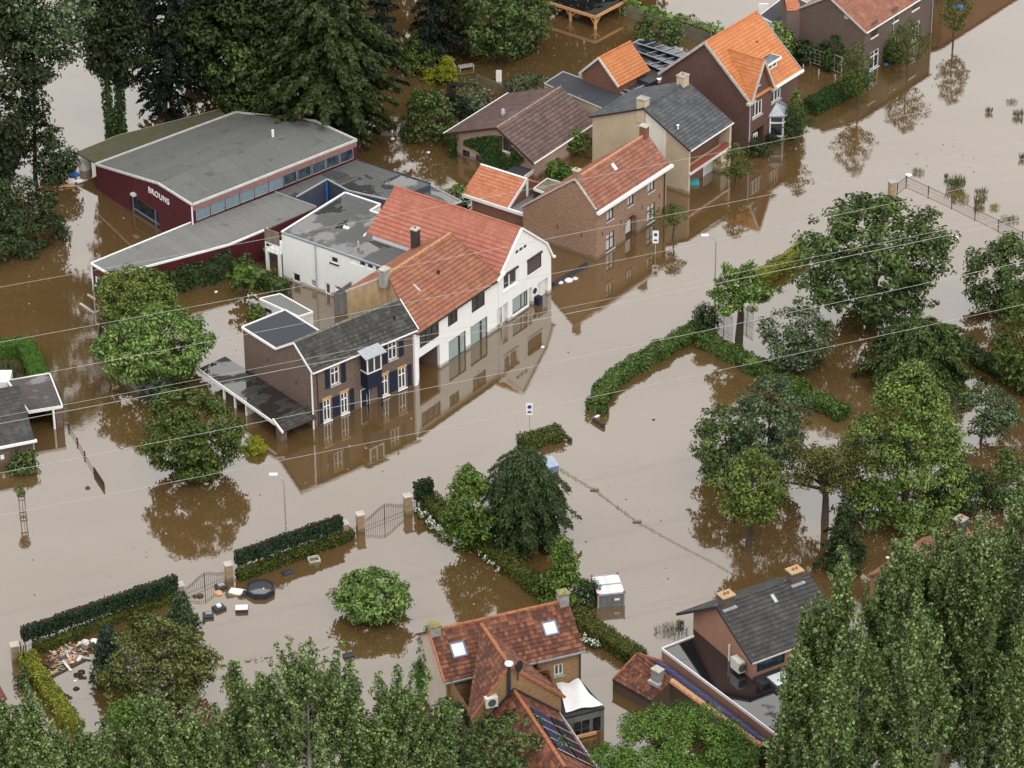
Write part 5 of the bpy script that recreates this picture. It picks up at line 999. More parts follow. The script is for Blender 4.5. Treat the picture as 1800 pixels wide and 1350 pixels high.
verge(b, [pe0, pr0, pu1], M['terracotta'], .12, .14); b.gutter((pe0[0], pe0[1], ez2 - .06), (pe1[0], pe1[1], ez2 - .06), M['anth'], .1, .12)
i0 = lambda p: (p[0], p[1])
b.walls([b.face(i0(pe0), i0(pe1)).rect(ez2 - .1), b.face(i0(pe1), i0(pr1)).shape((0, -1.3), (math.dist(i0(pe1), i0(pr1)), -1.3), (math.dist(i0(pe1), i0(pr1)), 2.2), (0, ez2)), b.face(i0(pr1), i0(rr9)).rect(2.2), b.face(i0(pu9), i0(pu1)).rect(1.45), b.face(i0(pu1), i0(pe0)).shape((0, -1.3), (math.dist(i0(pu1), i0(pe0)), -1.3), (math.dist(i0(pu1), i0(pe0)), ez2), (math.dist(i0(pu1), i0(pr0)), 2.2), (0, 1.45))], m_brick('mossy_old_brick', (0.12, 0.085, 0.06), (0.08, 0.06, 0.045), (0.12, 0.1, 0.08)))
V0, V1 = Vector(pr0), Vector(rr9); S0 = Vector(pu1) - Vector(pr0); nn = (V1 - V0).cross(S0).normalized(); nn = -nn if nn.z < 0 else nn
for k in range(13):
    t0, t1 = .06 + .066 * k, .06 + .066 * (k + .93); p = lambda t, s: tuple(V0 + (V1 - V0) * t + S0 * s + nn * .1)
    b.part('solar_panel', MB().slab([p(t0, .16), p(t1, .16), p(t1, .92), p(t0, .92)], .04), M['solarblue'])
q = fp.at(*z5(380, 840), 2.2); ch = b.chimney(q[0], q[1], 1.5, 2.9, .7, .55, M['concrete']); b.part('flashing', MB().box(q[0] - .5, q[0] + .5, q[1] - .5, q[1] + .5, 1.75, 2.0), M['lead'], parent=ch)
# roof fragments peeping from the poplars and at the left edge
def peep_house(name, label, px, py, ang_to, ch_px, rm, bm):
    f0 = Frame(px, ang_to, py or 0.0); f0.O = f0.O - (f0.v * 3.5 if py else 0); bb = Building(name, label, 'house', f0); Lp = 6.6
    bb.walls([bb.face((0, 0), (Lp, 0)).rect(4.3), bb.face((Lp, 0), (Lp, 7)).shape((0, -1.3), (7, -1.3), (7, 4.3), (3.5, 6.8), (0, 4.3)), bb.face((Lp, 7), (0, 7)).rect(4.3), bb.face((0, 7), (0, 0)).shape((0, -1.3), (7, -1.3), (7, 4.3), (3.5, 6.8), (0, 4.3))], bm)
    gable_roof(bb, dict(e0=(-.2, -.2, 4.3), e1=(Lp + .2, -.2, 4.3), r0=(-.2, 3.5, 7), r1=(Lp + .2, 3.5, 7), b0=(-.2, 7.2, 4.3), b1=(Lp + .2, 7.2, 4.3)), rm, ridge_m=rm)
    for cx in ch_px: bb.chimney(cx, 3.5, 6.4, 7.9, .8, .7, M['anth'], cap=M['concrete'], pots=((-.15, 0), (.15, 0)))
    return bb
peep_house('hidden_house', 'orange tiled house mostly hidden by the tall poplars at right', (1600, 990), 7.0, (1712, 914), (.5, 6.1), T_ARCH, BR_OCHRE)
b = peep_house('corner_house', 'roof corner with dark chimney at the lower left edge', (-128, 1378), None, (-48, 1343), (6.2,), m_tile('maroon_tiles', ((0.10, 0.025, 0.025), (0.16, 0.04, 0.038), (0.22, 0.06, 0.05))), BR_RED)
# ------------------------------------------------------------------ foliage
def nrm(a): return a / np.maximum(np.linalg.norm(a, axis=-1, keepdims=True), 1e-9)
def leaf_quads(P, N, S, asp, rng, tang=None, fold=.18):
    "one pointed, slightly folded leaf (or leaf tuft) per point"
    n = len(P); N = nrm(N); T = tang if tang is not None else rng.normal(size=(n, 3)); T = nrm(T - N * np.sum(T * N, 1, keepdims=True)); B = np.cross(N, T)
    S = S[:, None]; V = np.empty((n, 4, 3)); lift = N * S * fold
    V[:, 0] = P - T * S * .5; V[:, 1] = P + B * S * .5 * asp + lift; V[:, 2] = P + T * S * .5; V[:, 3] = P - B * S * .5 * asp + lift
    return V.reshape(-1, 3), np.arange(n * 4).reshape(-1, 4)
PROFILE = {
    'round': lambda t: np.sqrt(np.clip(1 - (2 * t - 1) ** 2, 0, 1)) ** .9,
    'egg': lambda t: np.clip(np.sin(np.pi * np.clip(t, 0, 1) ** .75), 0, 1) ** .8,
    'cone': lambda t: np.clip((1 - t) ** .75 * np.clip(t * 7 + .35, 0, 1), 0, 1),
    'bell': lambda t: np.clip((1 - t ** 1.7) ** .8 * np.clip(t * 6 + .55, 0, 1), 0, 1),
    'dome': lambda t: np.sqrt(np.clip(1 - t ** 2, 0, 1)) ** .9,
    'column': lambda t: np.clip(np.minimum(t * 5 + .3, 1) * (1 - t ** 2.5) ** .8, 0, 1),
}
def crown_leaves(rng, r, z0, z1, prof='round', clump=.9, dens=1.0, leaf=.3, asp=.55, lump=.22, up=.6, inner=.12, droop=0.0, flat=.62):
    H = z1 - z0; f = PROFILE[prof]; area = 4 * math.pi * ((r * r * 2 + (H / 2) ** 2) / 3)
    clump = clump * 1.12; nc = max(9, int(area / (clump * clump) * .92)); t = rng.random(nc * 4); keep = rng.random(nc * 4) < (f(t) * .8 + .2); t = t[keep][:nc]; nc = len(t)
    az = rng.random(nc) * 2 * math.pi; ph = rng.random(6) * 6.28
    lob = 1 + lump * (np.sin(2 * az + ph[0] + 3 * t) * .5 + np.sin(3 * az + ph[1] - 4 * t) * .4 + np.sin(5 * az + ph[2] + 7 * t) * .35)
    rad = np.where(rng.random(nc) < inner, rng.random(nc) * .6, .66 + .38 * rng.random(nc) ** .8)
    st = rng.random(nc) < (.13 if lump > .13 else 0); rad = np.where(st, 1.02 + .2 * rng.random(nc), rad); R = r * f(t) * lob * rad; C = np.stack([R * np.cos(az), R * np.sin(az), z0 + t * H], 1)
    cr = clump * (.4 + .8 * rng.random(nc)) * np.where(st, .55, 1); per = np.maximum(6, (cr ** 2 * 13 * dens / (leaf * leaf * asp * 2.6)).astype(int))
    idx = np.repeat(np.arange(nc), per); n = len(idx)
    d = nrm(rng.normal(size=(n, 3))); d[:, 2] = np.abs(d[:, 2]) * np.where(rng.random(n) < .72, 1, -1)
    rr = (rng.random(n) ** .45)[:, None]; off = d * rr * cr[idx][:, None]; off[:, 2] *= flat
    P = C[idx] + off; ax = P - np.array([0, 0, z0 + H * .45]); ax[:, 2] *= r / max(H / 2, .1)
    if droop: P[:, 2] -= droop * (np.linalg.norm(off[:, :2], axis=1) ** 1.3)
    N = d * .8 + nrm(ax) * .4 + np.array([0, 0, up]) + rng.normal(size=(n, 3)) * .32
    S = leaf * (.6 + .8 * rng.random(n)); return P, N, S
def trunk_mb(rng, h, r0, z_first, spread, nl=6, lean=(0, 0), base=-1.2):
    mb = MB(); top = Vector((lean[0], lean[1], h)); mid = Vector((lean[0] * .4 + rng.normal() * .08, lean[1] * .4 + rng.normal() * .08, h * .5))
    mb.tube([(0, 0, base), (0, 0, 0.05), mid, top], [r0 * 1.25, r0, r0 * .62, r0 * .15], 8)
    for k in range(nl):
        a = 6.283 * (k + rng.random() * .6) / nl; z = z_first + (h * .75 - z_first) * rng.random(); q = Vector((lean[0] * z / h, lean[1] * z / h, z)); L_ = spread * (.6 + .5 * rng.random())
        e = q + Vector((math.cos(a) * L_, math.sin(a) * L_, L_ * (.45 + .5 * rng.random()))); m_ = q.lerp(e, .5) + Vector((0, 0, -.12 * L_ + rng.normal() * .1))
        mb.tube([q, m_, e], [r0 * .42, r0 * .28, r0 * .08], 6)
    return mb
_seed = [11]
def place_px(bx, by, box, r_from=None):
    "tree at ground pixel (bx,by) whose crown fills the photo box (x0,y0,x1,y1): radius, crown bottom and top in metres"
    p = G(bx, by); s = scale_at(p); el = elev_at(p); x0, y0, x1, y1 = box; r = (x1 - x0) / 2 / s; hh = (y1 - y0) / 2 / s; zc = (by - (y0 + y1) / 2) / (s * math.cos(el))
    q = hh * hh - (r * math.sin(el)) ** 2; rz = math.sqrt(max(q, (.3 * hh) ** 2)) / math.cos(el)
    return p, r, zc - rz, zc + rz, ((x0 + x1) / 2 - bx) / s
def tree(name, label, bx, by, box, m, cat='tree', group=None, bark='bark', tr=None, shear=True, limbs=6, **kw):
    _seed[0] += 1; rng = np.random.default_rng(_seed[0]); p, r, z0, z1, dx = place_px(bx, by, box); o = thing(name, label, cat, p, 0, group)
    P, N, S = crown_leaves(rng, r, z0, z1, **kw); P[:, 0] += dx; k = P[:, 2] > .03; P, N, S = P[k], N[k], S[k]
    V, F = leaf_quads(P, N, S, kw.get('asp', .55), rng); link('crown', fast_mesh('crown', V, F, m), o)
    tr = tr or max(.09, r * .055); b = trunk_mb(rng, max(z0, 0) + (z1 - max(z0, 0)) * .8, tr, max(.2, z0 + .2), r * .6, limbs, lean=(dx, 0)); b.build('trunk', M[bark], o); return o
def spray_tree(name, label, bx, by, box, m, levels=9, per=9, prof='cone', droop=.35, leaf=.3, asp=.42, rise=.15, bark='bark', dens=1.0, group=None, cat='tree'):
    "layered boughs that reach out from a straight trunk and hang at the tips"
    _seed[0] += 1; rng = np.random.default_rng(_seed[0]); p, r, z0, z1, dx = place_px(bx, by, box); z0 = max(z0, .1); o = thing(name, label, cat, p, 0, group); PP, NN, SS, TT = [], [], [], []
    f = PROFILE[prof]; mb = MB().tube([(0, 0, -1.2), (0, 0, .1), (dx * .6, 0, z0 + (z1 - z0) * .6), (dx, 0, z1)], [r * .06 + .06, r * .05 + .05, r * .03 + .02, .02], 8)
    for i in range(levels):
        t = (i + .3) / levels; zb = z0 + (z1 - z0) * t; n = max(4, int(per * (f(np.array(t)) * .8 + .3)))
        for k in range(n):
            a = 6.283 * (k + rng.random() * .8) / n + i; Lb = r * float(f(np.array(t))) * (.55 + .62 * rng.random()) + .15; q = np.linspace(.12, 1, max(4, int(Lb / .35)))
            x = np.cos(a) * Lb * q + dx * t; y = np.sin(a) * Lb * q; z = zb + rise * Lb * q - droop * Lb * q ** 2.2
            mb.tube([(x[0], y[0], z[0]), (x[len(q) // 2], y[len(q) // 2], z[len(q) // 2]), (x[-1], y[-1], z[-1])], [.05, .03, .01], 4, cap=False)
            m_ = int(26 * dens * len(q) * (.3 / leaf) ** 1.3); u = rng.random(m_) ** .75; j = np.clip(u, .1, 1); px_ = np.interp(j, q, x); py_ = np.interp(j, q, y); pz_ = np.interp(j, q, z)
            wdt = .16 + .42 * np.sin(np.pi * np.clip(j * .85 + .1, 0, 1)) * (.4 + .6 * Lb / max(r, .1)); side = rng.normal(size=m_) * wdt * .6
            P = np.stack([px_ - np.sin(a) * side, py_ + np.cos(a) * side, pz_ - np.abs(side) * .35 + rng.normal(size=m_) * .09], 1); PP.append(P)
            TT.append(np.stack([np.cos(a) - np.sin(a) * np.sign(side) * .8, np.sin(a) + np.cos(a) * np.sign(side) * .8, -.45 * np.ones(m_)], 1) + rng.normal(size=(m_, 3)) * .3)
            NN.append(np.array([0, 0, 1.0]) + rng.normal(size=(m_, 3)) * .4 + np.stack([np.cos(a), np.sin(a), 0 * a], -1) * .35); SS.append(leaf * (.6 + .8 * rng.random(m_)))
    P, N, S, T = np.concatenate(PP), np.concatenate(NN), np.concatenate(SS), np.concatenate(TT); k = P[:, 2] > .03
    V, F = leaf_quads(P[k], N[k], S[k], asp, rng, tang=T[k]); link('crown', fast_mesh('crown', V, F, m), o); mb.build('trunk', M[bark], o); return o
def plume_tree(name, label, bx, by, box, m, boughs=40, leaf=.25, asp=.7, group=None, bark='palebark', dens=1.0, pr=.55, cat='tree'):
    "poplar: many steeply rising leafy boughs, each ending in its own tip"
    _seed[0] += 1; rng = np.random.default_rng(_seed[0]); p, r, z0, z1, dx = place_px(bx, by, box); z0 = max(z0, .2); H = z1 - z0; o = thing(name, label, cat, p, 0, group); PP, NN, SS = [], [], []; mb = MB(); lean = rng.normal(size=2) * .5
    ax = lambda z: np.array([dx * min(1, z / z1) + lean[0] * z / z1, lean[1] * z / z1, z]); mb.tube([(0, 0, -1.2), ax(z0 * .5 + .2), ax(z0 + H * .45), ax(z0 + H * .97)], [r * .08 + .1, r * .07 + .08, .1, .015], 8)
    for k in range(boughs + 1):
        t = k / boughs; zs = z0 + H * (.0 + .84 * t ** .9); a = 2.4 * k + rng.normal() * .3; reach = r * (1.0 - .62 * t ** 1.5) * (.55 + .5 * rng.random()); rise = reach * (1.1 + .9 * rng.random()) + .06 * H
        if k == boughs: reach = .1; rise = z1 - zs
        s = ax(zs); e = s + np.array([math.cos(a) * reach, math.sin(a) * reach, 0]); e[2] = min(zs + rise, z1 - .25 * rng.random()); mid = s * .5 + e * .5 + np.array([math.cos(a), math.sin(a), 0]) * reach * .16 - np.array([0, 0, .1 * rise]); mb.tube([s, mid, e], [.06, .035, .008], 4, cap=False)
        L = np.linalg.norm(e - s); m_ = max(3, int(L / .36)); fat = .75 + .5 * rng.random()
        for i in range(m_):
            q = .3 + .72 * i / (m_ - 1); c = (s * (1 - q) ** 2 + 2 * mid * q * (1 - q) + e * q * q) + rng.normal(size=3) * .11; R = pr * fat * (1.1 - .95 * max(0, q - .3)) * (.45 + .8 * rng.random()); n = int(max(7, 52 * dens * (R / .5) ** 1.7 * (.25 / leaf) ** 1.6)); d = nrm(rng.normal(size=(n, 3))); d[:, 2] = np.where(rng.random(n) < .3, np.abs(d[:, 2]), d[:, 2])
            PP.append(c + d * (rng.random(n) ** .42)[:, None] * np.array([R, R, R * 1.15])); NN.append(d * .8 + np.array([0, 0, .5]) + rng.normal(size=(n, 3)) * .4); SS.append(leaf * (.55 + .85 * rng.random(n)))
    P, N, S = np.concatenate(PP), np.concatenate(NN), np.concatenate(SS); k = P[:, 2] > .03
    V, F = leaf_quads(P[k], N[k], S[k], asp, rng); link('crown', fast_mesh('crown', V, F, m), o); mb.build('trunk', M[bark], o); return o
def sparse_tree(name, label, bx, by, box, m, limbs=11, leaf=.26, asp=.6, bark='bark', tr=.22, per=70, fork=.35, group=None, cr=.55):
    "open crown: bare crooked limbs with separate leaf bunches at the ends"
    _seed[0] += 1; rng = np.random.default_rng(_seed[0]); p, r, z0, z1, dx = place_px(bx, by, box); o = thing(name, label, 'tree', p, 0, group); PP, NN, SS = [], [], []; mb = MB(); zt = max(z0, .6) + (z1 - z0) * fork; mb.tube([(0, 0, -1.2), (0, 0, .2), (dx * .5 + .1, .05, zt * .6), (dx, 0, zt)], [tr * 1.2, tr, tr * .8, tr * .6], 8)
    for k in range(limbs):
        a = 6.283 * k * .382 + rng.random(); el = .1 + 1.15 * rng.random(); L_ = r * (.75 + .3 * rng.random()) * math.cos(el * .75) ; e = np.array([dx + math.cos(a) * L_, math.sin(a) * L_, zt + (z1 - zt) * (el / 1.3) * (.8 + .3 * rng.random()) - .2]); s = np.array([dx, 0, zt * (.75 + .25 * rng.random())]); m_ = (s + e) / 2 + np.array([rng.normal() * .2, rng.normal() * .2, .25]); mb.tube([s, m_, e], [tr * .5, tr * .33, tr * .08], 6, cap=False)
        for q in range(5):
            t = .45 + .55 * rng.random(); c = m_ + (e - m_) * (2 * t - 1) if t > .5 else s + (m_ - s) * 2 * t; c2 = c + rng.normal(size=3) * .5 * np.array([1, 1, .7]); mb.tube([c, c2], [tr * .12, .01], 4, cap=False); n = int(per * (.5 + rng.random())); d = nrm(rng.normal(size=(n, 3))); PP.append(c2 + d * (rng.random(n) ** .5)[:, None] * cr * np.array([1, 1, .65])); NN.append(d * .5 + np.array([0, 0, .6]) + rng.normal(size=(n, 3)) * .5); SS.append(leaf * (.6 + .8 * rng.random(n)))
    P, N, S = np.concatenate(PP), np.concatenate(NN), np.concatenate(SS); k = P[:, 2] > .03; V, F = leaf_quads(P[k], N[k], S[k], asp, rng); link('crown', fast_mesh('crown', V, F, m), o); mb.build('trunk', M[bark], o); return o
def hedge(name, label, path, wd, ht, m, leaf=.16, dens=1.0, rough=.12, z0=-.5, asp=.6, core=None, cat='hedge', group=None, taper=0.0, jit=.06):
    "clipped or shaggy hedge along world points"
    _seed[0] += 1; rng = np.random.default_rng(_seed[0]); pts = [np.array([q[0], q[1], 0.0]) for q in path]; o0 = pts[0].copy(); seg = [np.linalg.norm(b - a) for a, b in zip(pts, pts[1:])]; tot = sum(seg); n = int(tot * (wd + 2 * ht) * dens * 3.4 / (leaf * leaf * asp)); s = rng.random(n) * tot; cum = np.concatenate([[0], np.cumsum(seg)]); i = np.clip(np.searchsorted(cum, s) - 1, 0, len(seg) - 1)
    A = np.array(pts)[i]; B = np.array(pts)[i + 1]; D = nrm(B - A); c = A + D * (s - cum[i])[:, None] - o0; W = np.stack([-D[:, 1], D[:, 0], 0 * s], 1)
    lump = 1 + rough * (np.sin(s * 1.7 + 1) * .5 + np.sin(s * 3.9) * .35 + np.sin(s * .6 + 2) * .5); h = ht * lump; w_ = wd / 2 * (1 + rough * np.sin(s * 2.3 + .5)); per_ = rng.random(n) * (wd + 2 * ht); top = (per_ > ht) & (per_ < ht + wd)
    side = np.where(per_ < ht, -1.0, 1.0); zz = np.where(top, 1.0, rng.random(n)); lat = np.where(top, (rng.random(n) * 2 - 1), side * (1 - taper * zz)); P = c + W * (lat * w_)[:, None]; P[:, 2] = h * zz; P += rng.normal(size=(n, 3)) * jit
    N = np.where(top[:, None], np.array([0, 0, 1.0]), W * side[:, None]) + rng.normal(size=(n, 3)) * .55 + np.array([0, 0, .25]); ends = rng.random(n) < min(.12, wd * ht * 2 / (tot * (wd + 2 * ht)) + .02); e0 = rng.random(n) < .5
    P[ends] = (np.where(e0[:, None], np.array(pts[0]) - o0, np.array(pts[-1]) - o0) + W * ((rng.random(n) * 2 - 1) * wd / 2)[:, None] + np.array([0, 0, 1.0]) * (rng.random(n) * h)[:, None] + rng.normal(size=(n, 3)) * .06)[ends]
    k = P[:, 2] > .02; V, F = leaf_quads(P[k], N[k], leaf * (.6 + .8 * rng.random(k.sum())), asp, rng)
    cb = MB()
    for a, b in zip(pts, pts[1:]):
        a2, b2 = a - o0, b - o0; cb.beam((a2[0], a2[1], (ht * .86 + z0) / 2), (b2[0], b2[1], (ht * .86 + z0) / 2), wd * .8, ht * .86 - z0)
    nv = len(V); V2 = np.concatenate([V, np.array(cb.v)]); F2 = np.concatenate([F, np.array(cb.f) + nv]); me = fast_mesh(name, V2, F2, m); o = link(name, me); o.location = o0; return tag(o, label, cat, group)
def leaf_patch(name, m, pts_n, leaf, asp, parent=None, rngseed=5, per=1):
    rng = np.random.default_rng(rngseed); P, N = pts_n; V, F = leaf_quads(P, N + rng.normal(size=P.shape) * .4, leaf * (.6 + .8 * rng.random(len(P))), asp, rng); return link(name, fast_mesh(name, V, F, m), parent)

LM = dict(
    wood=m_leaf('woodland_leaf', (0.009, 0.017, 0.005), (0.034, 0.053, 0.015), (0.098, 0.129, 0.039), hue=(0.045, 0.055, 0.012)), hedgegreen=m_leaf('hedge_green_leaf', (0.014, 0.034, 0.007), (0.070, 0.124, 0.025), (0.169, 0.235, 0.055)),
    forest=m_leaf('forest_leaf', (0.006, 0.012, 0.004), (0.020, 0.031, 0.009), (0.058, 0.079, 0.022), hue=(0.03, 0.042, 0.010)), spruce=m_leaf('spruce_needle', (0.005, 0.010, 0.007), (0.011, 0.020, 0.013), (0.026, 0.042, 0.026)),
    oak=m_leaf('oak_leaf', (0.014, 0.021, 0.004), (0.064, 0.097, 0.015), (0.162, 0.207, 0.040)), lime=m_leaf('light_leaf', (0.026, 0.056, 0.010), (0.106, 0.185, 0.036), (0.314, 0.414, 0.123)), ygreen=m_leaf('yellow_green_leaf', (0.020, 0.036, 0.007), (0.105, 0.146, 0.025), (0.255, 0.293, 0.064)),
    mid=m_leaf('mid_leaf', (0.010, 0.023, 0.007), (0.059, 0.097, 0.022), (0.164, 0.217, 0.060)), greygreen=m_leaf('grey_green_leaf', (0.010, 0.021, 0.009), (0.051, 0.085, 0.031), (0.202, 0.255, 0.124)), bright=m_leaf('bright_leaf', (0.016, 0.038, 0.005), (0.079, 0.142, 0.017), (0.177, 0.270, 0.047)),
    poplar=m_leaf('poplar_leaf', (0.020, 0.036, 0.008), (0.085, 0.138, 0.030), (0.34, 0.42, 0.17)), olive=m_leaf('olive_leaf', (0.013, 0.020, 0.005), (0.084, 0.103, 0.022), (0.245, 0.258, 0.071)), yellowish=m_leaf('yellowing_leaf', (0.030, 0.038, 0.008), (0.10, 0.11, 0.022), (0.22, 0.21, 0.05)),
    dark=m_leaf('dark_leaf', (0.007, 0.016, 0.006), (0.033, 0.057, 0.017), (0.093, 0.127, 0.041)), blue=m_leaf('blue_green_leaf', (0.013, 0.024, 0.016), (0.034, 0.055, 0.036), (0.08, 0.11, 0.075)), ivy=m_leaf('ivy_leaf', (0.008, 0.022, 0.005), (0.029, 0.067, 0.011), (0.074, 0.132, 0.024)), pleach=m_leaf('pleached_leaf', (0.005, 0.014, 0.006), (0.018, 0.041, 0.017), (0.046, 0.082, 0.034)),
    clipped=m_leaf('clipped_leaf', (0.030, 0.075, 0.008), (0.063, 0.144, 0.016), (0.109, 0.207, 0.030)), yhedge=m_leaf('yellow_hedge_leaf', (0.05, 0.065, 0.008), (0.199, 0.220, 0.022), (0.381, 0.357, 0.049)), ohedge=m_leaf('olive_hedge_leaf', (0.016, 0.030, 0.006), (0.065, 0.086, 0.014), (0.152, 0.155, 0.029), hue=(0.12, 0.10, 0.02)), gold=m_leaf('golden_leaf', (0.10, 0.12, 0.006), (0.22, 0.25, 0.010), (0.36, 0.36, 0.03)), locust=m_leaf('locust_leaf', (0.026, 0.062, 0.008), (0.085, 0.165, 0.022), (0.20, 0.31, 0.06)), hornbeam=m_leaf('hornbeam_leaf', (0.011, 0.026, 0.006), (0.108, 0.170, 0.033), (0.281, 0.367, 0.078)), rushes=m_leaf('rush_leaf', (0.04, 0.055, 0.02), (0.09, 0.115, 0.05), (0.18, 0.19, 0.09)), plum=m_leaf('purple_leaf', (0.010, 0.006, 0.008), (0.02, 0.011, 0.014), (0.035, 0.02, 0.025)), petal=m_plain('white_petal', (0.75, 0.75, 0.68), .7), pink=m_plain('pink_petal', (0.6, 0.06, 0.25), .7), sage=m_leaf('sage_leaf', (0.03, 0.045, 0.02), (0.085, 0.11, 0.055), (0.18, 0.21, 0.11)))
# ------------------------------------------------------------------ trees, shrubs and hedges where they stand
big = dict(clump=1.25, leaf=.46, dens=1.0, lump=.3)
GW = 'dark wood behind the warehouse'
tree('tall_tree', 'tall dark tree at the far left edge beyond the laurel bush', 8, 330, (-120, -90, 92, 325), LM['forest'], limbs=9, prof='egg', **big)
tree('tall_tree', 'grey green tree whose crown hangs over the pale lake at upper left', 62, 312, (20, -150, 172, 140), LM['greygreen'], prof='egg', clump=1.2, leaf=.42, dens=.8, lump=.35)
tree('tall_tree', 'lighter green crown in the upper left corner', -10, 300, (-60, -60, 66, 105), LM['mid'], prof='round', clump=1.3, leaf=.45)
tree('bush', 'dark upright bush between the lake and the floating planks', 98, 322, (66, 226, 130, 328), LM['dark'], cat='bush', prof='egg', clump=.8, leaf=.36)
tree('laurel_bush', 'broad dense laurel bush at the left edge above the brown water', 30, 425, (-75, 308, 106, 440), LM['dark'], cat='bush', prof='dome', clump=.8, leaf=.3, lump=.15)
for bx, by, box, l in ((196, 243, (158, -150, 216, 128), 'ivy clad tree with leaning trunk against the pale lake, the left one'), (213, 233, (186, -160, 256, 150), 'ivy clad tree with straight trunk against the pale lake, the right one')):
    o = tree('ivy_clad_tree', l, bx, by, box, LM['forest'], prof='column', clump=1.0, leaf=.4, dens=.8, lump=.45, tr=.32)
    rng = np.random.default_rng(bx); n = 900; z = rng.random(n) ** 1.4 * 8.5; a = rng.random(n) * 6.28; rr = .36 + .25 * rng.random(n) * (1 - z / 11); dxl = (place_px(bx, by, box)[4]) * z / 16
    leaf_patch('ivy', LM['ivy'], (np.stack([np.cos(a) * rr + dxl, np.sin(a) * rr, z + .05], 1), np.stack([np.cos(a), np.sin(a), .4 + 0 * a], 1)), .32, .7, o, bx)
spray_tree('spruce', 'dark drooping spruce at the corner of the mossy lean-to roof', 290, 205, (250, -170, 405, 208), LM['spruce'], levels=15, per=10, prof='column', droop=.45, leaf=.5, dens=.8)
tree('tall_tree', 'tall mid green tree behind the ridge of the warehouse roof', 430, 192, (335, -170, 560, 185), LM['wood'], prof='egg', **big)
tree('tall_tree', 'tall dark tree between the spruce and the top edge', 330, 150, (300, -200, 450, 150), LM['forest'], prof='column', **big)
tree('tall_tree', 'broad mid green tree in front of the taller wood behind the warehouse ridge', 455, 205, (372, 20, 560, 202), LM['mid'], prof='round', clump=1.2, leaf=.42, dens=1.1, lump=.25)
tree('tall_tree', 'rounded dark green crown filling the wood left of the huge beech', 505, 190, (440, -60, 610, 170), LM['wood'], prof='round', clump=1.2, leaf=.44, dens=1.1, lump=.25)
tree('tall_tree', 'rounded crown at the top of the wood above the dark spruce', 300, 170, (225, -110, 400, 95), LM['wood'], prof='round', clump=1.2, leaf=.44, dens=1.1, lump=.25)
spray_tree('beech_tree', 'huge layered dark beech over the far end of the warehouse', 590, 250, (455, -75, 712, 252), LM['wood'], levels=17, per=15, prof='egg', droop=.3, leaf=.5, asp=.55, dens=1.25, rise=.1)
tree('tall_tree', 'dark tree rising behind the huge beech at the top edge', 545, 120, (470, -220, 640, 100), LM['forest'], prof='egg', **big)
spray_tree('spruce', 'dark spruce left of the big round laurel at the top edge', 765, 98, (700, -190, 840, 100), LM['spruce'], levels=13, per=9, prof='cone', droop=.4, leaf=.5, dens=.8)
spray_tree('spruce', 'narrow dark spruce against bright water at the top edge', 672, 128, (640, -190, 716, 110), LM['spruce'], levels=13, per=6, prof='column', droop=.4, leaf=.45, dens=.7)
tree('laurel_tree', 'big round glossy laurel tree at the top edge left of the timber carport', 880, 88, (790, -95, 970, 100), LM['mid'], prof='round', clump=.95, leaf=.38, dens=1.1, lump=.16)
tree('bush', 'yellow green bush in the shade under the spruces', 735, 118, (692, 66, 766, 126), LM['oak'], cat='bush', prof='egg', clump=.7, leaf=.3)
tree('golden_shrub', 'upright golden shrub beside the floating garden lounger', 786, 147, (769, 99, 803, 150), LM['gold'], cat='shrub', prof='egg', clump=.45, leaf=.2, lump=.08)
tree('golden_shrub', 'low rounded golden green shrub by the white hydrangeas', 757, 139, (741, 121, 773, 142), LM['gold'], cat='shrub', prof='dome', clump=.4, leaf=.2, lump=.1)
tree('shrub', 'light leafy shrub behind the plum roofed bungalow', 832, 196, (798, 140, 864, 202), LM['sage'], cat='shrub', prof='round', clump=.7, leaf=.34, dens=.7)
tree('shrub', 'broad green shrub at the water behind the plum roofed bungalow', 762, 238, (712, 160, 805, 244), LM['mid'], cat='shrub', prof='dome', clump=.8, leaf=.36)
tree('purple_shrub', 'dark purple columnar shrub among the light green shrubs', 797, 192, (786, 145, 808, 194), LM['plum'], cat='shrub', prof='column', clump=.4, leaf=.22)
tree('thuja', 'small green column of thuja beside the huge beech', 731, 190, (721, 154, 741, 192), LM['bright'], cat='shrub', prof='column', clump=.35, leaf=.2)
tree('thuja', 'slim dark thuja at the bungalow gutter', 816, 216, (809, 172, 823, 218), LM['spruce'], cat='shrub', prof='column', clump=.35, leaf=.2)
tree('willow_shrub', 'pale grey green shrub beyond the plum brown roof', 928, 172, (893, 132, 965, 176), LM['sage'], cat='shrub', prof='round', clump=.6, leaf=.26)
for k, x in enumerate((560, 640, 720, 800, 880, 960, 1040, 1110)):
    tree('tall_tree', 'dark tree in the wood just beyond the top edge, mirrored in the brown water', x, -45 - 14 * (k % 3), (x - 75, -420, x + 75, -75), LM['forest'], group='trees beyond the top edge', prof='egg', clump=1.5, leaf=.7, dens=.8, lump=.3)
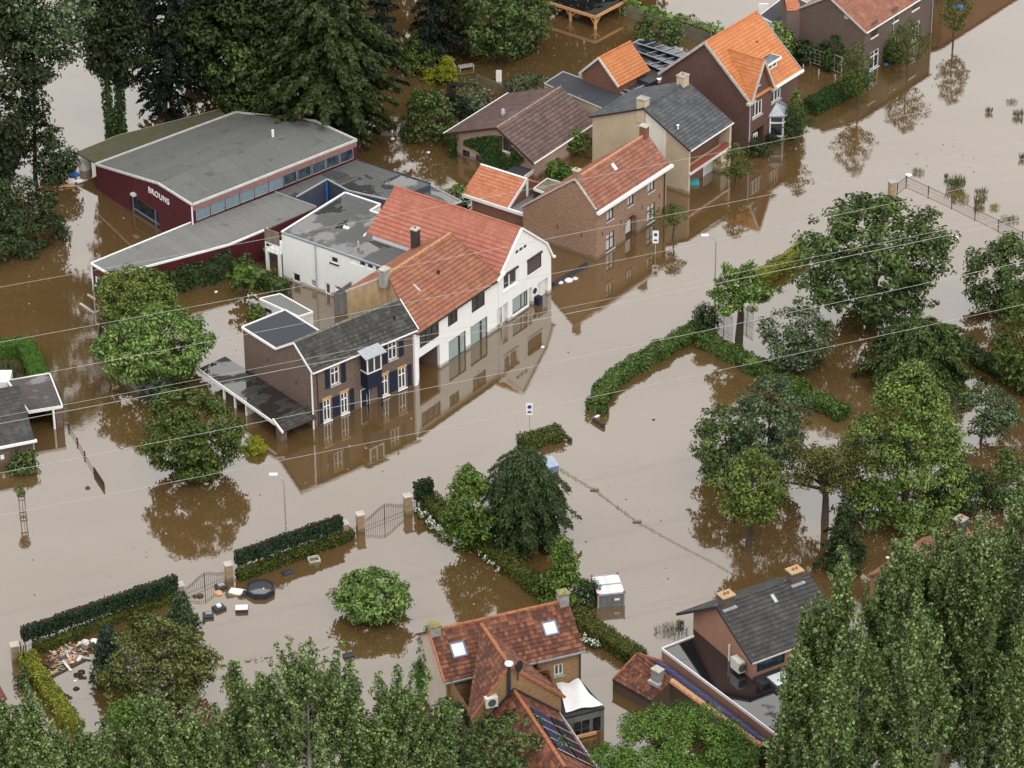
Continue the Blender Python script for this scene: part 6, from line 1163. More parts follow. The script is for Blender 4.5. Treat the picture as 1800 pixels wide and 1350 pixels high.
# around the left gardens
tree('maple_tree', 'rounded yellow green tree at the end of the long red annex', 234, 580, (172, 472, 310, 585), LM['ygreen'], prof='round', clump=.65, leaf=.26, lump=.1, dens=1.25)
tree('broadleaf_tree', 'broad light green tree with large leaves inside the slatted garden fence', 278, 665, (182, 540, 373, 672), LM['lime'], prof='round', clump=.7, leaf=.32, lump=.09, dens=1.25)
tree('oak_tree', 'dark olive round tree standing in water below the carport', 336, 832, (260, 686, 417, 840), LM['oak'], prof='round', clump=.7, leaf=.27, lump=.11, tr=.22, dens=1.35)
tree('shrub', 'blue green shrub between the slatted fence and the olive round tree', 280, 716, (257, 664, 305, 720), LM['blue'], cat='shrub', prof='round', clump=.5, leaf=.24)
hedge('ivy_hedge', 'tall dark ivy hedge against the long red annex', [G(258, 524), G(300, 514), G(340, 504), G(380, 493), G(406, 484)], 1.0, 2.2, LM['dark'], leaf=.26, rough=.2)
tree('shrub', 'feathery green shrub at the end of the ivy hedge', 394, 462, (368, 416, 416, 470), LM['mid'], cat='shrub', prof='round', clump=.5, leaf=.26)
hedge('garden_hedge', 'shaggy green hedge beside the white annex and garden room', [G(420, 482), G(455, 496), G(498, 520)], 1.5, 1.3, LM['mid'], leaf=.28, rough=.3)
tree('fig_tree', 'small tree with big light leaves and pale stem in the flooded garden', 430, 523, (406, 466, 445, 510), LM['bright'], prof='round', clump=.5, leaf=.42, asp=.85, dens=.7, tr=.12)
tree('shrub', 'feathery yellow green shrub beside the garden room', 455, 562, (436, 538, 476, 564), LM['ygreen'], cat='shrub', prof='dome', clump=.4, leaf=.2)
tree('golden_shrub', 'round golden shrub just above the water below the carport', 447, 791, (430, 767, 466, 797), LM['gold'], cat='shrub', prof='dome', clump=.4, leaf=.14, lump=.1, dens=3.0)
tree('round_shrub', 'round light green shrub alone in the water of the walled garden', 656, 1078, (592, 1002, 720, 1092), LM['lime'], cat='shrub', prof='round', clump=.55, leaf=.27, lump=.05, dens=1.6)
tree('shrub', 'green shrub at the corner of the house at the left edge', 42, 824, (17, 790, 68, 832), LM['mid'], cat='shrub', prof='dome', clump=.5, leaf=.24)
h_ = 1.3; hedge('clipped_hedge', 'bright clipped L shaped hedge behind the left edge garage', [G(-60, 610, h_), G(44, 597, h_), G(92, 705, h_)], 1.5, h_, LM['clipped'], leaf=.13, rough=.02, jit=.04, dens=.8)
# orchard and gardens at right
sparse_tree('pollard_tree', 'open bright tree with thick trunk beside the iron gate', 1299, 598, (1240, 452, 1358, 580), LM['lime'], limbs=19, tr=.36, per=85, fork=.42, leaf=.24)
hedge('curved_hedge', 'long curved green hedge along the flooded road', [G(*p, .8) for p in ((1048, 712), (1058, 682), (1082, 655), (1120, 632), (1175, 600), (1240, 562))], 1.5, .85, LM['hedgegreen'], leaf=.19, rough=.16, dens=1.1)
tree('dark_shrub', 'dark bush on the end of the curved hedge by the gate', 1242, 588, (1220, 536, 1262, 590), LM['dark'], cat='shrub', prof='round', clump=.5, leaf=.24)
hedge('garden_hedge', 'shaggy green hedge running right from the iron gate', [G(*p, .8) for p in ((1235, 590), (1300, 622), (1360, 655), (1420, 690), (1484, 722))], 1.45, 1.05, LM['hedgegreen'], leaf=.22, rough=.2)
hedge('yellow_hedge', 'short yellow green hedge at the foot of the large dark tree', [G(*p, .7) for p in ((1334, 488), (1370, 466), (1412, 438))], 1.5, 1.0, LM['yhedge'], leaf=.18, rough=.1)
hedge('garden_hedge', 'dark hedge leaving the picture at the right edge', [G(*p, .7) for p in ((1690, 600), (1745, 640), (1830, 690))], 1.3, .9, LM['dark'], leaf=.24, rough=.15)
tree('apple_tree', 'grey green tree behind the hedge and below the large dark tree', 1397, 648, (1338, 542, 1456, 650), LM['greygreen'], prof='round', clump=.7, leaf=.26, dens=.9, lump=.25)
tree('walnut_tree', 'large dark tree with ragged crown over the pale water', 1532, 556, (1408, 345, 1657, 566), LM['mid'], prof='round', clump=1.05, leaf=.42, dens=1.15, lump=.42, limbs=10, tr=.4)
spray_tree('cherry_tree', 'spreading tree with long drooping shoots below the large dark tree', 1612, 668, (1515, 542, 1722, 700), LM['mid'], levels=9, per=15, prof='dome', droop=.5, leaf=.3, dens=1.25, rise=.35)
tree('apple_tree', 'small round grey green tree near the right edge', 1724, 776, (1680, 680, 1777, 768), LM['greygreen'], prof='round', clump=.6, leaf=.26, lump=.14, tr=.13)
tree('hornbeam_tree', 'tall cone shaped bright green tree, tallest in the orchard', 1590, 895, (1474, 636, 1708, 908), LM['hornbeam'], prof='bell', clump=.95, leaf=.27, dens=1.1, lump=.16)
tree('pear_tree', 'grey green tree with pale tips standing behind the leaning tree', 1348, 850, (1284, 670, 1412, 840), LM['greygreen'], prof='round', clump=.65, leaf=.26, dens=1.1, lump=.16)
tree('plum_tree', 'dark ragged tree at the left side of the orchard', 1278, 838, (1218, 715, 1322, 842), LM['mid'], prof='round', clump=.75, leaf=.28, lump=.32)
tree('leaning_tree', 'bright green tree with bare dark trunk rising from the water', 1315, 966, (1258, 788, 1380, 918), LM['ygreen'], prof='egg', clump=.7, leaf=.26, lump=.25, tr=.3)
sparse_tree('old_apple_tree', 'open yellowing tree with crooked bare limbs in the orchard', 1450, 918, (1362, 745, 1528, 900), LM['yellowish'], limbs=17, tr=.32, per=100, fork=.3, leaf=.2, cr=.75)
spray_tree('dark_fir', 'dark feathery tree in front of the yellowing tree', 1482, 992, (1428, 878, 1534, 1004), LM['dark'], levels=9, per=9, prof='cone', droop=.3, leaf=.28, dens=1.0)
tree('tall_tree', 'dark tree cut by the right edge above the hedge', 1765, 545, (1702, 412, 1830, 555), LM['mid'], prof='egg', clump=.9, leaf=.34, lump=.32)
tree('tall_tree', 'leafy tree at the right edge beyond the small round one', 1806, 668, (1742, 492, 1880, 690), LM['oak'], prof='egg', clump=.9, leaf=.32, lump=.25)
tree('bush', 'bright bush at the right edge beside the cone shaped tree', 1762, 888, (1722, 792, 1805, 892), LM['mid'], cat='bush', prof='egg', clump=.7, leaf=.28)
tree('bush', 'dark low bush at the foot of the cone shaped tree', 1688, 886, (1630, 818, 1740, 892), LM['dark'], cat='bush', prof='dome', clump=.7, leaf=.28)
# walled garden, middle
hedge('island_hedge', 'short clipped hedge island on the flooded road', [G(*p, .7) for p in ((918, 776), (948, 764), (986, 754))], 1.5, .85, LM['ohedge'], leaf=.2, rough=.12)
hedge('boundary_hedge', 'long hedge with yellowing top between the tall narrow trees', [G(*p, .9) for p in ((752, 872), (800, 912), (870, 965), (958, 1032))], 1.35, 1.0, LM['ohedge'], leaf=.17, rough=.08)
hedge('boundary_hedge', 'hedge with yellowing top to the right of the weathered red roof', [G(*p, .9) for p in ((1012, 1076), (1065, 1112), (1125, 1150))], 1.35, 1.0, LM['ohedge'], leaf=.17, rough=.08)
spray_tree('weeping_tree', 'dark weeping conifer with hanging fronds beside the boundary hedge', 925, 945, (838, 782, 1006, 962), LM['dark'], levels=13, per=16, prof='round', droop=.75, leaf=.34, asp=.3, dens=1.5, rise=.35)
tree('liquidambar', 'narrow bright green tree beside the dark weeping conifer', 826, 965, (786, 818, 866, 968), LM['bright'], prof='egg', clump=.6, leaf=.26, lump=.2)
tree('liquidambar', 'narrow bright green tree by the ridge of the weathered red roof', 986, 1056, (948, 945, 1030, 1058), LM['bright'], prof='cone', clump=.6, leaf=.26, lump=.2)
tree('dark_shrub', 'dark rounded shrub left of the steel container', 1031, 1056, (1011, 1017, 1052, 1060), LM['dark'], cat='shrub', prof='dome', clump=.45, leaf=.22)
tree('olive_tree', 'olive coloured broad tree in the lower left garden', 296, 1240, (200, 1092, 374, 1252), LM['olive'], prof='round', clump=.8, leaf=.26, lump=.22, tr=.25)
spray_tree('blue_fir', 'blue green fir beside the floating driftwood', 192, 1192, (148, 1092, 240, 1200), LM['blue'], levels=9, per=9, prof='cone', droop=.25, leaf=.26, dens=1.0)
spray_tree('cypress', 'grey green feathery conifer at the low end of the long pleached hedge', 325, 1140, (284, 1038, 362, 1150), LM['greygreen'], levels=12, per=8, prof='cone', droop=.05, leaf=.24, dens=1.2, rise=.5)
tree('shrub', 'olive shrub between the fir and the low hedge', 262, 1115, (222, 1072, 290, 1122), LM['ohedge'], cat='shrub', prof='dome', clump=.5, leaf=.22)
hedge('low_hedge', 'low olive hedge under the lower left pleached screen', [G(64, 1146), G(312, 1051)], .8, .62, LM['ohedge'], leaf=.17, rough=.15)
hedge('low_hedge', 'low olive hedge under the pleached screen by the hot tub', [G(420, 1018), G(618, 944)], .9, .68, LM['ohedge'], leaf=.17, rough=.08)
hedge('yellow_hedge', 'yellow topped hedge running down to the lower left poplars', [G(46, 1148, .9), G(82, 1200, .9), G(128, 1268, .9)], 1.1, 1.0, LM['yhedge'], leaf=.17, rough=.1)
tree('shrub', 'small green shrub in water outside the yellow topped hedge', 45, 1205, (32, 1172, 58, 1212), LM['mid'], cat='shrub', prof='egg', clump=.4, leaf=.2)
tree('climbing_thuja', 'bright green column against the left gable of the weathered red roof', 757, 1222, (733, 1106, 782, 1228), LM['clipped'], cat='shrub', prof='column', clump=.5, leaf=.18, lump=.08, dens=1.4, inner=.3)
# poplars along the lower edge
PG = 'poplars along the lower edge'
for k, (x, yt, wd, l) in enumerate(((30, 1240, 95, 'poplar at the lower left corner'), (78, 1218, 60, 'slim poplar left of the yellow topped hedge'), (118, 1268, 90, 'poplar in front of the yellow topped hedge'), (165, 1288, 90, 'low poplar left of the bright ash'), (305, 1228, 80, 'poplar below the olive coloured tree'), (360, 1236, 70, 'poplar right of the olive coloured tree'), (420, 1188, 80, 'poplar with tip left of the tallest lower one'), (470, 1176, 80, 'poplar just left of the tallest lower one'), (548, 1145, 110, 'tallest poplar of the lower row, left of the floating cushion'), (622, 1176, 80, 'poplar right of the floating cushion'), (700, 1188, 110, 'broad poplar left of the bright green column'), (662, 1240, 80, 'low poplar in the lower row'), (760, 1230, 80, 'poplar at the left gable of the weathered red roof'))):
    plume_tree('poplar', l, x, 1475 + (k % 3) * 14, (x - wd * (.62 + .2 * (k % 3)), yt + (k * 37 % 11), x + wd * (.62 + .2 * (k % 3)), 1430), LM['poplar'], leaf=.21, boughs=29, pr=.56)
tree('ash_tree', 'bright green ash among the lower left poplars', 235, 1400, (170, 1226, 300, 1390), LM['bright'], prof='egg', clump=.8, leaf=.28)
for x, by, yt, wd, l in ((1415, 1420, 1062, 95, 'poplar overlapping the charcoal roof'), (1465, 1440, 985, 85, 'poplar beside the far chimney of the charcoal roof'), (1400, 1520, 1150, 100, 'lower poplar at the flat roof terrace'), (1520, 1400, 1010, 90, 'poplar right of the charcoal roofed house'), (1575, 1440, 950, 110, 'poplar below the dark feathery tree'), (1640, 1400, 948, 105, 'poplar with tip beside the hidden chimney'), (1700, 1440, 930, 110, 'poplar right of the hidden chimney'), (1760, 1420, 872, 120, 'tall poplar near the right edge'), (1812, 1460, 860, 100, 'poplar cut by the right edge'), (1500, 1560, 1120, 120, 'poplar in front at the lower right'), (1600, 1580, 1100, 130, 'broad poplar in front at the lower right'), (1450, 1600, 1200, 110, 'low poplar in front of the terrace'), (1790, 1570, 1080, 120, 'poplar at the lower right corner'), (1616, 1330, 974, 150, 'poplar hiding the roof between the two dark chimneys, left one'), (1662, 1320, 924, 160, 'poplar hiding the roof between the two dark chimneys, right one'), (1738, 1340, 922, 130, 'poplar just below the right dark chimney'), (1568, 1340, 962, 130, 'poplar left of the left dark chimney')):
    plume_tree('poplar', l, x, by, (x - wd * .66, yt, x + wd * .66, by - 45), LM['poplar'], leaf=.22, boughs=33, pr=.6)
tree('locust_tree', 'bright feathery locust tree below the solar panel strip', 1190, 1420, (1050, 1242, 1330, 1440), LM['locust'], prof='round', clump=.85, leaf=.22, asp=.5, lump=.11, dens=1.1)
tree('broadleaf_tree', 'leafy green tree over the low solar wing', 885, 1420, (800, 1256, 990, 1425), LM['mid'], prof='round', clump=.8, leaf=.32, lump=.2)
tree('dark_tree', 'dark tree at the left corner of the weathered red roofed house', 800, 1330, (755, 1232, 852, 1350), LM['dark'], prof='round', clump=.7, leaf=.28)
# street and upper right
SG = 'slim street trees'
for bx, by, box, m, l in ((1508, 192, (1475, 70, 1532, 168), 'oak', 'slim street tree at the end of the clipped street hedge'), (1595, 134, (1562, 32, 1625, 115), 'oak', 'slim street tree before the dark brick terrace door'), (1675, 78, (1652, -30, 1702, 58), 'oak', 'slim street tree nearest the upper right corner'), (1403, 262, (1380, 178, 1422, 240), 'dark', 'slim dark street tree beside the bay window'), (1293, 336, (1268, 252, 1316, 318), 'oak', 'slim street tree before the flower balcony'), (1183, 420, (1155, 356, 1204, 400), 'oak', 'slim street tree before the arched doorway house')):
    tree('street_tree', l, bx, by, box, LM[m], prof='egg', clump=.45, leaf=.2, asp=.45, dens=.42, lump=.4, tr=.1, limbs=8, group=None)
hedge('street_hedge', 'dark clipped hedge along the street by the terrace', [G(1424, 200), G(1470, 176), G(1516, 152)], 1.5, 1.35, LM['ivy'], leaf=.16, rough=.04)
tree('conifer_shrub', 'yellow green pointed shrub right of the bay window', 1394, 240, (1380, 158, 1414, 242), LM['ygreen'], cat='shrub', prof='cone', clump=.4, leaf=.2)
tree('lilac_bush', 'light leafy bush right of the bright orange roof', 1362, 112, (1338, 38, 1392, 116), LM['lime'], cat='bush', prof='egg', clump=.6, leaf=.3)
tree('shrub', 'dark shrub at the foot of the mauve rear wing', 1415, 108, (1392, 72, 1440, 112), LM['dark'], cat='shrub', prof='round', clump=.5, leaf=.26)
tree('shrub', 'dark climbing shrub on the patched gable', 1472, 118, (1438, 62, 1496, 126), LM['ivy'], cat='shrub', prof='egg', clump=.55, leaf=.26)
tree('climbing_rose', 'green climber between the terrace windows', 1567, 108, (1552, 66, 1582, 110), LM['ivy'], cat='shrub', prof='egg', clump=.4, leaf=.22)
tree('shrub', 'round shrub in water behind the solar panel rows', 1160, 86, (1120, 32, 1198, 88), LM['mid'], cat='shrub', prof='round', clump=.6, leaf=.3)
tree('shrub', 'small shrub at the downpipe of the orange roofed house', 1332, 270, (1312, 244, 1352, 276), LM['dark'], cat='shrub', prof='dome', clump=.4, leaf=.22)
tree('shrub', 'small shrub at the porch of the orange roofed house', 1356, 250, (1344, 236, 1370, 254), LM['dark'], cat='shrub', prof='dome', clump=.3, leaf=.2)
hedge('yard_hedge', 'bright lime hedge in the yard behind the arched doorway house', [G(968, 300, 1), G(1022, 318, 1)], 1.5, 1.7, LM['bright'], leaf=.26, rough=.15)
tree('fig_bush', 'leafy climber by the back door of the cream brick house', 1012, 268, (988, 226, 1040, 268), LM['bright'], cat='bush', prof='egg', clump=.5, leaf=.34, dens=.7)
tree('bush', 'small bright bush at the corner of the peach roofed outbuilding', 806, 362, (790, 322, 826, 366), LM['bright'], cat='bush', prof='egg', clump=.4, leaf=.28, dens=.8)
tree('bush', 'small bright bush behind the white gable end', 938, 352, (926, 322, 950, 354), LM['bright'], cat='bush', prof='egg', clump=.4, leaf=.26)
hedge('vine', 'leafy vine covering the garden fence at the top', [G(1098, 22), G(1150, 40), G(1200, 55), G(1268, 78)], 1.0, 1.5, LM['lime'], leaf=.34, rough=.3, z0=.2, dens=.6)
for x, y, wd, hgt, l in ((1680, 330, 36, 24, 'largest tuft of rushes near the wire fence'), (1725, 342, 24, 14, 'tuft of rushes right of the largest one'), (1721, 360, 22, 16, 'tuft of rushes below the largest one'), (1614, 304, 22, 10, 'low green weed above the fence corner'), (1663, 314, 8, 12, 'thin tuft of rushes left of the largest one'), (1775, 388, 34, 10, 'sparse rushes beside the wire fence'), (1796, 280, 12, 14, 'small tuft at the right edge'), (1690, 350, 30, 12, 'yellow weed under the largest tuft'), (1748, 366, 20, 10, 'yellow flowering weed by the fence'), (1790, 205, 20, 16, 'bare brown weed at the right edge above the rushes'), (1778, 180, 22, 8, 'thin green weeds at the upper right'), (1738, 198, 14, 12, 'thin brown stalks in the upper right water'), (1180, 1110, 60, 12, 'thin grass in the water above the flat roof terrace'), (1196, 1100, 14, 14, 'small green weed left of the charcoal roofed house'), (12, 650, 26, 20, 'pale grass clump inside the L shaped hedge, upper one'), (33, 656, 22, 18, 'pale grass clump inside the L shaped hedge, right one'), (20, 668, 26, 18, 'pale grass clump inside the L shaped hedge, lower one')):
    _seed[0] += 1; rng = np.random.default_rng(_seed[0]); p = G(x, y); s = scale_at(p); n = int(18 + wd * 4); r = wd / 2 / s; hh = hgt / s / .85 * (.4 + .6 * rng.random(n)); a = rng.random(n) * 6.28; q = rng.random(n) ** .6 * r; P = np.stack([np.cos(a) * q, np.sin(a) * q * .7, hh * .5 - .03], 1); T = np.stack([np.cos(a) * .3, np.sin(a) * .3, np.ones(n)], 1) + rng.normal(size=(n, 3)) * .14
    V, F = leaf_quads(P, rng.normal(size=(n, 3)) * np.array([1, 1, .1]), hh, .07, rng, tang=T, fold=.02); o = link('water_weed', fast_mesh('water_weed', V, F, LM['yhedge' if 'yellow' in l else 'olive' if 'brown' in l else 'sage' if 'pale' in l else 'rushes'])); o.location = p; tag(o, l, 'water plant')
# ivy sheet on the bungalow gable
rng = np.random.default_rng(77); f = IVY_FACE; n = 9000; A = [f.px(*z7(*q)) for q in ((235, 580), (330, 560), (460, 540), (562, 545), (566, 690), (640, 730), (655, 640), (760, 745), (720, 790), (560, 850), (420, 800), (400, 720), (330, 660), (235, 620))]
def inside(a, z):
    c = False; j = len(A) - 1
    for i in range(len(A)):
        if (A[i][1] > z) != (A[j][1] > z) and a < (A[j][0] - A[i][0]) * (z - A[i][1]) / (A[j][1] - A[i][1]) + A[i][0]: c = not c
        j = i
    return c
lo = np.min(A, 0); hi = np.max(A, 0); Q = lo + rng.random((n, 2)) * (hi - lo); Q = np.array([q for q in Q if inside(*q)]); off = .05 + .18 * rng.random(len(Q)); P = np.array([f.pt(a, z, o_) for (a, z), o_ in zip(Q, off)]); N = np.tile(np.array([f.n[0], f.n[1], .35]), (len(P), 1))
leaf_patch('ivy', LM['ivy'], (P, N), .2, .75, bpy.data.objects['ivy_house'], 3)
hedge('ivy_column', 'ivy covered post at the left corner of the plum roofed bungalow', [G(794, 276), G(801, 278)], .5, 1.9, LM['ivy'], leaf=.2, rough=.1)
# ------------------------------------------------------------------ screens, fences, gates
def local(o, p): q = np.asarray(p, float) - np.array(o.location); return (q[0], q[1], q[2] if len(q) > 2 else 0.0)
def pleached(label, A, B, z0, z1, seed):
    a, b_ = G(*A), G(*B); L = np.linalg.norm(b_ - a); d = (b_ - a) / L; n_ = np.array([-d[1], d[0], 0]); o = thing('pleached_hedge', label, 'hedge', a); rng = np.random.default_rng(seed); n = int(L * (z1 - z0) * 620); s = rng.random(n) * L; z = z0 + rng.random(n) * (z1 - z0) + .07 * np.sin(s * 2.1) * (rng.random(n) < .5); sd = rng.choice([-1, 1], n); th = .22 + .06 * rng.normal(size=n)
    k = rng.random(n) > .25 * (np.sin(s * 1.9) > .75) * (z < z0 + .5); P = d * s[:, None] + n_ * (sd * th)[:, None] + np.array([0, 0, 1.0]) * z[:, None]; N = n_ * sd[:, None] + rng.normal(size=(n, 3)) * .5 + np.array([0, 0, .35]); V, F = leaf_quads(P[k], N[k], .2 * (.6 + .8 * rng.random(k.sum())), .7, rng); cb = MB(); e = d * L; cb.beam((0, 0, (z0 + z1) / 2), (*e[:2], (z0 + z1) / 2), .28, (z1 - z0) * .84); nv = len(V)
    link('foliage', fast_mesh('foliage', np.concatenate([V, np.array(cb.v)]), np.concatenate([F, np.array(cb.f) + nv]), LM['pleach']), o)
    for k in range(int(L / 1.25) + 1): p = d * min(L, .15 + k * 1.25); MB().tube([(p[0], p[1], -1.2), (p[0], p[1], z0 + .3)], .045, 6).build('stem', M['bark'], o)
    MB().beam((0, 0, z1 + .06), (*e[:2], z1 + .06), .07, .07).build('top_rail', M['brown'], o); return o
pleached('long dark pleached hedge on stems at the lower left', (42, 1146), (312, 1052), 1.0, 2.1, 1); pleached('dark pleached hedge on stems behind the hot tub', (416, 1012), (601, 946), 1.0, 2.1, 2); pleached('short pleached hedge at the head of the boundary hedge', (731, 894), (760, 884), .7, 2.3, 3)
def bars(mb, a, b_, top, z0=-.2, gap=.16, r=.014, rails=(.18, -.12)):
    a, b_ = np.array(a), np.array(b_); L = np.linalg.norm(b_ - a); n = max(2, int(L / gap))
    for k in range(n + 1): t = k / n; p = a + (b_ - a) * t; mb.tube([(p[0], p[1], z0), (p[0], p[1], top(t) + .08)], r, 4)
    for dz in rails:
        m_ = 10; P = [(*(a + (b_ - a) * i / m_)[:2], (top(i / m_) + dz) if dz < .1 else dz) for i in range(m_ + 1)]; mb.tube(P, r * 1.3, 4)
def gate(label, A, B, h0, h1, out=False):
    a, b_ = G(*A), G(*B); o = thing('iron_gate', label, 'gate', a); e = (b_ - a)[:2]; m_ = e * .5
    mb = MB(); bars(mb, (0, 0), m_ * .985, lambda t: h0 + (h1 - h0) * (.5 - .5 * math.cos(math.pi * t)), rails=(.18, -.05, -.2)); mb.build('gate_leaf', M['black'], o); mb = MB(); bars(mb, m_ * 1.015, e, lambda t: h1 + (h0 - h1) * (.5 - .5 * math.cos(math.pi * t)), rails=(.18, -.05, -.2)); mb.build('gate_leaf', M['black'], o); MB().box(m_[0] - .035, m_[0] + .035, m_[1] - .035, m_[1] + .035, -.3, h1 + .05).build('centre_post', M['black'], o)
def fence(label, pts, h, gap=.18, r=.014, rails=(.18, -.05), name='iron_fence', m='black'):
    P = [G(*p) for p in pts]; o = thing(name, label, 'fence', P[0]); mb = MB()
    for a, b_ in zip(P, P[1:]): bars(mb, (a - P[0])[:2], (b_ - P[0])[:2], lambda t: h, gap=gap, r=r, rails=rails)
    mb.build('railing', M[m], o)
    for a in P: q = a - P[0]; MB().box(q[0] - .035, q[0] + .035, q[1] - .035, q[1] + .035, -1, h + .12).build('post', M[m], o)
    return o
gate('double iron gate with bowed top at the lower left', (326, 1048), (394, 1020), .75, 1.35); gate('double iron gate with bowed top between two stone pillars', (641, 930), (711, 902), .85, 1.5); gate('iron garden gate by the end of the curved hedge, left leaf pair', (1257, 575), (1287, 594), 2.0, 2.0); gate('iron garden gate right of the open bright tree', (1302, 560), (1324, 574), 1.4, 1.4)
fence('iron railing below the lower left pleached hedge', [(42, 1148), (130, 1117), (220, 1085), (312, 1054)], .55, gap=.22); fence('iron railing below the pleached hedge by the hot tub', [(416, 1014), (510, 980), (601, 948)], .55, gap=.22); fence('short iron railing between stub pillar and gate pillar', [(611, 944), (627, 938)], .6); fence('short iron railing right of the gate pillar', [(722, 898), (732, 894)], .7); fence('tall thin iron railing at the lower left corner pillar', [(38, 1160), (44, 1178)], 1.5, gap=.3)
GB = m_brick('gate_stone', (0.42, 0.29, 0.17), (0.30, 0.20, 0.12), (0.4, 0.33, 0.24), bw=.3, bh=.14)
for px, py, yt, l in ((28, 1160, 1134, 'brick pillar at the left end of the long pleached hedge'), (317, 1050, 1028, 'stone pillar half hidden by the feathery conifer'), (403, 1019, 992, 'stone gate pillar left of the hot tub hedge'), (606, 944, 920, 'stub pillar at the right end of the hot tub hedge'), (634, 932, 904, 'stone gate pillar left of the bowed gate'), (717, 902, 872, 'stone gate pillar right of the bowed gate'), (1567, 348, 320, 'brick pillar at the corner of the wire fence')):
    h = height_to(px, py, yt); o = thing('gate_pillar', l, 'pillar', G(px, py), R_(20)); MB().box(-.28, .28, -.28, .28, -1.2, h).build('shaft', GB, o); MB().box(-.34, .34, -.34, .34, h, h + .1).build('capstone', M['stone'] if px < 1500 else M['grey'], o)
# wire fence at right, picket row, post fences
P = [G(*p) for p in ((1577, 333), (1593, 320), (1632, 338), (1673, 357), (1714, 377), (1755, 397), (1797, 418), (1840, 438))]; o = thing('wire_fence', 'long low wire mesh fence on dark posts at the right', 'fence', P[0]); mb = MB()
for a, b_ in zip(P, P[1:]):
    bars(mb, (a - P[0])[:2], (b_ - P[0])[:2], lambda t: .52, gap=.14, r=.006, rails=(.02, .18 - .01, -.06), z0=-.05); mb.tube([(*(a - P[0])[:2], .56), (*(b_ - P[0])[:2], .56)], .022, 4)
mb.build('mesh', M['black'], o)
for a in P: q = a - P[0]; MB().box(q[0] - .045, q[0] + .045, q[1] - .045, q[1] + .045, -1, .66).build('post', M['black'], o)
P = [G(*p) for p in ((948, 806), (985, 826), (1045, 862), (1120, 918), (1200, 962), (1255, 990), (1292, 1012))]; o = thing('picket_fence', 'long row of picket tips just above the pale water', 'fence', P[0]); mb = MB(); rng = np.random.default_rng(4)
for a, b_ in zip(P, P[1:]):
    L = np.linalg.norm(b_ - a); n = int(L / .2)
    for k in range(n): q = a + (b_ - a) * k / n - P[0]; h = .06 + .2 * rng.random() * (1 - .5 * (q[0] / 18)); mb.box(q[0] - .03, q[0] + .03, q[1] - .02, q[1] + .02, -.4, h)
mb.build('pickets', M['wood'], o)
for k in (2, 3): q = P[k] - P[0]; MB().box(q[0] - .35, q[0] + .35, q[1] - .05, q[1] + .2, .02, .12).build('board', M['wood'], o)
P = [G(*p) for p in ((121, 754), (136, 779), (149, 803), (166, 832), (183, 858))]; o = thing('post_fence', 'low wire and post fence in the water right of the left edge garage', 'fence', P[0]); mb = MB()
for a, b_ in zip(P, P[1:]):
    for z in (.15, .3): mb.tube([(*(a - P[0])[:2], z), (*(b_ - P[0])[:2], z)], .014, 4)
a, b_ = P[3] - P[0], P[4] - P[0]; bars(mb, a[:2], b_[:2], lambda t: .55, gap=.16, r=.03, rails=(.2, -.05)); mb.build('rails', M['brown'], o)
for a in P: q = a - P[0]; MB().box(q[0] - .06, q[0] + .06, q[1] - .06, q[1] + .06, -1, .5).build('post', M['brown'], o)
board_screen('slatted_fence', 'low weathered slatted fence curving round the broad light green tree', [G(*p) for p in ((177, 570), (172, 604), (173, 628), (208, 660), (244, 692), (256, 690), (262, 702))], -.4, .62, M['wood'])
fp_ = [G(*p) for p in ((838, 140), (868, 152), (905, 166), (925, 173))]; o = board_screen('plank_fence', 'mossy level plank fence beside the floating lounger', fp_, -.3, .55, M['woodh'])
board_screen('panel_fence', 'weathered panel fence under the leafy vine at the top', [G(*p) for p in ((1095, 26), (1150, 46), (1205, 64), (1258, 84))], -.3, 1.3, M['woodh'])
def trellis(label, A, B, z0, z1, nx, nz, m='wood', th=.03):
    a, b_ = G(*A), G(*B); o = thing('trellis', label, 'trellis', a); e = (b_ - a)[:2]; mb = MB()
    for k in range(nx + 1): p = e * k / nx; mb.beam((p[0], p[1], z0), (p[0], p[1], z1), th, th)
    for k in range(nz + 1): z = z0 + (z1 - z0) * k / nz; mb.beam((0, 0, z), (e[0], e[1], z), th * .8, th * .8)
    mb.build('lattice', M[m], o)
    for p in ((0, 0), e): MB().box(p[0] - .05, p[0] + .05, p[1] - .05, p[1] + .05, -1.2, z1 + .05).build('post', M[m], o)
trellis('square lattice panel at the right end of the vine', (1206, 60), (1250, 84), .2, 2.0, 6, 6); trellis('pale wooden frame before the mauve rear wing', (1424, 112), (1448, 120), .2, 1.7, 3, 4, 'stone', .06); trellis('pale wooden frame before the patched gable', (1453, 122), (1479, 132), .2, 1.9, 2, 2, 'stone', .06)
for x, y, l in ((1412, 122, 'left'), (1439, 131, 'middle'), (1468, 140, 'right')): o = tag(MB().tube([(0, 0, -1), (0, 0, .55)], .07, 6).build('stake', M['stone']), 'wooden stake in brown water before the patched gable, the %s one of three' % l, 'stake'); o.location = G(x, y)
for x, y, h, w_, l in ((877, 143, 1.2, .28, 'white upright board in brown water beyond the plank fence'),):
    o = tag(MB().box(-w_, w_, -.04, .04, -.5, h).build('notice_board', M['white']), l, 'board'); o.location = G(x, y)
# timber edging half under water at the annex door
P = [G(*p) for p in ((141, 534), (166, 551), (175, 547))]; o = thing('timber_edging', 'wooden edging frame just above water at the annex door', 'edging', P[0]); mb = MB()
for a, b_ in zip(P, P[1:]): mb.beam((*(a - P[0])[:2], .04), (*(b_ - P[0])[:2], .04), .16, .14)
a, b_ = G(154, 518) - P[0], G(168, 527) - P[0]; mb.beam((*a[:2], .04), (*b_[:2], .04), .14, .1); mb.build('beam', M['stone'], o)

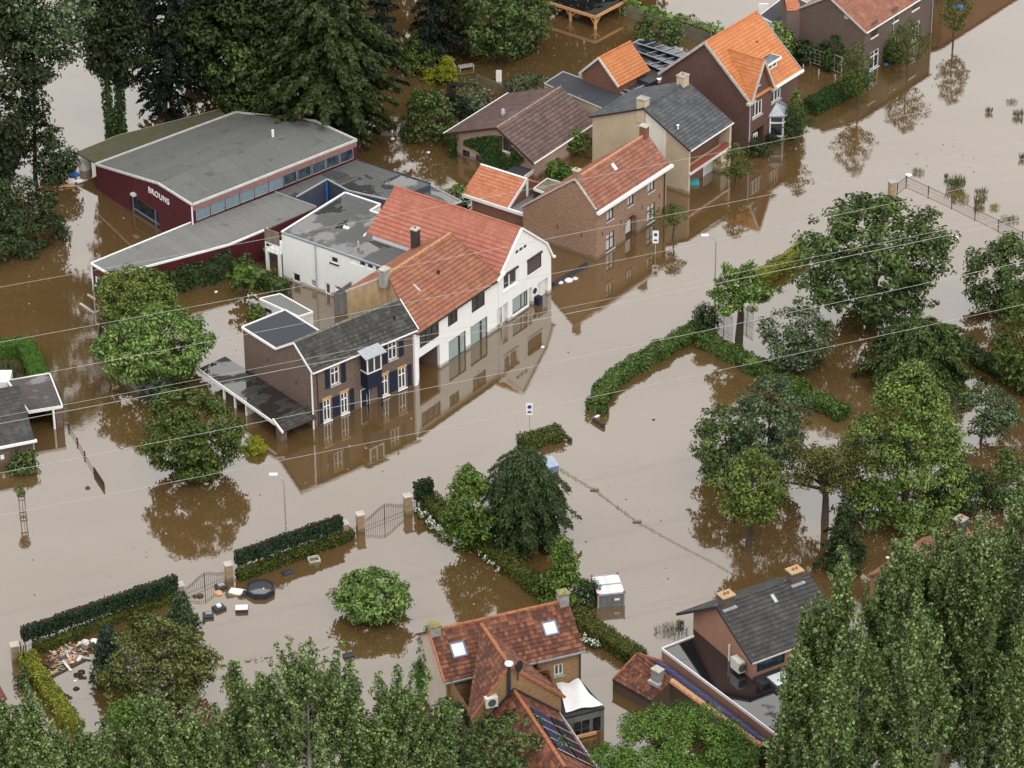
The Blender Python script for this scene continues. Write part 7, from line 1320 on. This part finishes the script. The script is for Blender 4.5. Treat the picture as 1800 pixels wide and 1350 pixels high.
# ------------------------------------------------------------------ container, hot tub, floating things
fr = Frame((1050.5, 1069), (1098.5, 1064)); zc = height_to(1050.5, 1069, 1047); o = thing('container', 'small grey steel container with ribbed white roof standing in water', 'container', fr.O, fr.ang); L = fr.L; dv = fr.flat(1039, 1013, zc)[1]
RIB = m_stripe('ribbed_steel', (0.17, 0.175, 0.185), (0.06, 0.06, 0.065), .16, 0, .45, .2); RIBW = m_stripe('ribbed_white_roof', (0.72, 0.73, 0.75), (0.4, 0.41, 0.43), .22, 0, .4, .1)
MB().box(.05, L - .05, .05, dv - .05, -1.2, zc - .08).build('body', RIB, o); MB().box(0.02, L - .02, .02, dv - .02, zc - .07, zc).build('roof', RIBW, o); mb = MB()
for u in (.05, L - .05):
    for v in (.05, dv - .05): mb.box(u - .06, u + .06, v - .06, v + .06, -1.2, zc + .03)
for v in (.04, dv / 2, dv - .04): mb.beam((0, v, zc + .02), (L, v, zc + .02), .1, .06)
mb.build('frame', M['grey'], o)
for u, v in ((.05, .05), (L - .05, .05), (.05, dv - .05), (L - .05, dv - .05)): MB().box(u - .075, u + .075, v - .075, v + .075, zc + .035, zc + .12).build('corner_casting', M['red'], o)
d_ = MB().box(L * .52, L - .15, .0, .045, -1.1, zc - .15).build('door', RIB, o); MB().box(L * .62, L * .8, -.02, -.002, zc - .6, zc - .42).build('plate', M['white'], d_)
p = G(458, 1040); o = thing('hot_tub', 'octagonal dark vinyl hot tub with sagging wet cover floating by the low hedge', 'hot tub', p); R8 = 1.16; oc = [(R8 * math.cos(k * math.pi / 4 + .39), R8 * math.sin(k * math.pi / 4 + .39)) for k in range(8)]
mb = MB(); sc_ = lambda k, z: [(x * k, y * k, z) for x, y in oc]; rings = [sc_(1, -.3), sc_(1.03, .2), sc_(1, .42), sc_(.9, .46), sc_(.84, .34), sc_(.45, .27)]
for a, b_ in zip(rings, rings[1:]):
    for k in range(8): mb.face(a[k], a[(k + 1) % 8], b_[(k + 1) % 8], b_[k])
mb.face(*rings[-1]); mb.build('tub_wall', M['rubber'], o); MB().prism([(x * .8, y * .8) for x, y in oc], .30, .345).build('cover', m_bitumen('wet_vinyl', (0.03, 0.032, 0.04), (0.05, 0.05, 0.06), (0.02, 0.02, 0.026), .7), o); MB().tube([(.25, -.15, .345), (.25, -.15, .42)], [.07, .04], 8).build('valve', M['white'], o)
def slabthing(name, label, cat, px, py, sx, sy, h, ang, m, top=None, topm=None, tilt=0.0):
    o = thing(name, label, cat, G(px, py), ang); o.rotation_euler = (tilt, 0, ang); mb = MB(); e = .06; mb.box(-sx, sx, -sy, sy, -.1, h - e); mb.face((-sx, -sy, h - e), (sx, -sy, h - e), (sx - e, -sy + e, h), (-sx + e, -sy + e, h)); mb.face((sx, -sy, h - e), (sx, sy, h - e), (sx - e, sy - e, h), (sx - e, -sy + e, h)); mb.face((sx, sy, h - e), (-sx, sy, h - e), (-sx + e, sy - e, h), (sx - e, sy - e, h)); mb.face((-sx, sy, h - e), (-sx, -sy, h - e), (-sx + e, -sy + e, h), (-sx + e, sy - e, h)); mb.face((-sx + e, -sy + e, h), (sx - e, -sy + e, h), (sx - e, sy - e, h), (-sx + e, sy - e, h)); mb.build('body', m, o)
    if top:
        mb = MB()
        for a in top: mb.box(*a)
        mb.build('top', topm or M['white'], o)
    return o
VN = m_plain('navy_cushion', (0.028, 0.032, 0.045), .5, var=.2)
slabthing('cushion', 'dark cushion floating below the pleached hedge right of the hot tub', 'cushion', 506, 1008, .42, .26, .22, .5, VN); slabthing('cushion', 'dark cushion floating alone above the lower poplars', 'cushion', 613, 1154, .42, .26, .24, .35, VN)
slabthing('seat_block', 'dark floating seat block with white panel by the left iron gate', 'seat', 389, 1033, .42, .36, .28, .5, VN, [(-.25, .25, -.2, .2, .285, .31)], M['concrete']); slabthing('seat_block', 'dark floating seat block with grey litter, lowest of the floating ones', 'seat', 366, 1084, .42, .34, .26, .1, VN, [(-.2, .3, -.1, .1, .265, .33)], M['concrete']); slabthing('seat_block', 'dark floating seat block with white bowl on it', 'seat', 385, 1071, .45, .36, .26, .6, VN, [(-.16, .16, -.16, .16, .265, .42)], M['white']); slabthing('seat_block', 'white topped dark floating block right of the other blocks', 'seat', 425, 1073, .48, .34, .26, .05, VN, [(-.46, .46, -.32, .32, .265, .30), (-.3, -.1, -.2, .1, .305, .36)], M['white'])
o = tag(MB().slab([(-.7, -.2, .16), (.1, -.4, .06), (.75, -.05, .2), (.3, .3, .1), (-.5, .35, .2)], .1).build('tarpaulin', M['white']), 'white crumpled sheet floating left of the hot tub', 'sheet'); o.location = G(418, 1041)
o = tag(MB().slab([(-.3, -.3, .1), (.4, -.25, .2), (.5, .2, .12), (-.2, .3, .22)], .12).build('bag', VN), 'dark bag floating between white sheet and hot tub', 'bag'); o.location = G(432, 1045)
o = thing('crate', 'pale open frame crate floating near the pleached hedge', 'crate', G(552, 985), .3); mb = MB()
for a, b_ in (((-.4, -.35), (.4, -.35)), ((.4, -.35), (.4, .35)), ((.4, .35), (-.4, .35)), ((-.4, .35), (-.4, -.35))): mb.beam((*a, .1), (*b_, .1), .1, .16)
mb.build('rim', M['stone'], o); o = tag(MB().prism([(.32 * math.cos(k * .785), .24 * math.sin(k * .785)) for k in range(8)], -.05, .1).build('float_cushion', LM['sage']), 'green cushion floating below the pale crate', 'cushion'); o.location = G(556, 994)
def lump(name, label, cat, px, py, r, m, sq=.7, seed=1):
    rng = np.random.default_rng(seed); mb = MB(); n = 9; ring = lambda z, k: [(r * k * (.8 + .4 * rng.random()) * math.cos(i * 6.283 / n), r * k * (.8 + .4 * rng.random()) * math.sin(i * 6.283 / n), z * r * sq) for i in range(n)]; rs = [ring(-.3, .9), ring(.25, 1), ring(.7, .75), ring(1, .3)]
    for a, b_ in zip(rs, rs[1:]):
        for k in range(n): mb.face(a[k], a[(k + 1) % n], b_[(k + 1) % n], b_[k])
    mb.face(*rs[-1]); o = tag(mb.build(name, m), label, cat); o.location = G(px, py); return o
for k, (x, y, r, m, l) in enumerate(((352, 1048, .3, 'brown', 'brown clump of litter at the middle of the left iron gate'), (384, 1043, .34, 'pine', 'orange brown litter by the right leaf of the left iron gate'), (342, 1049, .2, 'brown', 'small brown litter at the left leaf of the left iron gate'))): lump('debris_clump', l, 'litter', x, y, r, M[m], .6, k)
# driftwood raft in the corner of the garden, loose flotsam
rng = np.random.default_rng(9); cor = [G(*p) for p in ((74, 1160), (88, 1190), (150, 1158), (175, 1128), (120, 1126))]; parts = {}
mats = ['wood', 'bark', 'pine', 'stone', 'brown', 'offwhite', 'terracotta']
for k in range(190):
    w_ = rng.dirichlet(np.ones(5) * .8); p = sum(a * b_ for a, b_ in zip(w_, cor)); a = rng.random() * 6.28; L = .15 + .55 * rng.random() ** 1.6; mk = mats[int(rng.random() ** 1.2 * 7)]; mb = parts.setdefault(mk, MB()); d = np.array([math.cos(a) * L, math.sin(a) * L, (rng.random() - .5) * .25]); z = .04 + .14 * rng.random(); mb.beam(tuple(p - d + [0, 0, z]), tuple(p + d + [0, 0, z]), .05 + .22 * rng.random() ** 2, .05)
for mk, mb in parts.items(): o = mb.build('driftwood', M[mk]); tag(o, {'pine': 'orange broken planks', 'wood': 'grey weathered sticks', 'bark': 'dark rotten branches', 'stone': 'pale stony scraps', 'offwhite': 'cream boards and scraps', 'brown': 'dark brown sticks', 'terracotta': 'rust red scraps'}[mk] + ' in the floating raft by the yellow topped hedge', 'driftwood'); o['kind'] = 'stuff'
mb = MB(); e = [G(89, 1191), G(150, 1160)]; mb.beam(tuple(e[0] + [0, 0, .04]), tuple(e[1] + [0, 0, .04]), .2, .12); o = tag(mb.build('log', M['bark']), 'long dark log along the lower edge of the driftwood raft', 'log')
lump('ball', 'white round buoy at the upper end of the driftwood raft', 'ball', 150, 1131, .34, M['offwhite'], 1.0, 21); slabthing('crate', 'blue grey crate lying in the driftwood raft', 'crate', 110, 1160, .4, .26, .22, .3, m_plain('slate_plastic', (0.05, 0.07, 0.1), .5)); slabthing('board', 'pale square board lying on the driftwood raft', 'board', 134, 1157, .42, .36, .14, -.4, M['offwhite']); lump('bag', 'white plastic bag above the driftwood raft', 'bag', 166, 1128, .34, M['white'], .7, 22); lump('bottle', 'yellow bottle in the driftwood raft', 'bottle', 107, 1142, .14, LM['gold'], .8, 23)
for k, (x, y, r, l) in enumerate(((135, 1187, .2, 'upper left'), (143, 1182, .22, 'upper right'), (142, 1191, .16, 'lower right'), (149, 1192, .12, 'rightmost'))):
    mb = MB(); n = 14; mb.tube([(r * math.cos(i * 6.283 / n), r * math.sin(i * 6.283 / n) * .9, .05) for i in range(n + 1)], r * .32, 6, cap=False); o = tag(mb.build('tyre', M['black']), 'small dark ring floating below the driftwood raft, the %s one' % l, 'ring'); o.location = G(x, y)
for k, (x, y, r, m, l) in enumerate(((134, 1211, .25, 'black', 'dark lump floating below the small rings'), (116, 1224, .24, 'brown', 'dark clump by the yellow topped hedge'), (123, 1227, .18, 'brown', 'brown clump right of the dark clump by the hedge'), (132, 1197, .12, 'white', 'white scrap among the small floating rings'), (127, 1241, .12, 'white', 'white scrap beside the end of the yellow topped hedge'), (154, 858, .22, 'anth', 'dark float in open water right of the post fence'), (283, 545, .0, 'white', ''))):
    if l: lump('flotsam', l, 'flotsam', x, y, r, M[m], .6, 40 + k)
# storage box, wall stubs, bags
fr = Frame((958, 834), (982, 828)); o = thing('storage_box', 'blue grey plastic storage box floating beside the dark weeping conifer', 'box', fr.O, fr.ang); pb = m_plain('blue_grey_plastic', (0.15, 0.19, 0.27), .4); MB().box(0, fr.L, 0, 1.3, -.2, .55).build('body', pb, o); MB().slab([(-.05, -.05, .58), (fr.L + .05, -.05, .58), (fr.L + .05, 1.35, .7), (-.05, 1.35, .7)], .07).build('lid', m_plain('pale_blue_plastic', (0.30, 0.36, 0.46), .35), o)
def stub(label, A, B, h, m):
    a, b_ = G(*A), G(*B); o = tag(MB().beam((0, 0, h / 2 - .3), (*(b_ - a)[:2], h / 2 - .3), .24, h + .6).build('low_wall', m), label, 'wall'); o.location = a
stub('dark low wall end sticking out of the island hedge', (985, 764), (1004, 777), .32, M['brown']); stub('dark low wall end at the foot of the curved hedge', (1043, 740), (1062, 752), .36, M['brown']); stub('stone block at the end of the curved hedge', (1046, 727), (1052, 724), .7, M['wood']); stub('stone block at the end of the island hedge', (980, 762), (985, 758), .7, M['wood']); stub('dark low garden wall left of the arched door house', (972, 503), (1032, 467), .35, M['anth'])
for x0, y0, x1, y1, l, m in ((961, 779, 988, 770, 'white plank floating beside the island hedge', 'white'), (1042, 738, 1053, 732, 'white plank on the low wall end', 'white')):
    a, b_ = G(x0, y0), G(x1, y1); o = tag(MB().beam((0, 0, .1), (*(b_ - a)[:2], .12), .22, .08).build('plank', M[m]), l, 'plank'); o.location = a
o = tag(MB().tube([(0, 0, .02), (0, 0, .1), (0, 0, .14)], [.3, .32, .12], 12).build('bowl', M['concrete']), 'pale round dish floating at the low wall end by the island', 'dish'); o.location = G(994, 772); slabthing('box', 'small brown box standing on the white plank by the island', 'box', 975, 768, .18, .18, .4, .3, M['wood'])
for k, (x, y, r, m, l) in enumerate(((985, 497, .26, 'white', 'white bag washed against the dark garden wall, left one'), (1000, 493, .36, 'white', 'white bag washed against the dark garden wall, middle one'), (1011, 490, .26, 'offwhite', 'cream bag washed against the dark garden wall, right one'), (954, 610, .16, 'white', 'white scrap in the reflection of the white gabled house'), (1674, 414, .22, 'white', 'white scrap in open water below the wire fence, left one'), (1681, 418, .22, 'white', 'white scrap in open water below the wire fence, right one'), (1149, 738, .14, 'brown', 'dark stick in open water right of the curved hedge'), (428, 800, .16, 'white', 'white scrap below the round golden shrub'), (362, 850, .2, 'stone', 'pale scrap in the reflection of the olive round tree'), (753, 268, .17, 'white', 'white litter on the brown water behind the annex'), (690, 244, .2, 'white', 'white scrap left of the brown pool behind the annex'), (1597, 308, .3, 'white', 'white bundle at the corner post of the wire fence'), (366, 490, .18, 'yellowish', ''), (318, 500, .15, 'white', 'white float beside the tall ivy hedge'), (380, 513, .15, 'white', 'white ball floating in the flooded garden'), (958, 812, .16, 'white', 'white litter above the blue grey storage box'), (948, 798, .14, 'white', 'white litter at the top of the picket row'), (1441, 196, .25, 'blue', 'blue float at the foot of the clipped street hedge'), (1468, 178, .2, 'blue', 'blue scrap beside the clipped street hedge'), (1527, 133, .25, 'blue', 'blue float at the corner of the terrace house'), (1557, 113, .28, 'blue', 'blue float at the terrace house door'), (1685, 12, .5, 'blue', 'blue tarp in the water at the upper right'), (1560, 980, .15, 'white', 'white scrap in the brown water above the poplars'), (1046, 640, .0, 'white', ''))):
    if l: lump('flotsam', l, 'flotsam', x, y, r, M[m], .55, 80 + k)
# planks, tank and tarp at the far left, lounger, tray
for k, (x0, y0, x1, y1, wd, m, l) in enumerate(((68, 330, 132, 327, .5, 'pine', 'long orange plank floating beside the laurel bush, lower one'), (70, 324, 118, 322, .4, 'pine', 'long orange plank floating beside the laurel bush, upper one'), (105, 322, 146, 321, .35, 'white', 'white plank lying on the orange ones'))):
    a, b_ = G(x0, y0), G(x1, y1); o = tag(MB().beam((0, 0, .1 + .05 * k), (*(b_ - a)[:2], .1 + .05 * k), wd, .09).build('plank', M[m]), l, 'plank'); o.location = a
lump('tarpaulin', 'blue tarpaulin in the water left of the lean-to', 'tarpaulin', 129, 307, .55, M['blue'], .5, 130); o = tag(MB().tube([(0, 0, -.3), (0, 0, .9)], .6, 12).build('tank', M['offwhite']), 'white round tank under the edge of the mossy lean-to roof', 'tank'); o.location = G(150, 296)
fr = Frame((801, 127), (832, 122)); o = thing('sun_lounger', 'slatted wooden lounger with raised back floating by the plank fence', 'lounger', fr.O, fr.ang); mb = MB()
for k in range(8): mb.box(.45 + k * .2, .6 + k * .2, 0, .75, .3, .36)
mb.build('seat', M['stone'], o); mb = MB()
for k in range(4): mb.box(-.02 - .1 * k, .1 - .1 * k, 0, .75, .42 + .2 * k, .58 + .2 * k)
mb.build('backrest', M['stone'], o)
for u in (.5, 1.9):
    for v in (.06, .69): MB().box(u - .04, u + .04, v - .04, v + .04, -.5, .3).build('leg', M['stone'], o)
slabthing('tray', 'flat dark board floating in the brown pool behind the warehouse', 'board', 683, 235, .75, .3, .08, .05, M['plasticgrey'], [(.3, .42, -.05, .05, .085, .35)], M['white'])
# young tree in its timber guard
o = thing('tree_guard', 'square timber tree guard standing in open water at the left', 'tree guard', G(41, 908), .2); h = height_to(41, 908, 874)
for x in (-.22, .22):
    for y in (-.22, .22): MB().box(x - .035, x + .035, y - .035, y + .035, -1.2, h).build('post', M['wood'], o)
for z in (.25, h - .12):
    mb = MB()
    for a, b_ in (((-.26, -.26), (.26, -.26)), ((.26, -.26), (.26, .26)), ((.26, .26), (-.26, .26)), ((-.26, .26), (-.26, -.26))): mb.beam((*a, z), (*b_, z), .05, .09)
    mb.build('rail', M['wood'], o)
tree('young_tree', 'tiny round brown leaved tree inside the timber guard', 41, 908, (31, 852, 50, 872), LM['olive'], prof='round', clump=.2, leaf=.14, tr=.03, limbs=2)
# ------------------------------------------------------------------ street lamps, signs, overhead wires
def lamp(label, px, py, y_top, arm):
    h = height_to(px, py, y_top); o = thing('street_lamp', label, 'street lamp', G(px, py)); MB().tube([(0, 0, -1.2), (0, 0, h * .5), (0, 0, h - .5), (arm * .15, 0, h - .1), (arm, .1, h + .25)], [.075, .065, .05, .045, .04], 8).build('pole', M['zinc'], o)
    MB().box(arm - .55, arm + .1, .0, .24, h + .2, h + .32).build('lamp_head', M['white'], o); MB().tube([(0, 0, .55), (0, 0, .6)], .13, 8).build('collar', M['zinc'], o)
lamp('street lamp with bent arm in open water left of the pleached hedge', 503, 936, 840, -.55); lamp('street lamp with bent arm above the open bright tree', 1256, 530, 419, -.75)
def sign(label, px, py, y0, y1):
    h1, h0 = height_to(px, py, y0), height_to(px, py, y1); o = thing('parking_sign', label, 'road sign', G(px, py)); MB().tube([(0, 0, -1.2), (0, 0, h1 - .05)], .035, 6).build('pole', M['zinc'], o); w_ = .27; pl = MB().box(-w_, w_, -.06, -.04, h0, h1).build('plate', M['white'], o)
    zc_ = h0 + (h1 - h0) * .68; MB().prism([(.17 * math.cos(k * .5236), .17 * math.sin(k * .5236)) for k in range(12)], 0, .012).build('blue_disc', m_plain('sign_blue', (0.02, 0.04, 0.35), .5), pl); d = bpy.data.objects[[x.name for x in pl.children][0]]; d.location = (0, -.062, zc_); d.rotation_euler = (R_(90), 0, 0)
    mb = MB(); z = h0 + .22; mb.box(-.17, .17, -.075, -.062, z, z + .09); mb.box(-.1, .1, -.075, -.062, z + .09, z + .17); mb.build('car_symbol', M['black'], pl)
sign('white parking sign with blue disc on a pole above the island hedge', 931, 757, 708, 729); sign('white parking sign with blue disc before the arched doorway house', 1152, 446, 405, 427)
ZW = 15.0
WR = (((0, 510), (1800, 165), 'topmost overhead wire, crossing the white annex roof', .022), ((0, 607), (1800, 255), 'overhead wire crossing the ochre gable and the arched doorway house', .026), ((0, 676), (1800, 313), 'overhead wire crossing the navy shuttered house and the large dark tree', .024), ((0, 738), (1800, 379), 'upper wire of the close pair above the carport', .022), ((0, 750), (1800, 390), 'lower wire of the close pair above the carport', .032), ((0, 837), (1800, 465), 'overhead wire crossing the olive round tree and the cherry tree', .026), ((0, 912), (1800, 540), 'lowest overhead wire, crossing the hornbeam tip', .024))
for A, B, l, r in WR:
    a, b_ = G(*A, ZW), G(*B, ZW); d = b_ - a; a = a - d * .35; b_ = b_ + d * .35; P = [tuple(a + (b_ - a) * t - np.array([0, 0, 1.0]) * (.9 * 4 * t * (1 - t) - .85)) for t in np.linspace(0, 1, 25)]; tag(MB().tube(P, r * .62, 5).build('overhead_wire', M['cable']), l, 'overhead wire')
# hydrangeas
def hydrangea(label, pts, n, sp, seed, sz=.2):
    rng = np.random.default_rng(seed); a = [G(*p) for p in pts]; o = thing('hydrangea', label, 'flowering shrub', a[0]); P = []
    for k in range(n): t = rng.random() * (len(a) - 1); i = min(int(t), len(a) - 2); q = a[i] + (a[i + 1] - a[i]) * (t - i) - a[0]; P.append(q + np.array([rng.normal() * sp, rng.normal() * sp, .12 + .4 * rng.random()]))
    P = np.array(P); fl = np.repeat(P, 12, 0) + rng.normal(size=(n * 12, 3)) * sz * .42; nn = nrm(fl - np.repeat(P, 12, 0)) + np.array([0, 0, .4]); V, F = leaf_quads(fl, nn, np.full(len(fl), sz * .7), .9, rng); link('blossom', fast_mesh('blossom', V, F, LM['petal']), o)
    lf = np.repeat(P, 22, 0) + rng.normal(size=(n * 22, 3)) * sp * .6 - np.array([0, 0, .16]); k = lf[:, 2] > .02; V, F = leaf_quads(lf[k], rng.normal(size=(k.sum(), 3)) * .5 + np.array([0, 0, 1]), np.full(k.sum(), .2), .6, rng); link('foliage', fast_mesh('foliage', V, F, LM['mid']), o)
hydrangea('row of white hydrangeas along the boundary hedge', [(734, 900), (760, 926), (790, 948), (822, 964)], 70, .22, 1); hydrangea('small group of white hydrangeas in the reflection of the narrow tree', [(846, 980), (858, 990), (878, 1006)], 11, .12, 2); hydrangea('white hydrangeas right of the weathered red roof', [(1024, 1122), (1034, 1136), (1050, 1140)], 14, .16, 3); hydrangea('white hydrangeas under the spruces at the top', [(738, 124), (750, 116), (758, 122)], 30, .35, 4); hydrangea('pale flowers beside the garden room air conditioner', [(436, 520), (444, 530), (440, 540)], 14, .2, 5)
# scum line and specks drifting on the flood
rng = np.random.default_rng(31); mb = MB(); path = [G(*q) for q in ((360, 1176), (405, 1168), (470, 1158), (520, 1150), (570, 1142), (625, 1134), (700, 1124))]
for a, b_ in zip(path, path[1:]):
    for k in range(20): q = a + (b_ - a) * rng.random() + np.array([rng.normal() * .05, rng.normal() * .12, 0]); L = .08 + .25 * rng.random(); t = rng.normal() * .5 + .3; mb.beam((q[0], q[1], .012), (q[0] + math.cos(t) * L, q[1] + math.sin(t) * L, .014), .04, .02)
o = tag(mb.build('scum_line', M['bark']), 'thin dark line of twigs and scum drifting above the lower poplars', 'scum'); o['kind'] = 'stuff'
mb = MB(); mw = MB()
for cx, cy, sx, sy, n in ((400, 560, 60, 60, 90), (130, 470, 110, 70, 60), (960, 640, 300, 60, 50), (250, 1000, 200, 60, 40), (750, 290, 60, 40, 60), (1000, 100, 80, 40, 60), (860, 1000, 60, 40, 50), (1150, 900, 150, 120, 50), (480, 960, 60, 20, 50), (1480, 480, 100, 40, 40), (560, 820, 120, 40, 40), (1650, 280, 110, 60, 50)):
    for k in range(int(n * .55)):
        q = G(cx + rng.normal() * sx * .6, cy + rng.normal() * sy * .6); r = .025 + .045 * rng.random() ** 2; (mb if rng.random() < .6 else mw).prism([(q[0] + r * 1.6, q[1]), (q[0], q[1] + r), (q[0] - r * 1.3, q[1] + r * .3), (q[0], q[1] - r)], .004, .03)
for m_, mm, l in ((mb, 'bark', 'dark specks of leaf and twig scattered over the flood water'), (mw, 'stone', 'pale specks of foam scattered over the flood water')): o = tag(m_.build('flotsam_specks', M[mm]), l, 'flotsam'); o['kind'] = 'stuff'
